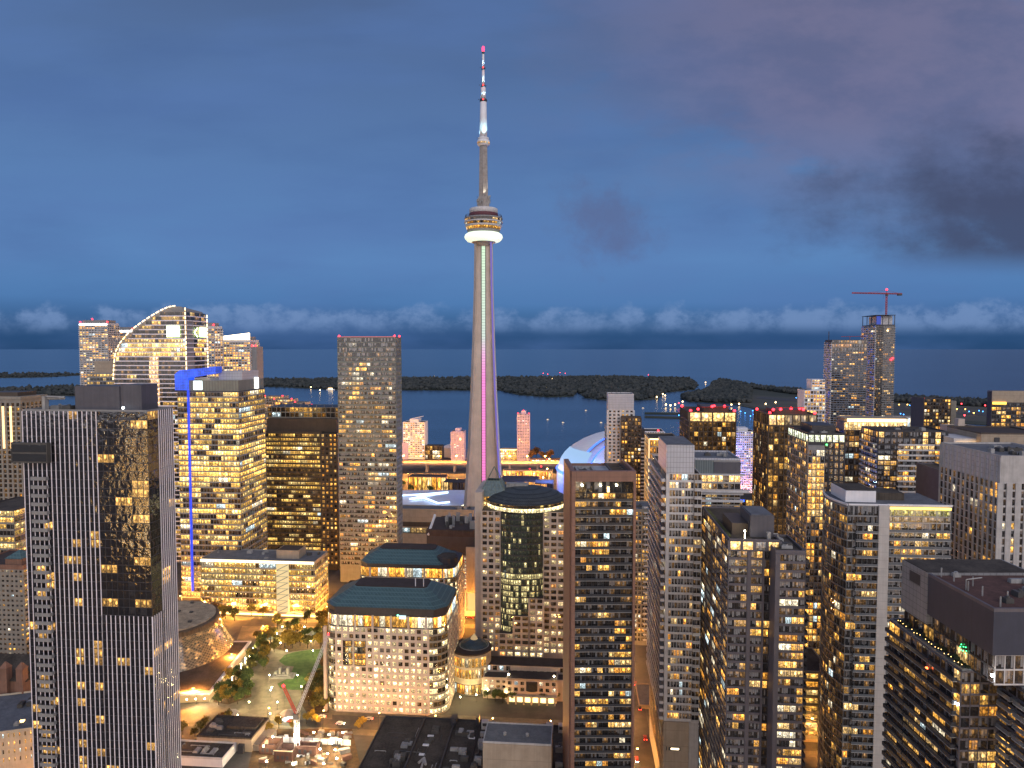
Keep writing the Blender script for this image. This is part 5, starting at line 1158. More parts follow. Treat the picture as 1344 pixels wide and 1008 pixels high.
# tower crane on it
P0 = at(1163, 414, 1090); cr = empty('tower_crane', (P0.x, P0.y, b1.H - 8)); tag(cr, 'red tower crane with a long horizontal jib on the tallest right-hand tower', 'crane')
zc = zat(386, 1090) - (b1.H - 8); mpx = 1090 / F
def lattice(q, p, e, w, n, r):
    p, e = Vector(p), Vector(e); d = (e - p); a = d.normalized().orthogonal().normalized(); bb = d.normalized().cross(a)
    C = [a * w + bb * w, a * w - bb * w, -a * w - bb * w, -a * w + bb * w]
    for c_ in C: q.bar(p + c_, e + c_, r)
    for k in range(n):
        s0 = p + d * k / n; s1 = p + d * (k + 1) / n
        for i in range(4): q.bar(s0 + C[i], s1 + C[(i + 1) % 4], r * .7)
    return q
lattice(MB(), (0, 0, -1), (0, 0, zc), .9, 12, .30).build('mast', M['redsteel'], cr)
lattice(MB(), (0, 0, zc + .8), (-47 * mpx, -4, zc + 1.5), .7, 22, .24).build('jib', M['redsteel'], cr)
lattice(MB(), (0, 0, zc + .8), (21 * mpx, 2, zc + .6), .7, 9, .24).build('counter_jib', M['redsteel'], cr)
MB().box(15 * mpx, 20 * mpx, -1, 3.5, zc - 2.2, zc + .1).build('counterweight', M['unitd'], cr)
q = MB(); q.bar((0, 0, zc), (0, 0, zc + 6), .5); q.bar((0, 0, zc + 6), (-26 * mpx, -2, zc + 2.2), .14); q.bar((0, 0, zc + 6), (16 * mpx, 1.5, zc + 1.5), .14); q.build('tower_head', M['redsteel'], cr)
MB().box(-1.6, 1.6, -2, .9, zc - 2.6, zc - .3).build('cab', M['unitd'], cr); MB().ball((0, 0, zc + 7), 1.5).build('beacon', M['red'], cr)
MB().bar((-4 * mpx, -.4, zc), (-4 * mpx, -.4, zc - 7), .12).build('hook_cable', M['steel'], cr)
# white lakeside condo
b = Bld('lakeside_condo', 'white stepped condominium washed in violet light left of the tall dark pair', 'apartment block', 960, 1056, 1083, 512, 30)
b.body('white'); b.fac('F', 7, 26, 4, b.H - 1, m='white', pw=.6, pd=.8, bh=1.3, bd=1.0, g='g_light', lit=Lit(b.r, 'condo', .35, .6, 1.7, 2)); b.put(MB().box(b.ax(1066), b.ax(1083), 2, 24, b.H - .8, b.z(498)), 'penthouse', M['white'], oc=True)
b.fac(((b.ax(1066), 2), (1, 0), 17), 5, 4, b.H, b.z(498) - 1, m='white', pw=.4, bh=1.2, g='g_light', lit=Lit(b.r, 'condo', .5, .6, 1.6, 2), ext=False)
# violet condos in the gap
b = Bld('lakeside_condo', 'violet and pink lit condominium seen through the gap between the brown twins', 'apartment block', 900, 966, 991, 566, 28)
b.body('white'); b.fac('F', 9, 30, 4, b.H - 1, m='white', pw=.7, pd=.5, bh=1.4, bd=.6, g='g_light', lit=Lit(b.r, 'condo', .42, .6, 1.9, 2, .15)); b.put(MB().box(3, b.W - 8, 4, 20, b.H - .8, b.H + 4), 'penthouse', M['white'])
for k, (x, z, c_) in enumerate(((-6, 40, (.25, .2, 1)), (-8, 75, (.2, .2, 1)), (14, 20, (1, .3, .35)))):
    l = bpy.data.lights.new('facade_floodlight', 'POINT'); l.energy = 20000; l.color = c_; l.shadow_soft_size = 1; o = bpy.data.objects.new('facade_floodlight', l); COL.objects.link(o); o.parent = b.root; o.location = (x, -14, z)
b = Bld('office_block', 'orange brown block low in the gap between the brown twins', 'office block', 640, 962, 1000, 655, 30); b.body('beige'); b.fac('F', 9, 10, 3, b.H - 1, m='copper', bh=1.2, g='g_office', lit=Lit(b.r, 'condo', .45, .5, 1.6, 2))
q = MB().box(2, 10, -.8, -.4, b.H - 2.2, b.H - .4); b.put(q, 'blue_sign', M['e_blue'])
# --- white balcony tower
b = Bld('residential_tower', 'pale tower with slanting balcony bands and a white metal box on its roof', 'skyscraper', 300, 875, 921, 622, xfar=856)
H = b.H; FH = 3.47; b.body('conc', roof='roofd'); zb = b.z(945); nf = int((H - zb) / FH); z0 = H - nf * FH
xw = b.ax(911)
q = MB().box(-.2, xw, -.3, b.Dp * .52, H + .02, b.z(584)); b.put(q, 'roof_box', M['pentg'], oc=True); b.put(MB().box(.2, xw - .4, .1, b.Dp * .52 - .4, b.z(584) + .01, b.z(584) + .3), 'box_roof', M['roofg'])
b.fac('F', 8, nf, z0, H, 1.2, xw, 'concl', .16, .2, .95, .35, 1, 'g_light', lit=Lit(b.r, 'condo', .17, .6, 1.6, 2), ext=False)
b.put(MB().box(-.25, 1.15, -.55, -.02, z0, H), 'corner_pier', M['concl'])
b.fac('F', 2, nf, z0, H, xw, b.W, 'conc', .2, .2, .5, .2, 1, 'g_condo', lit=Lit(b.r, 'condo', .05, .5, 1.4, 2), ext=False)
b.balc('F', [(xw + .1, b.W)], [z0 + k * FH + .2 for k in range(nf)], 1.5, 'conc', 'concl', rail=1.1)
b.fac('L', 12, nf, z0, H, m='conc', pw=.25, pd=.2, bh=.5, bd=.2, g='g_condo', lit=Lit(b.r, 'condo', .22, .6, 1.7, 2))
b.balc('L', [(.3, b.Dp * .5 - .1), (b.Dp * .5 + .1, b.Dp - .2)], [z0 + k * FH + .2 for k in range(nf)], 2.1, 'concl', 'concl', rail=1.15)
b.put(MB().box(-.1, b.ax(908), -.5, -.02, 0, z0 - .5), 'base_wall', M['beige']); q = MB()
b.put(MB().box(1, 1.3, -.9, -.52, zb - 13, zb - 11.4).box(2, 7, -.7, -.55, zb - 13, zb - 11.6), 'wall_sign', M['unitd'])
b.put(MB().box(3.0, 6.4, -.8, -.71, zb - 12.6, zb - 11.9), 'sign_letters', M['e_white'])
b.fac('L', 14, 4, zb - 27, z0 - 2, m='beige', pw=.8, bh=1.5, g='g_office', lit=Lit(b.r, 'condo', .15, .3, 1))
# its lower wing
b = Bld('residential_wing', 'lower wing with a lit top floor joined to the right of the pale balcony tower', 'building', 332, 912, 972, 601, 26)
b.body('grey', roof='roofg', pm='pentg'); H = b.H; xm = b.ax(937)
b.put(MB().box(.2, xm, -.3, -.02, b.z(621), H - 1), 'louvre_screen', wall('glass_louvre', (.11, .14, .15), .3, .1, grid=(1.1, 30, .07, (.3, .32, .33)))); b.put(MB().box(xm + .02, b.W, -.6, -.02, b.z(620), b.z(606)), 'plant_box', M['pent'])
b.put(MB().box(-.5, b.W + 2, -2.6, -.02, b.z(622.5), b.z(621)), 'roof_slab', M['concl']); zt = b.z(623)
b.fac('F', 8, 1, b.z(633), zt, m='conc', pw=.2, pd=.3, bh=.5, bd=.3, g='g_light', hit=lambda j, i: (1.7, 1.0, .32, b.r.random()) if i != 5 else None, ext=False)
FH = 3.5; nf = 34; z1 = b.z(634)
b.fac('F', 8, nf, z1 - nf * FH, z1, m='conc', pw=.2, pd=.2, bh=.6, bd=.2, g='g_condo', lit=Lit(b.r, 'condo', .28, .6, 1.7, 2), ext=False); b.balc('F', [(0, b.W + 1)], [z1 - k * FH - 1.2 for k in range(1, nf)], 2.4, 'concl', 'concl', rail=1.0)
b.put(MB().box(-.1, b.W + 4, -3.6, -.5, z1 - 3.6, z1 - 2.6), 'terrace_slab', M['concl']); b.put(MB().bar((b.ax(957), 5, H), (b.ax(957), 5, H + 5), .15), 'antenna', M['unit']); b.units(5, H - .8, 4, b.W - 4, 3, 20, 1.4)
# --- dark grey condo with lit top corner
b = Bld('residential_tower', 'dark plum grey condominium with lit corner windows under a dark roof box', 'skyscraper', 255, 957, 1024, 707, xfar=922)
H = b.H; b.body('plum', roof='roofd'); FH = 3.2; nf = 41; z1 = H - 4.4; z0 = z1 - nf * FH
W_ = b.W
b.fac('F', 4, 1, z1 + .2, H - .9, 0, W_, 'plum', 1.0, .35, .3, .3, 1, 'g_light', hit=lambda j, i: [(1.9, 1.15, .36, .3), (1.8, 1.05, .33, .7), (.1, .1, .1, .2), (1.5, .9, .3, .9)][i], ext=False)
b.fac('L', 9, 1, z1 + .2, H - .9, m='plum', pw=.3, pd=.3, bh=.3, bd=.3, g='g_condo', lit=Lit(b.r, 'condo', .5, .7, 1.6, 2), ext=False)
b.fac('F', 3, nf, z0, z1, 0, W_ * .36, 'plum', .12, .2, .85, .3, 3, 'g_light', lit=Lit(b.r, 'condo', .09, .7, 1.8, 3, .06, .015), ext=False)
b.fac('F', 2, nf, z0, z1, W_ * .44, W_ * .66, 'plum', .12, .2, .85, .3, 2, 'g_light', lit=Lit(b.r, 'condo', .12, .7, 1.8, 2, .06, .015), ext=False)
b.fac('F', 3, nf, z0, z1, W_ * .70, W_ * .99, 'dark', .12, .15, .6, .2, 1, 'g_condo', lit=Lit(b.r, 'condo', .22, .7, 1.9, 2, .06, .01), ext=False)
for xa, xb in ((-.3, .0), (.36 * W_ + .07, .44 * W_ - .07), (.66 * W_ + .07, .70 * W_ - .07)): b.put(MB().box(xa, xb, -.5, -.02, z0, z1), 'pier', M['plum'])
b.fac('L', 15, nf, z0, z1, m='plum', pw=.25, pd=.25, bh=.7, bd=.2, pe=3, g='g_condo', lit=Lit(b.r, 'condo', .20, .5, 1.7, 2, .2, .02), ext=False)
b.put(MB().box(b.ax(990), b.ax(1022), 6, 22, H - .8, b.z(681)), 'penthouse', M['pent'], oc=True); b.put(MB().box(b.ax(990) + .5, b.ax(1022) - .5, 6.5, 21.5, b.z(681) + .01, b.z(681) + .25), 'penthouse_roof', M['roofg'])
b.put(MB().box(b.ax(990) - 6, b.ax(990) - .02, 9, 26, H - .8, H + 3.6), 'lift_house', M['brown'])
q = MB(); q.ball((b.ax(980), 3, H + 2.2), .35); q.bar((b.ax(980), 3, H - .8), (b.ax(980), 3, H + 2), .08); b.put(q, 'terrace_lamp', M['e_lamp'])
q = MB(); q.box(b.ax(1012) - .6, b.ax(1012) + .6, 2.5, 3.7, H - .8, H + 2); q.bar((b.ax(1018), 3, H + 1.4), (b.ax(1024), 3, H + 1.4), .2); q.bar((b.ax(1024), 3, H - .8), (b.ax(1024), 3, H + 1.4), .2); b.put(q, 'roof_duct', M['unit'])
q = MB(); q.box(.8, 2.0, 6, b.Dp - 3, H - .78, H - .3); b.put(q, 'planter', wall('roof_planting', (.10, .10, .03), .9, .5, 1.0))
b = Bld('residential_wing', 'dark condominium wing with lit flats on the right of the plum grey tower', 'building', 247, 1018, 1058, 722, 22)
H = b.H; b.body('plum', roof='roofd'); nf = 39; z1 = H - 1.5; z0 = z1 - nf * 3.2; xa = b.ax(1024)
b.fac('F', 4, nf, z0, z1, xa, b.W - .2, 'plum', .12, .25, .9, .3, 2, 'g_light', lit=Lit(b.r, 'condo', .34, .8, 2.0, 3, .12, .02), ext=False); b.put(MB().box(-.1, xa - .08, -.6, -.02, 0, z1 + .4), 'pier', M['plum'])
b.balc('R', [(1, 8)], [z0 + k * 3.2 for k in range(nf)], 1.5, 'bald', 'dark'); b.units(7, H - .8, 2, b.W - 2, 2, 18, 1.6)
# --- curved glass condo with white wall strip
b = Bld('residential_tower', 'condominium with a curved glass left side and a pale concrete wall strip', 'skyscraper', 300, 1113, 1250, 661, xfar=1081)
H = b.H; xs, xe = b.ax(1153), b.ax(1167); FH = 3.55; nf = 36; z1 = H - 5.5; z0 = z1 - nf * FH; Dp = b.Dp
cu = [(0, 0)] + [(-2.6 * sin(pi * k / 8), Dp * k / 8) for k in range(1, 8)] + [(0, Dp)]
b.put(MB().prism([(b.W, 1.2), (b.W, Dp), (0, Dp)] + cu[::-1][1:-1] + [(0, 0), (xe, 0), (xe, 1.2)], 0, H - .9), 'wall', M['grey'], oc=True)
b.put(MB().prism([(b.W - .5, 1.7), (b.W - .5, Dp - .5), (.5, Dp - .5), (-1.6, Dp * .5), (.5, .5), (xe - .5, .5), (xe - .5, 1.7)], H - .89, H - .7), 'roof', M['roofg'])
q = MB()
for p, e in zip(cu, cu[1:]): d = Vector((e[0] - p[0], e[1] - p[1])); ln = d.length; d /= ln; q.obox(p, (d.x, d.y), 0, ln, -.0, -.4, H - .88, H)
q.box(.4, xe, .0, .4, H - .88, H); q.box(xe + .02, b.W + .6, .8, 1.6, H - .9, H - .1); b.put(q, 'parapet', M['white'])
b.put(MB().box(xs, xe - .05, -1.0, -.02, 0, H - .4), 'concrete_wall', wall('board_marked_concrete', (.50, .46, .43), .85, .12, grid=(40, FH, .05, (.33, .3, .28))))
b.fac('F', 6, 1, z1 + .3, H - 1, 0, xs, 'grey', .12, .15, .3, .15, 1, 'g_light', lit=Lit(b.r, 'condo', .0), ext=False)
b.fac('F', 6, nf, z0, z1, 0, xs, 'grey', .12, .2, .6, .25, 1, 'g_condo', lit=Lit(b.r, 'condo', .20, .6, 1.8, 3, .06), ext=False)
b.balc('F', [(xs * .25, xs - .2)], [z0 + k * FH + .3 for k in range(nf)], 1.5, 'balg', 'conc', rail=1.0)
for k, (e, p) in enumerate(zip(cu[1:], cu)):
    d = Vector((p[0] - e[0], p[1] - e[1])); ln = d.length; d /= ln
    b.fac((e, (d.x, d.y), ln), 2, nf + 1, z0, z1 + FH, m='grey', pw=.12, pd=.15, bh=.55, bd=.35, g='g_condo', lit=Lit(b.r, 'condo', .11, .5, 1.6, 2, .1), ext=False)
W2 = ((xe, 1.2), (1, 0), b.W - xe)
b.put(MB().box(xe + .1, b.W, .5, .9, H - 2.2, H - 1.3), 'soffit_light', emit('amber_soffit', (1, .62, .12), 3.2))
b.fac(W2, 9, 1, H - 5.4, H - 2.4, m='conc', pw=.15, pd=.15, bh=.3, bd=.15, g='g_light', hit=lambda j, i: (.30, .27, .07, b.r.random()), ext=False, top=False)
b.fac(W2, 9, 1, H - 8.0, H - 5.6, m='beige', pw=.15, pd=.15, bh=.3, bd=.15, g='g_light', hit=lambda j, i: (.14, .09, .04, b.r.random()), ext=False, top=False)
b.fac(W2, 9, 33, H - 8.2 - 33 * FH, H - 8.2, m='conc', pw=.2, pd=.2, bh=.7, bd=.25, g='g_light', lit=Lit(b.r, 'condo', .24, .6, 1.8, 2), ext=False); b.balc(W2, [(.1, b.W - xe)], [H - 8.2 - k * FH for k in range(1, 33)], 1.6, 'balg', 'conc', rail=1.0)
x0, x1 = b.ax(1118), b.ax(1178); b.put(MB().box(x0, x1 - 6, 7, Dp - 5, H - .7, H + 4.2), 'penthouse', M['white'], oc=True); b.put(MB().box(x0 + .4, x1 - 6.4, 7.4, Dp - 5.4, H + 4.21, H + 4.4), 'penthouse_roof', M['roofd']); b.put(MB().box(x1 - 5.98, x1 + 8, 12, Dp - 6, H - .7, H + 2.5), 'penthouse', M['roofd'])
# --- concrete striped tower at the edge
b = Bld('office_tower', 'pale concrete tower with vertical stripes at the right edge', 'skyscraper', 300, 1314, 1420, 598, depth=44, yaw=1.5)
H = b.H; b.body('conc', roof='roofg', pm='conc'); nf = 38; FH = 3.4; z1 = H - 12; z0 = z1 - nf * FH
b.fac('L', 13, nf, z0, z1, m='conc', pw=.95, pd=.5, bh=.5, bd=.12, g='g_condo', lit=Lit(b.r, 'condo', .15, .7, 1.8, 2), top=False, ext=False)
b.fac('L', 13, 1, z1 + .1, H - .9, m='conc', pw=.95, pd=.5, bh=.1, bd=.1, g='g_light', frame=True, skip=lambda j, i: True, top=False, ext=False)
b.put(MB().box(-.12, -.03, 2, b.Dp - 2, z1 + .2, H - 1), 'louvre_band', M['pentg'])
b.fac('F', 9, nf, z0, z1, m='conc', pw=2.4, pd=.5, bh=.8, bd=.2, g='g_condo', lit=Lit(b.r, 'condo', .15, .6, 1.6, 1), ext=False)
b.units(16, H - .8, 3, 40, 3, 36, 2)
# --- far right blocks
b = Bld('apartment_tower', 'dark tower with a blank pale top wall at the far right edge', 'skyscraper', 700, 1302, 1400, 513, xfar=1296)
b.body('dark', pm='plum'); b.put(MB().box(0, b.W, -.5, -.02, b.z(528), b.H), 'top_wall', M['beige']); b.fac('F', 15, 36, 4, b.z(528) - 1, m='dark', pw=.6, bh=1.1, g='g_condo', lit=Lit(b.r, 'condo', .34, .6, 2.0, 2)); b.put(MB().box(.5, 13, -1.6, -.6, b.z(530.5), b.z(527.5)), 'sign_light', emit('orange_sign_light', (1, .48, .06), 3.5))
b = Bld('apartment_tower', 'small dark tower with lit crown far behind on the right', 'skyscraper', 770, 1213, 1248, 523, 30)
b.body('dark'); b.fac('F', 9, 38, 4, b.H - 1, m='brown', pw=.8, bh=1.2, g='g_condo', lit=Lit(b.r, 'condo', .33, .6, 2.0, 2)); b.put(MB().box(b.W * .55, b.W + 10, 8, 26, 0, b.H - 3), 'rear_wing', M['greywarm']); b.beacons([(1, 1, b.H)], .1)
b = Bld('apartment_block', 'dim pink slab block with few windows below the far right tower', 'apartment block', 560, 1256, 1293, 561, 26)
b.body('pink', roof='roofb'); b.put(MB().box(5, 10, 8, 14, b.H - .8, b.H + 6), 'lift_house', M['pink'])
b.fac('F', 10, 28, 4, b.H - 2, m='pink', pw=1.4, pd=.2, bh=1.9, bd=.18, g='g_square', lit=Lit(b.r, 'condo', .05)); 
b = Bld('mechanical_block', 'brown rooftop block with a dark vent above the striped tower', 'building', 430, 1288, 1380, 568, 40)
b.body('beige', roof='roofb', pm='brown'); b.put(MB().box(b.ax(1305), b.ax(1312), -.4, -.02, b.z(582), b.z(574)), 'vent', M['dark']); b.put(MB().box(b.ax(1258), -.02, 5, 30, 0, b.z(577)), 'white_wing', M['concl']); b.put(MB().box(b.ax(1262), b.ax(1300), 4.0, 4.8, b.z(585), b.z(583)), 'terrace_light', M['e_warm'])
b = Bld('residential_tower', 'balcony condominium glimpsed between the curved glass tower and the striped tower', 'skyscraper', 400, 1236, 1262, 618, 30)
b.body('plum'); b.fac('F', 4, 42, 4, b.H - 1, m='plum', pw=.4, bh=.9, g='g_condo', lit=Lit(b.r, 'condo', .3, .6, 1.8, 2)); b.balc('F', [(1, b.W - .5)], [4 + k * 3.4 for k in range(40)], 1.6, 'concl', 'concl', rail=.9)
# --- nearest condo, lower right
b = Bld('residential_tower', 'near terraced condominium with a charcoal roof box in the lower right corner', 'skyscraper', 186, 1262, 1420, 878, depth=36, yaw=0)
H = b.H; b.body('dark', roof='roofg', pm='balg', par=.6); FH = 3.1; nf = 24; z1 = H - 1; z0 = z1 - nf * FH; W_ = b.W
b.fac('L', 12, nf, z0, z1, m='plum', pw=.15, pd=.2, bh=.5, bd=.2, g='g_condo', lit=Lit(b.r, 'condo', .19, .6, 1.9, 2, .05, .02), ext=False)
b.balc('L', [(.3, 11.5), (12, 23.5), (24, 35)], [z0 + k * FH + .25 for k in range(nf)], 1.7, 'bald', 'grey', rail=1.05)
b.fac('F', 4, nf, z0, z1, 0, 10, 'plum', .15, .2, .5, .2, 1, 'g_condo', lit=Lit(b.r, 'condo', .14, .6, 1.8, 2, .1), ext=False)
xb = 10.5; y0 = -13
b.put(MB().box(xb, W_, y0, -.02, 0, H - 1.5), 'front_wing', M['plum'], oc=True); b.put(MB().box(xb + .3, W_ - .3, y0 + .3, -.3, H - 1.49, H - 1.3), 'terrace', M['roofl'])
b.fac(((xb, y0), (1, 0), W_ - xb), 8, nf, z0 - 2, H - 2.2, m='plum', pw=.2, pd=.3, bh=.8, bd=.3, g='g_condo', lit=Lit(b.r, 'condo', .13, .6, 1.8, 2), ext=False); b.fac(((xb, -.02), (0, -1), -y0), 4, nf, z0 - 2, H - 2.2, m='plum', pw=.2, pd=.3, bh=.8, bd=.3, g='g_condo', lit=Lit(b.r, 'condo', .3, .6, 1.8, 2), ext=False)
b.balc(((xb, -.02), (0, -1), -y0), [(1, 6), (7, 12.5)], [z0 - 2 + k * FH + .3 for k in range(nf)], 1.6, 'balg', 'conc')
# glass storeys and roof box
zg0, zg1, zp = H - .5, H + 8.0, zat(799, 176)
xg = 3.0; yg = -8.5
b.put(MB().box(xg, W_, yg, 33, zg0, zg1), 'glass_storey', M['dark'], oc=True)
b.fac(((xg, 33), (0, -1), 33 - yg), 16, 2, zg0 + .2, zg1 - .6, m='steel', pw=.15, pd=.15, bh=.4, bd=.12, g='g_condo', lit=Lit(b.r, 'condo', .14, .3, 1.0, 2), ext=False)
b.fac(((xg, yg), (1, 0), W_ - xg), 12, 2, zg0 + .2, zg1 - .6, m='concl', pw=.25, pd=.2, bh=.4, bd=.15, g='g_light', lit=Lit(b.r, 'condo', .2, .4, 1.2, 2), ext=False)
xp = 1.4; yp = -9.8; yq = 18.5
b.put(MB().box(xp, W_, yp, yq, zg1 + .02, zp - .9), 'roof_box', wall('charcoal_panel', (.046, .050, .074), .55, .12, grid=(14, 40, .05, (.03, .03, .035))), oc=True)
b.put(MB().box(xp, xp + .7, yp, yq, zp - .9, zp).box(xp + .7, W_, yp, yp + .7, zp - .9, zp), 'parapet', M['plum']); b.put(MB().box(xp + .71, W_ - .4, yp + .71, 30, zp - .89, zp - .7), 'roof', wall('rust_brown_deck', (.10, .05, .04), .9, .35, .4))
b.put(MB().box(xp - .3, W_, yq + .02, 32, zg1 - 3, zp), 'pale_roof_box', wall('pale_grid_glazing', (.24, .235, .24), .5, .12, grid=(1.9, 1.9, .06, (.10, .10, .11)))); b.put(MB().box(xp - .42, xp - .28, yq + 3.5, yq + 9, zp - 5, zp - 1.8), 'louvre_panel', M['dark']); b.put(MB().box(xp, W_ - 1, yq + .4, 31.6, zp + .01, zp + .2), 'roof', M['roofd'])
for k in range(7): x = xp + 2.5 + b.r.random() * 6; y = yp + 3 + k * 4; b.put(MB().bar((x, y, zp - .7), (x, y, zp + 2), .22), 'vent_pipe', M['unit'])
q = MB(); q.bar((xp + 3, 6, zp - .7), (xp + 3, 6, zp + 2.2), .18); q.bar((xp + 3, 6, zp + 2.2), (xp + 8, 7, zp + 2.4), .18); b.put(q, 'davit_arm', M['unit']); b.units(8, zp - .7, xp + 6, W_ - 4, yp + 4, yq, 1.4)
q = MB()
r = b.r
for k in range(22):
    y = 1 + k * 1.5; q = MB(); q.ball((.5 + r.random() * .3, y, H + .3 + r.random() * .8), .12, seg=5, rings=3)
    if r.random() < .75: b.put(q, 'string_light', M['e_warm'])
q = MB()
for k in range(30): q.ball((r.uniform(.8, 2.4), r.uniform(0, 33), H + r.uniform(-.3, .8)), r.uniform(.4, .9), seg=6, rings=4)
b.put(q, 'terrace_planting', wall('terrace_leaves', (.02, .028, .014), .9, .5, 1.5))
q = MB()
for k in range(9): a = k * .8; q.ball((xg - .4, 3.5 + 1.3 * cos(a), zg0 + 4.5 + 1.2 * sin(a) * (1 if k % 2 else .5)), .16, seg=5, rings=3)
b.put(q, 'green_fairy_lights', emit('green_fairy_light', (.05, 1, .25), 6))
q = MB(); q.ball((xg - .35, -8.2, zg0 + 2.6), .35); b.put(q, 'terrace_lamp', emit('terrace_spot', (1, .9, .75), 60))
l = bpy.data.lights.new('terrace_lamp_light', 'POINT'); l.energy = 900; l.shadow_soft_size = .3; o = bpy.data.objects.new('terrace_lamp_light', l); COL.objects.link(o); o.parent = b.root; o.location = (xg - .9, -8.6, zg0 + 2.6)
q = MB(); q.ball((-.4, .6, H - 10), .32); b.put(q, 'terrace_lamp', emit('cool_terrace_lamp', (.85, .95, 1), 50)); q = MB(); q.ball((-1.0, 14, H - 6.2), .4); b.put(q, 'patio_heater_glow', emit('red_heater_glow', (1, .12, .03), 10))
# ================================================================== square, streets, trees, lamps
sheet('square_paving', pxpoly([(318, 822), (430, 822), (436, 944), (236, 950), (236, 905), (285, 905)]), M['paving'], -.2, .22)
sheet('lawn', pxpoly([(366, 868), (374, 860), (388, 856), (410, 853), (424, 853), (426, 895), (424, 910), (410, 906), (396, 906), (384, 906), (368, 904), (364, 898), (376, 892), (382, 884), (386, 875), (374, 874)]), M['lawn'], -.1, .30, label=None)
sheet('planting_bed', pxpoly([(396, 908), (428, 912), (432, 936), (404, 938), (396, 925)]), M['soil'], -.1, .28)
sheet('planting_bed', pxpoly([(345, 838), (424, 842), (424, 851), (404, 853), (380, 856), (352, 850), (338, 848)]), M['soil'], -.1, .28)
sheet('planting_bed', pxpoly([(285, 905), (318, 880), (328, 886), (330, 915), (300, 925), (280, 922)]), M['soil'], -.1, .27)
# steps and monument
c = gr(372, 888); mo = MB()
for k, (w, h) in enumerate(((7, .5), (5.4, 1.1), (3.6, 1.8))): mo.box(-w, w, -w * .55, w * .55, 0, h)
for k in range(4): mo.box(-5 + k * 2.4, -3.6 + k * 2.4, -1.2, 1.2, 1.8, 3.2 + (k % 2) * 2.2)
o = mo.build('stone_monument', M['grey']); o.location = (c.x, c.y, .22); tag(o, 'dark stepped stone monument on the paved edge of the lit lawn', 'monument')
# ---- trees
def leafy(name, c1, c2):
    m = bpy.data.materials.new(name); m.use_nodes = True; t = NT(m.node_tree); p = t.n['Principled BSDF']
    o = t.new('ShaderNodeTexCoord').outputs['Object']
    t.l.new(t.mix(t.sm(t.noise(o, .9, 3), .35, .65), c1, c2), p.inputs['Base Color']); p.inputs['Roughness'].default_value = .8; return m
LV = {'green': leafy('green_leaves', (.045, .075, .016), (.11, .14, .03)), 'olive': leafy('olive_leaves', (.075, .072, .016), (.17, .14, .025)), 'yellow': leafy('yellow_leaves', (.20, .13, .015), (.36, .24, .03)), 'rust': leafy('rust_leaves', (.10, .05, .015), (.2, .10, .02))}
bark = wall('bark', (.06, .045, .035), .95, .3)
def tree_mesh(seed, h, rr, n):
    r = random.Random(seed); T = MB(); T.bar((0, 0, 0), (0, 0, h * .45), .22, 6, r2=.15)
    C = MB(); cl = []
    for k in range(7):
        a = r.uniform(0, 2 * pi); d = r.uniform(.25, .75) * rr; p = Vector((d * cos(a), d * sin(a), h * r.uniform(.5, .88))); cl.append((p, rr * r.uniform(.35, .6))); T.bar((0, 0, h * r.uniform(.28, .45)), p, .10, 4, r2=.03)
    cl.append((Vector((0, 0, h * .8)), rr * .55))
    for p, s in cl:
        for _ in range(n):
            v = Vector((r.gauss(0, 1), r.gauss(0, 1), r.gauss(0, .8))); v = v.normalized() * s * r.random() ** .4
            q = p + v; u = Vector((r.gauss(0, 1), r.gauss(0, 1), r.gauss(0, 1))).normalized(); w = u.orthogonal().normalized(); L = r.uniform(.28, .55)
            C.poly([q - u * L - w * L * .6, q + u * L - w * L * .6, q + u * L + w * L * .6, q - u * L + w * L * .6])
    return T.mesh('trunk', bark), C
TR = [tree_mesh(k, 7.5, 3.2, 55) for k in range(3)]; CM = {}
rt = random.Random(11)
def tree(px, py, kind, s=1.0, z0=.25, label=None, xy=None, group='trees in and around the lit square'):
    g_ = gr(px, py, z0) if xy is None else Vector((xy[0], xy[1], z0)); k = rt.randrange(3); tm, C = TR[k]
    if (k, kind) not in CM: CM[(k, kind)] = C.mesh('crown', LV[kind])
    e = empty('tree', (g_.x, g_.y, z0), rt.uniform(0, 6.28)); f = s * rt.uniform(.85, 1.15); e.scale = (f, f, f * rt.uniform(.9, 1.1))
    tag(e, label or TL[kind], 'tree', group)
    for nm, me in (('trunk', tm), ('crown', CM[(k, kind)])):
        o = bpy.data.objects.new(nm, me); COL.objects.link(o); o.parent = e
TL = {'green': 'small green leafy tree in the lamplit square', 'olive': 'olive leaved tree along the planting beds of the square', 'yellow': 'yellow leaved autumn tree lit by street lamps', 'rust': 'rust brown autumn tree by the square or street'}
for x, y in ((345, 847), (355, 844), (365, 848), (374, 850), (384, 851), (394, 848), (404, 851), (412, 846), (420, 850), (350, 838), (338, 841), (398, 842), (360, 856), (378, 843), (388, 845), (344, 853)): tree(x, y, rt.choice(['olive', 'green', 'yellow']), 1.15)
for x, y in ((300, 908), (290, 917), (310, 912), (320, 906), (326, 910), (300, 922), (287, 925), (312, 924), (321, 920), (296, 914)): tree(x, y, 'green', 1.0)
for k in range(58):
    x, y = rt.choice(((rt.uniform(322, 425), rt.uniform(818, 840)), (rt.uniform(286, 330), rt.uniform(892, 926)), (rt.uniform(404, 426), rt.uniform(898, 938)), (rt.uniform(330, 352), rt.uniform(852, 880)))); tree(x, y, rt.choice(['olive', 'green', 'yellow', 'olive']), rt.uniform(.8, 1.2))
for x, y in ((340, 872), (331, 882), (322, 888), (313, 895), (345, 865)): tree(x, y, 'olive', .9)
for x, y in ((402, 950), (415, 952), (385, 960), (366, 956), (352, 962), (409, 946)): tree(x, y, 'yellow', .8)
for x, y in ((240, 964), (256, 968), (263, 961), (270, 955), (292, 950), (300, 948)): tree(x, y, rt.choice(['olive', 'rust', 'olive']), .8)
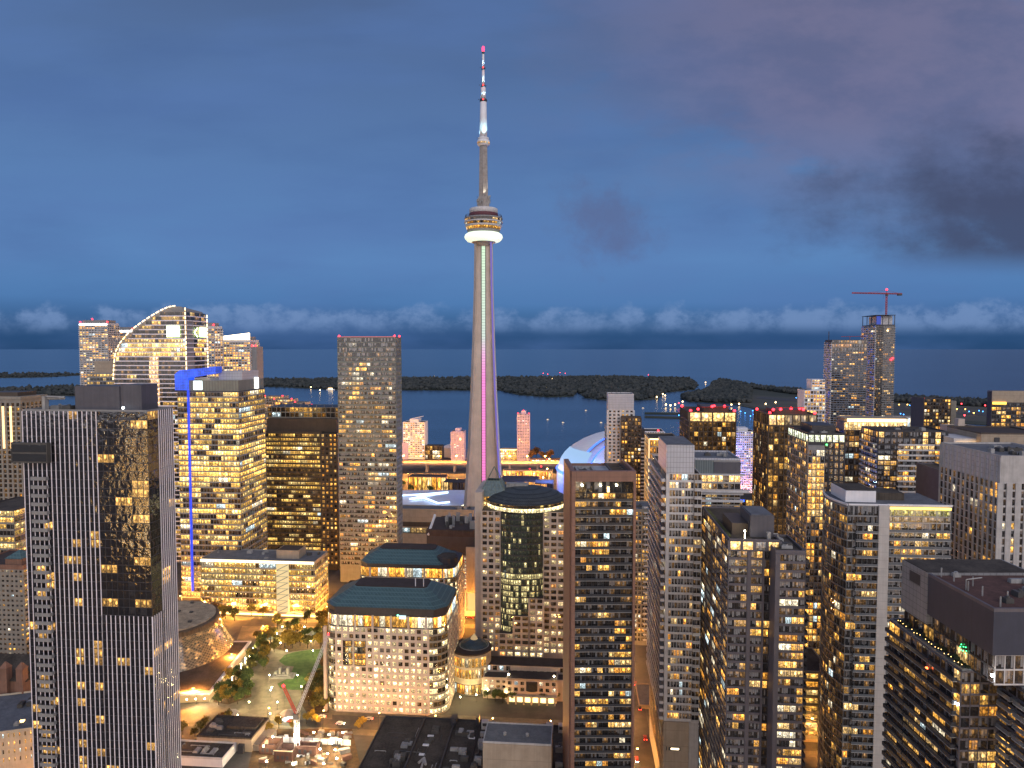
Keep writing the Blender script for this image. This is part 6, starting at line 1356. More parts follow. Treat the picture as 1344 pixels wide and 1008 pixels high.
for x, y in ((410, 905), (418, 915), (405, 925), (421, 928), (413, 934), (426, 902), (420, 890), (424, 878)): tree(x, y, rt.choice(['rust', 'olive']), 1.0)
for x, y in ((238, 812), (252, 806), (262, 810), (275, 812), (286, 808), (296, 812), (345, 811), (330, 808), (308, 815), (244, 820), (290, 820)): tree(x, y, rt.choice(['yellow', 'rust', 'olive']), 1.1)
for x, y in ((650, 921), (660, 923), (672, 922), (640, 918), (655, 917), (712, 922), (735, 918)): tree(x, y, rt.choice(['green', 'olive']), .9)
for x, y in ((470, 958), (476, 955)): tree(x, y, 'yellow', .7)
for x, y in ((425, 832), (421, 825), (428, 815), (430, 842)): tree(x, y, 'yellow', 1.2)
for x, y in ((540, 646), (556, 643), (566, 648), (580, 645), (598, 645), (548, 636), (588, 636), (604, 640), (530, 640)): tree(x, y, 'green', 1.3, label='small dark tree in the park by the railway lands', group='trees by the railway lands')
for x, y in ((713, 605), (704, 602), (722, 606), (698, 606)): tree(x, y, 'rust', 2.6, label='reddish lit tree by the waterfront beside the slim pink tower', group='trees at the waterfront')
for x, y in ((12, 905), (24, 915), (30, 905)): tree(x, y, 'rust', 1.1, label='rust brown tree beside the gabled church roof', group='trees by the church')
# ---- lamps with their own light
def lamp_mesh():
    q = MB(); q.lathe([(.16, 0), (.16, .5), (.07, .6), (.06, 4.0)], 8); return q.mesh('pole', M['steel'])
LP_, LG, LS = lamp_mesh(), MB().ball((0, 0, 4.25), .36, seg=10, rings=6).mesh('globe', M['e_lamp']), None
q = MB(); q.lathe([(.18, 0), (.12, 1), (.08, 8.6)], 8); q.bar((0, 0, 8.5), (0, -1.8, 8.9), .06); SP = q.mesh('pole', M['steel']); SH = MB().box(-.25, .25, -2.3, -1.5, 8.75, 8.95).mesh('lamp_head', M['e_sod'])
LD = {}
def light_data(key, en, col):
    if key not in LD: l = bpy.data.lights.new(key, 'POINT'); l.energy = en; l.color = col; l.shadow_soft_size = .35; LD[key] = l
    return LD[key]
def lamp(x, y, kind, rz=0, z0=.22, group=None, label=None):
    e = empty('street_lamp', (x, y, z0), rz)
    if kind == 'globe': ms = (('pole', LP_), ('globe', LG)); ld = light_data('globe_lamp_light', 4200, (1, .76, .32)); lz = (0, 0, 4.95); tag(e, label or 'globe lamp on a short pole in the square', 'street lamp', group or 'globe lamps in the square')
    else: ms = (('pole', SP), ('lamp_head', SH)); ld = light_data('dim_sodium_light', 13000, (1, .42, .08)) if kind == 'sod2' else light_data('sodium_lamp_light', 58000, (1, .38, .055)); lz = (0, -1.9, 8.5); tag(e, label or 'tall orange street lamp beside the roadway', 'street lamp', group or 'orange street lamps along the roads')
    for nm, me in ms: o = bpy.data.objects.new(nm, me); COL.objects.link(o); o.parent = e
    o = bpy.data.objects.new('lamp_light', ld); COL.objects.link(o); o.parent = e; o.location = lz
for X_, Y_ in ((245, 15), (400, 15), (365, 62), (205, 63), (232, 127), (275, 183), (445, 115), (460, 182), (530, 72), (80, 235), (10, 325), (155, 355), (352, 355), (170, 440), (378, 435), (435, 508), (210, 545), (10, 545), (158, 627), (160, 460)):
    g_ = gr(325 + X_ / 5.364, 820 + Y_ / 5.364, 4.4); lamp(g_.x, g_.y, 'globe')
for px, py in ((640, 917), (662, 922), (690, 921), (728, 919), (600, 905), (622, 900), (604, 925), (625, 922)):
    g_ = gr(px, py, 0); lamp(g_.x, g_.y, 'globe', group='globe lamps before the granite podium', label='globe lamp in the courtyard before the granite podium')
for a in range(-330, 60, 24):
    x, y = U2(a, 503); lamp(x, y, 'sod', pi)
for a in range(-318, 60, 30):
    x, y = U2(a, 519); lamp(x, y, 'sod', 0)
for a in range(-130, 60, 30):
    x, y = U2(a, 355); lamp(x, y, 'sod2', pi)
for a in range(75, 330, 40):
    for dd in (355, 447): x, y = U2(a, dd); lamp(x, y, 'sod2', pi, group='added orange street lamps uplighting the right-hand towers', label='added orange street lamp uplighting the right-hand towers')  # lamps added for warm uplight on the lower towers
for k in range(7): D_ = 330 + k * 44; lamp(55.5 + (D_ - 300) * .0882, D_, 'sod2', radians(85))
for k in range(7): D_ = 300 + k * 45; lamp(-190 + (D_ - 250) * .0882, D_, 'sod', radians(-85))
for k in range(9): lamp(-160 + k * 30, 1000, 'sod', 0, group='orange lamps by the railway lands', label='orange lamp by the distant railway lands')
# ---- kiosks
def kiosk(px, py, label, glow=.9, r=4.2, lit=None):
    g_ = gr(px, py); e = empty('kiosk', (g_.x, g_.y, .22), .3); tag(e, label, 'kiosk')
    hx = lambda R: [(R * cos(radians(60 * k)), R * sin(radians(60 * k))) for k in range(6)]
    MB().prism(hx(r * .78), 0, 2.9).build('wall', lit or emit('kiosk_window_light', (.85, 1, .62), glow), e)
    q = MB(); [q.bar((r * .95 * cos(radians(60 * k)), r * .95 * sin(radians(60 * k)), 0), (r * .95 * cos(radians(60 * k)), r * .95 * sin(radians(60 * k)), 3), .14) for k in range(6)]; q.build('column', M['unit'], e)
    MB().prism(hx(r * 1.12), 2.95, 3.2).build('eave', M['grey'], e); q = MB().prism(hx(r * 1.08), 3.21, 5.4, poly2=hx(.15)).build('roof', M['grey'], e)
    for k in range(6):
        a = radians(60 * k + 30); MB().ball((r * cos(a), r * sin(a), 2.7), .22, seg=6, rings=4).build('eave_lamp', M['e_lamp'], e)
    o = bpy.data.objects.new('kiosk_light', light_data('kiosk_light', 1500, (.9, 1, .6))); COL.objects.link(o); o.parent = e; o.location = (0, -r * 1.3, 2.4)
kiosk(353, 838, 'grey roofed kiosk at the top of the square, nearest the round hall', .2); kiosk(409, 838, 'grey roofed kiosk under the yellow trees by the granite block', .4)
kiosk(303, 944, 'lit hexagonal kiosk between the round hall and the near rooftops', .6); kiosk(378, 944, 'bright white fronted kiosk behind the crane mast', 1.6, lit=emit('white_kiosk_light', (.9, 1, .95), 2.2))
# ---- round concert hall
def concert_hall():
    c = at(222, 870, 446); e = empty('concert_hall', (c.x, c.y, 0)); tag(e, 'round concert hall with a flared netted glass skin and flat disc roof', 'concert hall')
    T = Matrix.Translation((c.x, c.y, 0))
    gm = bpy.data.materials.new('netted_glass'); gm.use_nodes = True; t = NT(gm.node_tree); p = t.n['Principled BSDF']; uv = t.new('ShaderNodeUVMap').outputs[0]
    s = t.new('ShaderNodeSeparateXYZ', {0: uv}); a_ = t.m('MULTIPLY', s.outputs[0], 92.0); b_ = t.m('MULTIPLY', s.outputs[1], 15.0)
    d1 = t.m('LESS_THAN', t.m('PINGPONG', t.m('ADD', a_, b_), .5), .08); d2 = t.m('LESS_THAN', t.m('PINGPONG', t.m('SUBTRACT', a_, b_), .5), .08); net = t.m('MAXIMUM', d1, d2)
    cell = t.new('ShaderNodeTexWhiteNoise', {0: t.xyz(t.m('FLOOR', t.m('ADD', a_, b_)), t.m('FLOOR', t.m('SUBTRACT', a_, b_)), 0.0)}, noise_dimensions='3D').outputs[0]
    t.l.new(t.mix(net, (.05, .05, .045), (.17, .155, .13)), p.inputs['Base Color']); p.inputs['Roughness'].default_value = .15
    nz = t.noise(t.xyz(a_, t.m('MULTIPLY', b_, 1.0), 0), .35, 3)
    st = t.m('MULTIPLY', t.m('MULTIPLY', t.sm(nz, .42, .7, .03, 1.0), t.m('POWER', cell, 2.0)), t.m('SUBTRACT', 1.0, net))
    t.l.new(t.m('MULTIPLY', st, .9), p.inputs['Emission Strength']); p.inputs['Emission Color'].default_value = (1, .66, .28, 1)
    q = MB(); prof = [(42, 2), (39.5, 6), (36.5, 11), (34, 16), (32, 21), (31, 25)]; n = 64
    for i in range(n):
        a0, a1 = 2 * pi * i / n, 2 * pi * (i + 1) / n
        for k in range(5):
            (r0, z0), (r1, z1) = prof[k], prof[k + 1]
            q.poly([(r0 * cos(a0), r0 * sin(a0), z0), (r0 * cos(a1), r0 * sin(a1), z0), (r1 * cos(a1), r1 * sin(a1), z1), (r1 * cos(a0), r1 * sin(a0), z1)], uv=[(i / n, k / 5), ((i + 1) / n, k / 5), ((i + 1) / n, (k + 1) / 5), (i / n, (k + 1) / 5)])
    occ(q, T); me = q.mesh('glass_skin', gm)
    u = me.uv_layers.new(name='UVMap'); u.data.foreach_set('uv', [x for w in q.uv for z in w for x in z]); o = bpy.data.objects.new('glass_skin', me); COL.objects.link(o); o.parent = e
    MB().lathe([(30.9, 25), (30.6, 27.5), (29.6, 28.4)], 64).build('roof_rim', M['roofd'], e)
    MB().lathe([(28.6, 28.0), (28.4, 29.0), (.01, 29.6)], 64).build('roof', wall('mottled_disc_roof', (.36, .28, .19), .9, .45, .22), e)
    q = MB(); rr = random.Random(4)
    for k in range(9): a = rr.uniform(0, 6.3); d = rr.uniform(6, 25); q = MB().box(d * cos(a) - 1, d * cos(a) + 1, d * sin(a) - .8, d * sin(a) + .8, 29.0, 30.2); q.build('roof_unit', M['unitd'], e)
    # low triangular terrace roof
    pts = [Vector(v) for v in (gr(330, 841, 7), gr(276, 909, 7), gr(205, 912, 7), gr(205, 842, 7))]
    loc = [(v.x - c.x, v.y - c.y) for v in pts]
    MB().prism(loc, 5.9, 7.0).build('terrace_edge', M['concl'], e); cc = Vector((sum(v[0] for v in loc) / 4, sum(v[1] for v in loc) / 4))
    inn = [(v[0] + (cc.x - v[0]) * .07, v[1] + (cc.y - v[1]) * .07) for v in loc]; MB().prism(inn, 7.01, 7.2).build('terrace_roof', M['roofd'], e)
    MB().prism([(v[0] + (cc.x - v[0]) * .09, v[1] + (cc.y - v[1]) * .09) for v in loc], 0, 5.89).build('lower_wall', emit('lobby_glow', (1, .60, .22), .55), e)
    p0, p1 = Vector((loc[0][0], loc[0][1])), Vector((loc[1][0], loc[1][1]))
    for k in range(9):
        m_ = p0.lerp(p1, (k + .4) / 9); d = (p1 - p0).normalized(); nn = Vector((-d.y, d.x)); m2 = m_ + nn * 2.2 * (1 if nn.x > 0 else -1)
        q = MB().ball((m2.x, m2.y, 3.4), .4, seg=6, rings=4); q.bar((m2.x, m2.y, 0), (m2.x, m2.y, 3.2), .08); q.build('terrace_lamp', M['e_lamp'], e)
        if k % 2 == 0: o = bpy.data.objects.new('terrace_light', light_data('terrace_light', 2600, (1, .72, .36))); COL.objects.link(o); o.parent = e; o.location = (m2.x, m2.y, 4)
    p2 = Vector(loc[2])
    for k in range(5):
        m_ = p1.lerp(p2, (k + .5) / 6); q = MB().ball((m_.x, m_.y - 1.6, 4.4), .35, seg=6, rings=4); q.build('terrace_lamp', M['e_lamp'], e)
        if k < 2: o = bpy.data.objects.new('terrace_light', light_data('terrace_light', 2600, (1, .72, .36))); COL.objects.link(o); o.parent = e; o.location = (m_.x, m_.y - 2.4, 3.6)
concert_hall()
# ---- luffing crane and building site
g0 = gr(390, 990); cr = empty('luffing_crane', (g0.x, g0.y, 0), 0); tag(cr, 'luffing crane with a white lattice jib and short red rear jib on the building site', 'crane')
Dm = g0.y; zc = zat(940, Dm); L0 = lambda x, y, D: Vector(at(x, y, D)) - Vector((g0.x, g0.y, 0))
lattice(MB(), (0, 0, 0), (0, 0, zc - 1), .9, 7, .16).build('mast', M['whsteel'], cr)
MB().box(-1.4, 1.4, -1.5, 1.5, zc - 1, zc + 1.6).build('cab', M['unitd'], cr)
lattice(MB(), (0, 0, zc + 1), L0(431, 833, Dm + 4), .55, 26, .11).build('jib', M['whsteel'], cr)
lattice(MB(), (0, 0, zc + 1), L0(372, 901, Dm - 4), .5, 10, .16).build('rear_jib', M['redsteel'], cr)
q = MB(); q.ball(tuple(L0(372, 900, Dm - 4)), .7); q.build('beacon', M['red'], cr); q = MB(); q.ball(tuple(L0(431, 832, Dm + 4)), .5); q.build('beacon', M['red'], cr)
MB().bar(tuple(L0(373, 903, Dm - 4)), tuple(L0(373, 930, Dm - 4)), .05).build('hoist_rope', M['steel'], cr)
q = MB().ball((.2, -1.5, zat(962, Dm)), 1.1); q.build('site_floodlight', emit('site_floodlight_glow', (1, .95, .8), 60), cr)
o = bpy.data.objects.new('site_light', light_data('site_light', 14000, (1, .88, .66))); COL.objects.link(o); o.parent = cr; o.location = (0, -3.2, zat(962, Dm))
rs = random.Random(9)
M['brickd'] = wall('dark_brick', (.10, .052, .042), .9, .3, bump=.3)  # darker brown brick for the kept shells
def free_box(name, px, py, w, d, h, m, label, cat, rz=-radians(YAW), z0=0.0, extra=None):
    g_ = gr(px, py, z0); e = empty(name, (g_.x, g_.y, z0), rz); tag(e, label, cat); return e
sheet('site_floor', pxpoly([(338, 957), (462, 957), (474, 1010), (466, 1040), (318, 1040)]), M['soil'], -.3, .14)
hb = Bld('site_hoarding', 'pale hoarding along the street edge of the building site', 'hoarding', 352, 341, 460, 953, 1.0); hb.put(MB().box(0, hb.W, 0, .3, 0, 3.0), 'panel', M['white'])
for k in range(12): hb.put(MB().box(k * hb.W / 12 - .1, k * hb.W / 12 + .1, -.25, -.01, 0, 3.3), 'post', M['steel'])
for k, (px, py, w, d, h, mm, lb) in enumerate(((352, 990, 9, 8, 5, 'brick', 'brick shell of an old house front kept on the left of the building site'), (372, 1000, 9, 8, 5.5, 'brick', 'roofless brick shell with a warm lit rim in the building site'), (402, 992, 10, 6, 5, 'brick', 'dark brick shell right of the crane mast in the building site'))):
    g_ = gr(px, py); e = empty('brick_shell', (g_.x - w / 2, g_.y, 0), -radians(YAW)); tag(e, lb, 'ruin')
    MB().box(0, w, 0, .6, 0, h).box(0, .6, .61, d, 0, h - .5).box(w - .6, w, .61, d, 0, h - .4).box(.61, w - .61, d - .6, d, 0, h - .8).build('wall', M['brickd'], e)
    for i in range(3): MB().box(1.2 + i * (w - 2) / 3, 2.6 + i * (w - 2) / 3, -.08, -.01, 1.4, 3.2).build('window_opening', M['dark'], e)
    if k == 1: MB().box(-.2, w + .2, -.25, .3, h + .01, h + .25).build('rim_light', emit('rim_glow', (1, .70, .35), 1.1), e)  # glowing strip stands in for warm light on the wall top
for k in range(90):
    px, py = rs.uniform(343, 458), rs.uniform(962, 1006); g_ = gr(px, py); w, d, h = rs.uniform(.8, 5), rs.uniform(.6, 2.2), rs.uniform(.4, 2.2)
    q = MB(); q.box(-w / 2, w / 2, -d / 2, d / 2, 0, h); q.box(-w / 2 + .1, w / 2 - .1, -d / 2 + .1, d / 2 - .1, h, h + .15)
    if k % 3 == 0: q = MB(); [q.bar((-w / 2, -d / 2 + i * .3, .2 + .3 * (i % 2)), (w / 2, -d / 2 + i * .3, .2 + .3 * (i % 2)), .14) for i in range(6)]
    o = q.build('material_stack', M[rs.choice(['unit', 'white', 'copper', 'beige', 'steel', 'unit'])]); o.location = (g_.x, g_.y, .14); o.rotation_euler = (0, 0, rs.uniform(-.6, .6)); tag(o, 'stack of building material lying on the floodlit site', 'material', 'stacks of material on the building site')
for k, (px, py) in enumerate(((358, 968), (432, 965), (440, 985), (350, 1000), (425, 1003), (447, 972), (412, 962), (346, 980), (385, 1004), (436, 976), (442, 996), (420, 984), (430, 990), (450, 962))):
    g_ = gr(px, py, 5); e = empty('work_lamp', (g_.x, g_.y, .14)); tag(e, 'work lamp on a thin mast in the building site', 'lamp', 'work lamps on the building site')
    MB().bar((0, 0, 0), (0, 0, 5), .08).build('mast', M['steel'], e); MB().box(-.4, .4, -.3, .1, 5, 5.5).build('lamp_head', M['e_lamp'], e)
    o = bpy.data.objects.new('work_light', light_data('work_light', 3200, (1, .70, .34))); COL.objects.link(o); o.parent = e; o.location = (0, -1, 5.6)
# ---- near rooftops at the bottom
b = Bld('low_building', 'old low block with a dark cluttered roof at the bottom centre', 'building', 306, 466, 613, 1016, 51)
b.body('beige', roof='roofd', pm='dark'); H = b.H
for px in (527, 573): x = b.ax(px); b.put(MB().box(x - .3, x + .3, .5, b.Dp - .5, H - .8, H + .9), 'party_wall', M['dark'])
b.units(10, H - .78, b.ax(500), b.ax(528), 6, 30, 2.6); b.units(14, H - .78, b.ax(576), b.ax(608), 4, b.Dp - 8, 2.4); b.units(5, H - .78, b.ax(536), b.ax(566), 8, 44, 1.0)
for px, v in ((538, 18), (538, 26), (540, 34), (600, 34)): b.put(MB().box(b.ax(px), b.ax(px) + 3, v, v + 1.2, H - .78, H - .3), 'skylight', M['white'])
q = MB(); q.bar((b.ax(543), 10, H + .6), (b.ax(548), 14, H + .6), .6, 8); q.bar((b.ax(548), 14, H + .6), (b.ax(553), 9, H + .6), .6, 8); q.bar((b.ax(548), 14, H + .6), (b.ax(549), 6, H + .6), .5, 8); b.put(q, 'roof_duct', M['unit'])
b.put(MB().box(b.ax(509), b.ax(530), -4, 3, H - .5, H + 1.5), 'orange_roof_house', wall('orange_lit_render', (.55, .26, .14), .9, .1)); b.put(MB().box(b.ax(573) - 1.6, b.ax(573) + 1.2, b.Dp - 6, b.Dp - 1, H - .7, H + 3), 'stair_house', M['dark']); b.put(MB().box(b.ax(610) - 1.6, b.ax(610), b.Dp - 5, b.Dp - 1, H - .7, H + 3.4), 'stair_house', M['dark'])
b = Bld('low_building', 'grey roofed block with beige walls at the bottom beside the rust framed tower', 'building', 303, 612, 746, 1010, 46)
b.body('beige', roof='roofd', pm='roofb', z1=b.H - 3); H = b.H - 3; x0, x1 = b.ax(634, b.z(970)), b.ax(724, b.z(970))
zt = b.z(970); b.put(MB().box(x0, x1, -1.0, 15.5, 0, zt - .8), 'plant_wall', M['beige'], oc=True); b.put(MB().box(x0 + .4, x1 - .4, -.6, 15.1, zt - .79, zt - .6), 'plant_roof', wall('slate_blue_roof', (.15, .15, .15), .85, .25, .2))
b.put(MB().box(x0, x1, -1.0, -.6, zt - .8, zt).box(x0, x1, 15.1, 15.5, zt - .8, zt).box(x0, x0 + .4, -.59, 15.09, zt - .8, zt).box(x1 - .4, x1, -.59, 15.09, zt - .8, zt), 'parapet', M['conc'])
for x in (x0 + 9, x0 + 19): q = MB(); q.lathe([(.7, zt - .6), (.7, zt + .2), (.9, zt + .3), (.4, zt + .8)], 10, (x, 6)); b.put(q, 'roof_vent', M['unit'])
for x, v in ((x0 - 6, 40), (x1 - 4, 40), (x1 + 2, 40)): b.put(MB().box(x, x + 3.5, v, v + 3, H - .8, H + 3), 'lift_house', M['conc']); b.put(MB().box(x + .5, x + 3, v - .15, v - .01, H + 1, H + 2.4), 'louvre', M['dark'])
b.units(8, H - .8, 1, x0 - 2, 4, 36, 3); b.units(6, H - .8, x1 + 1, b.W - 2, 2, 34, 3)
b = Bld('low_building', 'pale low building with three skylights on its black roof beside the finned tower', 'building', 332, 214, 292, 991, 14)
b.body('white', roof='roofd', pm='concl'); H = b.H
for k, px in enumerate((250, 260, 272)): x = b.ax(px); b.put(MB().prism([(x - 1.3, 4), (x + 1.3, 4), (x + 1.3, 8.5), (x - 1.3, 8.5)], H - .75, H + (.1 if k != 1 else 1.3), poly2=[(x - 1.0, 4.3), (x + 1.0, 4.3), (x + 1.0, 8.2), (x - 1.0, 8.2)] if k != 1 else [(x - .1, 4.6), (x + .1, 4.6), (x + .1, 7.9), (x - .1, 7.9)]), 'skylight', M['unit'])
b = Bld('low_building', 'black roofed low building with a chimney between the skylight roof and the building site', 'building', 345, 258, 330, 965, 20)
b.body('beige', roof='roofd', pm='roofd'); b.put(MB().box(b.ax(314), b.ax(321), -2, 1, 0, b.H - 3), 'chimney', M['dark']); b.put(MB().box(b.ax(286), b.ax(326), 8, 18, b.H - .8, b.H + .9), 'upper_roof', M['roofd']); b.units(7, b.H - .8, 1, b.ax(285), 2, 16, 1.6); b.put(MB().box(b.W - 2, b.W + 6, 1, 16, 0, b.H - 4), 'side_wing', M['beige'])
# ---- left edge
b = Bld('apartment_block', 'brown brick apartment block with a pyramid roof cap at the left edge', 'apartment block', 405, -40, 30, 740, 30)
b.body('brick', roof='roofb'); b.fac('F', 12, 24, 4, b.H - 3, m='greywarm', pw=1.2, pd=.3, bh=1.6, bd=.28, g='g_square', lit=Lit(b.r, 'condo', .13, .5, 1.5, 1)); b.fac('R', 8, 24, 4, b.H - 3, m='greywarm', pw=.8, pd=.3, bh=1.4, bd=.28, g='g_square', lit=Lit(b.r, 'condo', .32, .6, 1.6, 2))
x = b.ax(14); b.put(MB().box(x - 5, x + 5, 2, 12, b.H - .8, b.H + 3), 'lift_house', M['brick']); b.put(MB().prism([(x - 5.4, 1.6), (x + 5.4, 1.6), (x + 5.4, 12.4), (x - 5.4, 12.4)], b.H + 3.01, b.H + 7, poly2=[(x - .2, 6.8), (x + .2, 6.8), (x + .2, 7.2), (x - .2, 7.2)]), 'pyramid_roof', M['teal'])
b = Bld('glass_office_block', 'low glass office with lit ribbon floors at the left edge', 'office block', 470, -40, 18, 668, 40); b.body('dark'); b.fac('F', 12, 20, 4, b.H - 1, m='greywarm', bh=1.4, pw=.15, g='g_office', lit=Lit(b.r, 'office', .8, .5, 1.5, 4)); b.fac('R', 8, 20, 4, b.H - 1, m='greywarm', bh=1.4, pw=.15, g='g_office', lit=Lit(b.r, 'office', .7, .4, 1.2, 4))
b = Bld('church', 'old stone church with a steep dark gabled roof at the left edge', 'church', 352, -60, 34, 890, 26)
zr = zat(868, 365); b.put(MB().box(0, b.W, 0, b.Dp, 0, b.H), 'wall', M['brick'], oc=True)
q = MB(); e_ = .8; q.faces([(-e_, -e_, b.H), (b.W + e_, -e_, b.H), (b.W + e_, b.Dp + e_, b.H), (-e_, b.Dp + e_, b.H), (-e_, b.Dp / 2, zr + 5), (b.W - 5, b.Dp / 2, zr + 5)], [(0, 1, 5, 4), (1, 2, 5), (2, 3, 4, 5), (0, 4, 3), (0, 3, 2, 1)]); b.put(q, 'roof', M['roofd'])
for px in (9, 30): x = b.ax(px); b.put(MB().box(x - 1.8, x + 1.8, -2.2, 1.4, 0, b.H + 7).prism([(x - 2, -2.4), (x + 2, -2.4), (x + 2, 1.6), (x - 2, 1.6)], b.H + 7.01, b.H + 10, poly2=[(x - .2, -.6), (x + .2, -.6), (x + .2, -.2), (x - .2, -.2)]), 'turret', M['brick'])
b = Bld('old_warehouse', 'old stone block with small lit windows below the church at the bottom left', 'building', 305, -60, 44, 968, 40, yaw=-16)
b.body('buff', roof='roofg'); b.fac('F', 14, 4, b.H - 16, b.H - 1.2, m='buff', pw=1.6, pd=.35, bh=1.8, bd=.3, g='g_square', lit=Lit(b.r, 'condo', .55, .8, 1.7, 1)); b.units(6, b.H - .8, b.W * .5, b.W - 3, 3, 32, 2.0); q = MB().box(b.W * .72, b.W * .78, 8, 10, b.H - .78, b.H - .4); b.put(q, 'skylight', M['e_warm'])
# ---- rail lands, expressway and waterfront
for lbl, D, xl, xr, yt, dp, mm in (('flat roofed rail shed left of the finned tower top', 760, -60, 30, 604, 60, 'beige'), ('long low lit store roof behind the left brick apartments', 640, -60, 26, 642, 40, 'greywarm'), ('low dark roof between the rail shed and glass office', 560, -40, 22, 690, 30, 'dark')):
    b = Bld('low_building', lbl, 'building', D, xl, xr, yt, dp); b.body(mm, roof='roofg'); b.fac('F', 12, 2, 2, b.H - 1, m=mm, pw=.4, bh=1, g='g_office', lit=Lit(b.r, 'condo', .8, .8, 2.2, 3, .5)); b.units(6, b.H - .8, 2, b.W - 4, 3, dp - 5)
    for k in range(3): q = MB().box(b.W * (.15 + .28 * k), b.W * (.15 + .28 * k) + b.r.uniform(4, 11), -1.0, -.5, b.H * .35, b.H * .35 + 1.6); b.put(q, 'lit_sign', M[['e_cool', 'red', 'e_white'][k]] if k != 1 else emit('red_shop_sign', (1, .06, .05), 2.5))
def deck(name, D, z, a0, a1, w, m, label, cat):
    e = empty(name, (0, D, 0), -radians(1.2)); tag(e, label, cat)
    MB().box(a0, a1, -w / 2, w / 2, z - 1.6, z).build('deck', M['beige'], e); MB().box(a0, a1, -w / 2 + .5, w / 2 - .5, z + .01, z + .1).build('roadway', M['beige'], e)
    MB().box(a0, a1, -w / 2, -w / 2 + .4, z + .02, z + 1.1).build('barrier', M['beige'], e); MB().box(a0, a1, w / 2 - .4, w / 2, z + .02, z + 1.1).build('barrier', M['beige'], e)
    for k in range(int((a1 - a0) / 45)): MB().box(a0 + 10 + k * 45, a0 + 13 + k * 45, -w / 2 + 2, w / 2 - 2, 0, z - 1.61).build('pier', M['beige'], e)
    return e
e = deck('elevated_expressway', 1150, 14, -420, 150, 26, 'beige', 'orange lit elevated expressway crossing behind the tall concrete tower', 'bridge')
for k in range(20):
    x = -410 + k * 29; q = MB(); q.bar((x, 0, 14.1), (x, 0, 25), .2); q.build('lamp_post', M['steel'], e); MB().box(x - 1, x + 1, -3.5, 3.5, 25, 25.6).build('lamp_head', M['e_sod'], e)
    o = bpy.data.objects.new('expressway_light', light_data('expressway_light', 120000, (1, .40, .07))); COL.objects.link(o); o.parent = e; o.location = (x, -8, 24)
for k, (px, py) in enumerate(((545, 652), (560, 637), (575, 632), (566, 630), (590, 634), (536, 622), (600, 629), (690, 628), (700, 624), (670, 622), (715, 635), (650, 640))):
    g_ = gr(px, py, 8); lamp(g_.x, g_.y, 'sod', 0, 0, group='orange lamps by the railway lands', label='orange lamp by the distant railway lands')
def shed(px0, px1, py, D, dp, label, mm='brick', p=.8):
    b = Bld('low_building', label, 'building', D, px0, px1, py, dp); b.body(mm, roof='roofb'); b.fac('F', max(3, int(b.W / 6)), 1, .5, b.H - 1.2, m=mm, pw=1, bh=.8, g='g_office', lit=Lit(b.r, 'condo', p, .7, 1.8, 2)); return b
shed(536, 585, 625, 985, 18, 'low roundhouse wing with warm arched windows left of the tall concrete tower'); shed(582, 620, 632, 960, 20, 'dark flat roof by the foot of the tall concrete tower', 'dark', .3)
shed(656, 706, 631, 950, 40, 'flat dark roof right of the foot of the tall concrete tower', 'dark', .3); shed(702, 726, 634, 900, 26, 'low dark plant block between the tower foot and the stadium', 'roofb', .3); shed(660, 725, 617, 1080, 14, 'thin lit railway platform roof right of the tall concrete tower', 'beige', .9)
def waterside(px0, px1, py, D, dp, label, nfl, nb, p, mm='white', beac=0):
    b = Bld('waterfront_tower', label, 'apartment block', D, px0, px1, py, dp); b.body(mm); b.fac('F', nb, nfl, 3, b.H - 1, m=mm, pw=.9, pd=.5, bh=1.5, bd=.6, g='g_light', lit=Lit(b.r, 'condo', p, .6, 2.2, 1, .2))
    b.put(MB().box(b.W * .3, b.W * .7, 2, dp - 3, b.H - .8, b.H + 5), 'penthouse', M[mm])
    if beac: b.beacons([(1, 1, b.H), (b.W - 1, 1, b.H), (b.W / 2, 2.5, b.H + 5)], .9)
    return b
pk = wall('rosy_panel', (.44, .38, .54), .8, .1); M['rosy'] = pk
b = waterside(529, 557, 554, 1280, 30, 'white stepped waterfront condominium beside the grey slab tower', 18, 9, .55); b.put(MB().bar((b.W * .3, 3, b.H + 5), (b.W * .95, 3, b.H + 11), .5), 'roof_fin', M['white']); b.put(MB().box(-3, 9, -3, -.7, 0, 30), 'low_wing', M['rosy'])
waterside(592, 609, 566, 1260, 22, 'short rosy waterfront tower left of the tall concrete tower', 22, 5, .10, 'rosy'); waterside(679, 695, 543, 1250, 22, 'slim rosy waterfront tower right of the tall concrete tower', 30, 5, .08, 'rosy', 1)
b = Bld('terminal_building', 'low dark waterfront hall with a slanted lit roof left of the short rosy tower', 'building', 1270, 558, 580, 585, 20); b.body('dark'); b.fac('F', 7, 3, 1, b.H - 1, m='dark', bh=1.5, g='g_office', lit=Lit(b.r, 'condo', .5, .8, 2, 2))
b = Bld('terminal_building', 'pale domed tent roof on the waterfront beside the short rosy tower', 'building', 1300, 578, 598, 588, 18); b.body('white'); b.put(MB().prism([(0, 0), (b.W, 0), (b.W, 16), (0, 16)], b.H, b.H + 6, poly2=[(b.W * .45, 7), (b.W * .55, 7), (b.W * .55, 9), (b.W * .45, 9)]), 'tent_roof', M['white'])
b = Bld('waterfront_building', 'lit low terminal right of the tall concrete tower at the waterfront', 'building', 1260, 657, 678, 590, 20); b.body('buff'); b.fac('F', 8, 4, 1, b.H - 1, m='buff', bh=1.2, g='g_office', lit=Lit(b.r, 'condo', .85, 1, 2.4, 2)); b.put(MB().box(-.5, b.W, -1, -.4, b.H - .4, b.H + .6), 'cornice_light', M['e_warm'])
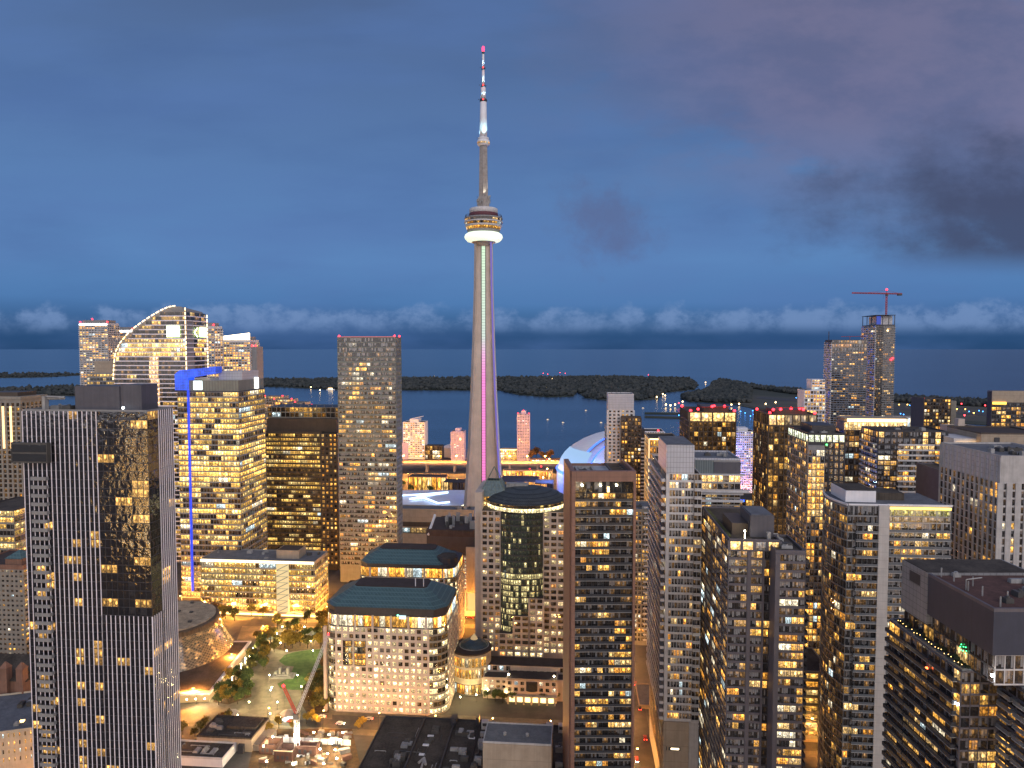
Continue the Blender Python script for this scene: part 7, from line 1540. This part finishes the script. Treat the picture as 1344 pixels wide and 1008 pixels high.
b = Bld('waterfront_building', 'long bright amusement strip at the waterfront left of the stadium', 'building', 1230, 696, 735, 603, 14); b.body('brick'); b.fac('F', 16, 2, .5, b.H - 1, m='brick', bh=.8, g='g_office', lit=Lit(b.r, 'condo', .85, 1, 2.8, 1, .3))
for k in range(14):
    px, py = rs.uniform(690, 728), rs.uniform(598, 634); g_ = gr(px, py, 6); e = empty('signal_lamp', (g_.x, g_.y, 0)); tag(e, 'red or amber signal lamp by the tracks left of the stadium', 'lamp', 'signal lamps by the stadium'); MB().bar((0, 0, 0), (0, 0, 6), .12).build('post', M['steel'], e); MB().ball((0, 0, 6.6), 1.1, seg=6, rings=4).build('lamp_head', M['red'] if k % 2 else M['e_sod'], e)
for k, (px, py) in enumerate(((360, 520), (372, 524), (388, 528), (410, 532))):
    b = Bld('harbour_block', ('lit harbour block under the slanted crown tower', 'small harbour block with red roof lights', 'low white harbour block beside the red lit one', 'dim harbour block left of the grey slab tower')[k], 'building', 1250 - k * 60, px - 14, px + 12, py, 24)
    b.body('grey'); b.fac('F', 8, 24, 4, b.H - 1, m='grey', bh=1.3, g='g_light', lit=Lit(b.r, 'condo', .35, .6, 2, 2)); b.beacons([(2, 1, b.H), (b.W - 2, 1, b.H)] if k < 2 else [(b.W / 2, 1, b.H)], 1.2)
# shore and airfield lights, boats
def dots(pts, name, cat, label, group, mat, r, z):
    me = MB().ball((0, 0, 0), r, seg=6, rings=4).mesh(name, mat)
    for px, py in pts:
        g_ = gr(px, py, z); o = bpy.data.objects.new(name, me); COL.objects.link(o); o.location = g_; tag(o, label, cat, group)
ew = emit('distant_warm_lamp', (1, .66, .28), 10)
dots([(566, 495), (570, 494), (586, 505), (563, 508), (702, 497), (704, 500), (725, 497), (733, 498), (787, 495), (806, 494), (659, 499), (704, 513), (710, 513), (718, 509), (724, 507), (730, 506), (696, 513), (400, 500), (408, 508), (420, 512), (436, 511), (405, 505), (866, 514), (870, 517), (873, 519), (862, 521), (874, 531), (880, 532), (886, 531), (896, 527), (975, 512), (959, 510), (960, 531), (970, 530), (1005, 530), (1018, 528), (926, 502)], 'shore_lamp', 'lamp', 'warm lamp among the trees of the far islands', 'warm lamps on the islands', ew, 2.7, 6)
dots([(851, 492), (713, 490), (719, 491), (735, 489), (742, 490), (891, 529), (1262, 530), (1266, 545), (1293, 532)], 'mast_lamp', 'lamp', 'red lamp on the far shore', 'red lamps on the far shore', emit('distant_red_lamp', (1, .04, .05), 10), 2.2, 14)
dots([(891, 545), (972, 540), (978, 542), (988, 539), (989, 544), (985, 546), (1182, 543), (1186, 544), (1194, 532), (1201, 532), (1272, 540), (1285, 539), (1290, 540), (1240, 537), (1045, 522), (1052, 521)], 'runway_lamp', 'lamp', 'small blue runway lamp on the airfield', 'blue runway lamps', emit('blue_runway_lamp', (.05, .3, 1), 8), 1.6, 3)
dots([(1191, 531), (1180, 531), (1256, 537), (1267, 537), (1278, 542), (1298, 534), (1240, 543)], 'apron_lamp', 'lamp', 'amber lamp on the airfield apron', 'amber lamps on the airfield', emit('amber_apron_lamp', (1, .55, .1), 10), 1.8, 8)
for k, (px, py, L_) in enumerate(((434, 512, 40), (719, 551, 8), (739, 555, 8), (769, 539, 8), (789, 555, 8), (844, 536, 9), (846, 513, 20))):
    g_ = gr(px, py, -1.5); e = empty('boat', (g_.x, g_.y, -1.5), .2); tag(e, ('long lit ferry near the island shore', 'tiny boat with a lamp nearest the slim rosy tower', 'tiny boat with a lamp, second from the slim rosy tower', 'tiny boat with a lamp left of the pale stone tower', 'tiny boat with a lamp just left of the pale stone tower foot', 'tiny lit boat right of the pale stone tower', 'lit boat by the island channel')[k], 'boat')
    h = L_ * .12; MB().prism([(-L_ / 2, -h), (L_ * .35, -h), (L_ / 2, 0), (L_ * .35, h), (-L_ / 2, h)], 0, h).build('hull', M['white'], e); MB().box(-L_ * .3, L_ * .2, -h * .6, h * .6, h + .01, h * 2.2).build('cabin', emit('boat_cabin_light', (1, .7, .35), 3.5 if L_ > 15 else 1.5), e); MB().bar((0, 0, h * 2.2), (0, 0, h * 3.4), .12).build('mast', M['steel'], e)
b = Bld('airport_terminal', 'low lit airport terminal on the island behind the dark condominiums', 'terminal', 1750, 1180, 1226, 548, 40); b.body('white'); b.fac('F', 16, 1, 1, b.H - 1 if b.H > 3 else 6, m='white', bh=.6, g='g_office', lit=Lit(b.r, 'condo', .95, 1, 2.4, 3, .3))
# ---- cars on the streets
def car_mesh():
    body = MB(); pr = [(-2.2, .35), (2.2, .35), (2.25, .8), (1.3, .95), (.7, 1.42), (-1.1, 1.45), (-1.9, .98), (-2.25, .9)]; n = len(pr)
    body.faces([(x, -.88, z) for x, z in pr] + [(x, .88, z) for x, z in pr], [(i, (i + 1) % n, n + (i + 1) % n, n + i) for i in range(n)] + [tuple(range(n - 1, -1, -1)), tuple(range(n, 2 * n))])
    wh = []
    for x in (-1.35, 1.35):
        for y in (-.9, .9): q = MB(); q.bar((x, y - .1, .34), (x, y + .1, .34), .34, 12); wh.append(q)
    gl = MB(); gl.box(-1.0, .62, -.90, -.885, .98, 1.36).box(-1.0, .62, .885, .90, .98, 1.36)
    hl = [MB().box(2.2, 2.28, y - .2, y + .2, .6, .78) for y in (-.6, .6)]; tl = [MB().box(-2.3, -2.22, y - .2, y + .2, .65, .85) for y in (-.6, .6)]
    return body, wh, gl, hl, tl
cb, cw, cg, ch, ct = car_mesh(); eh = emit('headlight_glow', (1, .9, .7), 40); et = emit('tail_light_glow', (1, .05, .03), 25); tyre = wall('tyre_rubber', (.02, .02, .02), .9)
paints = {c: wall(c + '_car_paint', v, .3, .05) for c, v in (('white', (.7, .7, .7)), ('black', (.02, .02, .022)), ('silver', (.35, .36, .38)), ('red', (.35, .03, .03)), ('blue', (.04, .08, .25)))}
bm_ = {c: cb.mesh('body', p) for c, p in paints.items()}; wm = [q.mesh('wheel', tyre) for q in cw]; gm_ = cg.mesh('side_window', M['g_shang']); hm = [q.mesh('headlight', eh) for q in ch]; tm_ = [q.mesh('tail_light', et) for q in ct]
def car(x, y, rz, c, label, group):
    e = empty('parked_car' if 'parked' in label else 'car', (x, y, .2), rz); tag(e, label, 'car', group)
    for nm, me in [('body', bm_[c])] + [('wheel', w) for w in wm] + [('side_window', gm_)] + [('headlight', h) for h in hm] + [('tail_light', t_) for t_ in tm_]:
        o = bpy.data.objects.new(nm, me); COL.objects.link(o); o.parent = e
for k in range(20):
    a = -230 + k * 13 + rs.uniform(0, 6); ln = (-3.4, 3.4)[k % 2]; x, y = U2(a, 511 + ln); c_ = rs.choice(list(paints)); car(x, y, -radians(YAW) + (0 if ln < 0 else pi), c_, c_ + ' car on the bright orange street before the lit glass office block', 'cars on the street behind the square')
for k in range(12):
    a = -120 + k * 13 + rs.uniform(0, 6); ln = (-3, 3)[k % 2]; x, y = U2(a, 363 + ln); c_ = rs.choice(list(paints)); car(x, y, -radians(YAW) + (0 if ln < 0 else pi), c_, c_ + ' car on the street between the building site and the granite block', 'cars on the street before the square')
for k in range(12):
    D_ = 335 + k * 15 + rs.uniform(0, 6); ln = (-3, 3)[k % 2]; x = 60.5 + (D_ - 300) * .0882 + ln; c_ = rs.choice(list(paints)); car(x, D_, radians(90 - YAW) + (0 if ln > 0 else pi), c_, c_ + ' car in the narrow street right of the rust framed tower', 'cars in the narrow street')
# filler between the narrow street and the condos
b = Bld('old_building', 'brown mid rise block seen between the rust framed tower and the pale balcony tower', 'building', 470, 833, 857, 668, 26); b.body('greywarm', roof='roofg'); b.fac('F', 5, 28, 2, b.H - 2, m='greywarm', pw=.8, bh=1.1, g='g_condo', lit=Lit(b.r, 'condo', .28, .6, 1.8, 2)); b.balc('F', [(b.W * .5, b.W)], [4 + k * 3.6 for k in range(26)], 1.4, 'concl', 'concl', rail=.9); b.units(3, b.H - .8, 1, b.W - 3, 2, 16)
b = Bld('old_building', 'small grey roofed building low in the narrow street', 'building', 385, 839, 860, 925, 26); b.body('beige', roof='roofg'); b.fac('F', 4, 3, 1, b.H - 1, m='beige', bh=1, g='g_office', lit=Lit(b.r, 'condo', .5, .6, 1.8, 1))
b = Bld('old_building', 'dark low block at the far end of the narrow street', 'building', 560, 828, 862, 748, 30); b.body('brick', roof='roofb'); b.fac('F', 6, 9, 1, b.H - 1, m='brick', bh=1, g='g_office', lit=Lit(b.r, 'condo', .6, .8, 2.2, 1))

# ---- the lit city behind the viewpoint, seen only as reflections in the glass
rb = random.Random(21)
for k, (x, y, w, d, h) in enumerate(((-150, -150, 46, 30, 120), (-230, -120, 40, 30, 95), (-310, -190, 52, 32, 150), (-400, -130, 44, 30, 105), (-480, -220, 50, 34, 130), (-70, -210, 40, 30, 135), (10, -130, 34, 26, 90), (70, -200, 42, 30, 140), (150, -140, 40, 30, 100), (230, -210, 48, 32, 150), (330, -150, 44, 30, 110))):
    e = empty('city_block', (x, y, 0), -radians(YAW)); tag(e, 'lit city block behind the viewpoint, reflected in glass towers', 'building', 'city blocks behind the viewpoint')
    MB().box(-w / 2, w / 2, -d, 0, 0, h).build('wall', M['greywarm'], e)
    q = MB(); nfl = int(h / 3.8); nb = int(w / 2.6)
    for j in range(nfl):
        pf = rb.choice((.15, .35, .8))
        for i in range(nb):
            if rb.random() < pf:
                c = room(rb, 8.0, 22.0, .12, WARM); x0 = -w / 2 + .3 + i * (w - .4) / nb; q.poly([(x0 + 2, .06, j * 3.8 + 1), (x0, .06, j * 3.8 + 1), (x0, .06, j * 3.8 + 3.5), (x0 + 2, .06, j * 3.8 + 3.5)], 0, c)
    tag(q.build('window', M['g_office'], e, room=True), kind='stuff')
# ---- ducts, pipes and rails that crowd the near roofs
def roof_runs(b, z, x0, x1, y0, y1, n):
    for k in range(n):
        q = MB(); x, y = b.r.uniform(x0, x1), b.r.uniform(y0, y1); L_ = b.r.uniform(3, 10); r_ = b.r.uniform(.08, .28)
        if b.r.random() < .5: e = (min(x + L_, x1), y, z + .5)
        else: e = (x, min(y + L_, y1), z + .5)
        q.bar((x, y, z + .5), e, r_, 6); q.bar((x, y, z), (x, y, z + .5), r_, 6); q.bar(e, (e[0], e[1], z), r_, 6); b.put(q, 'roof_pipe', M[b.r.choice(['unit', 'unitd', 'steel'])])
for b in ALLB:
    nm = b.root.name
    if nm.startswith('low_building') and b.D < 350: roof_runs(b, b.H - (3.8 if 'beige walls' in b.root['label'] else .78), 2, b.W - 3, 2, b.Dp * .8, 16)
flush()
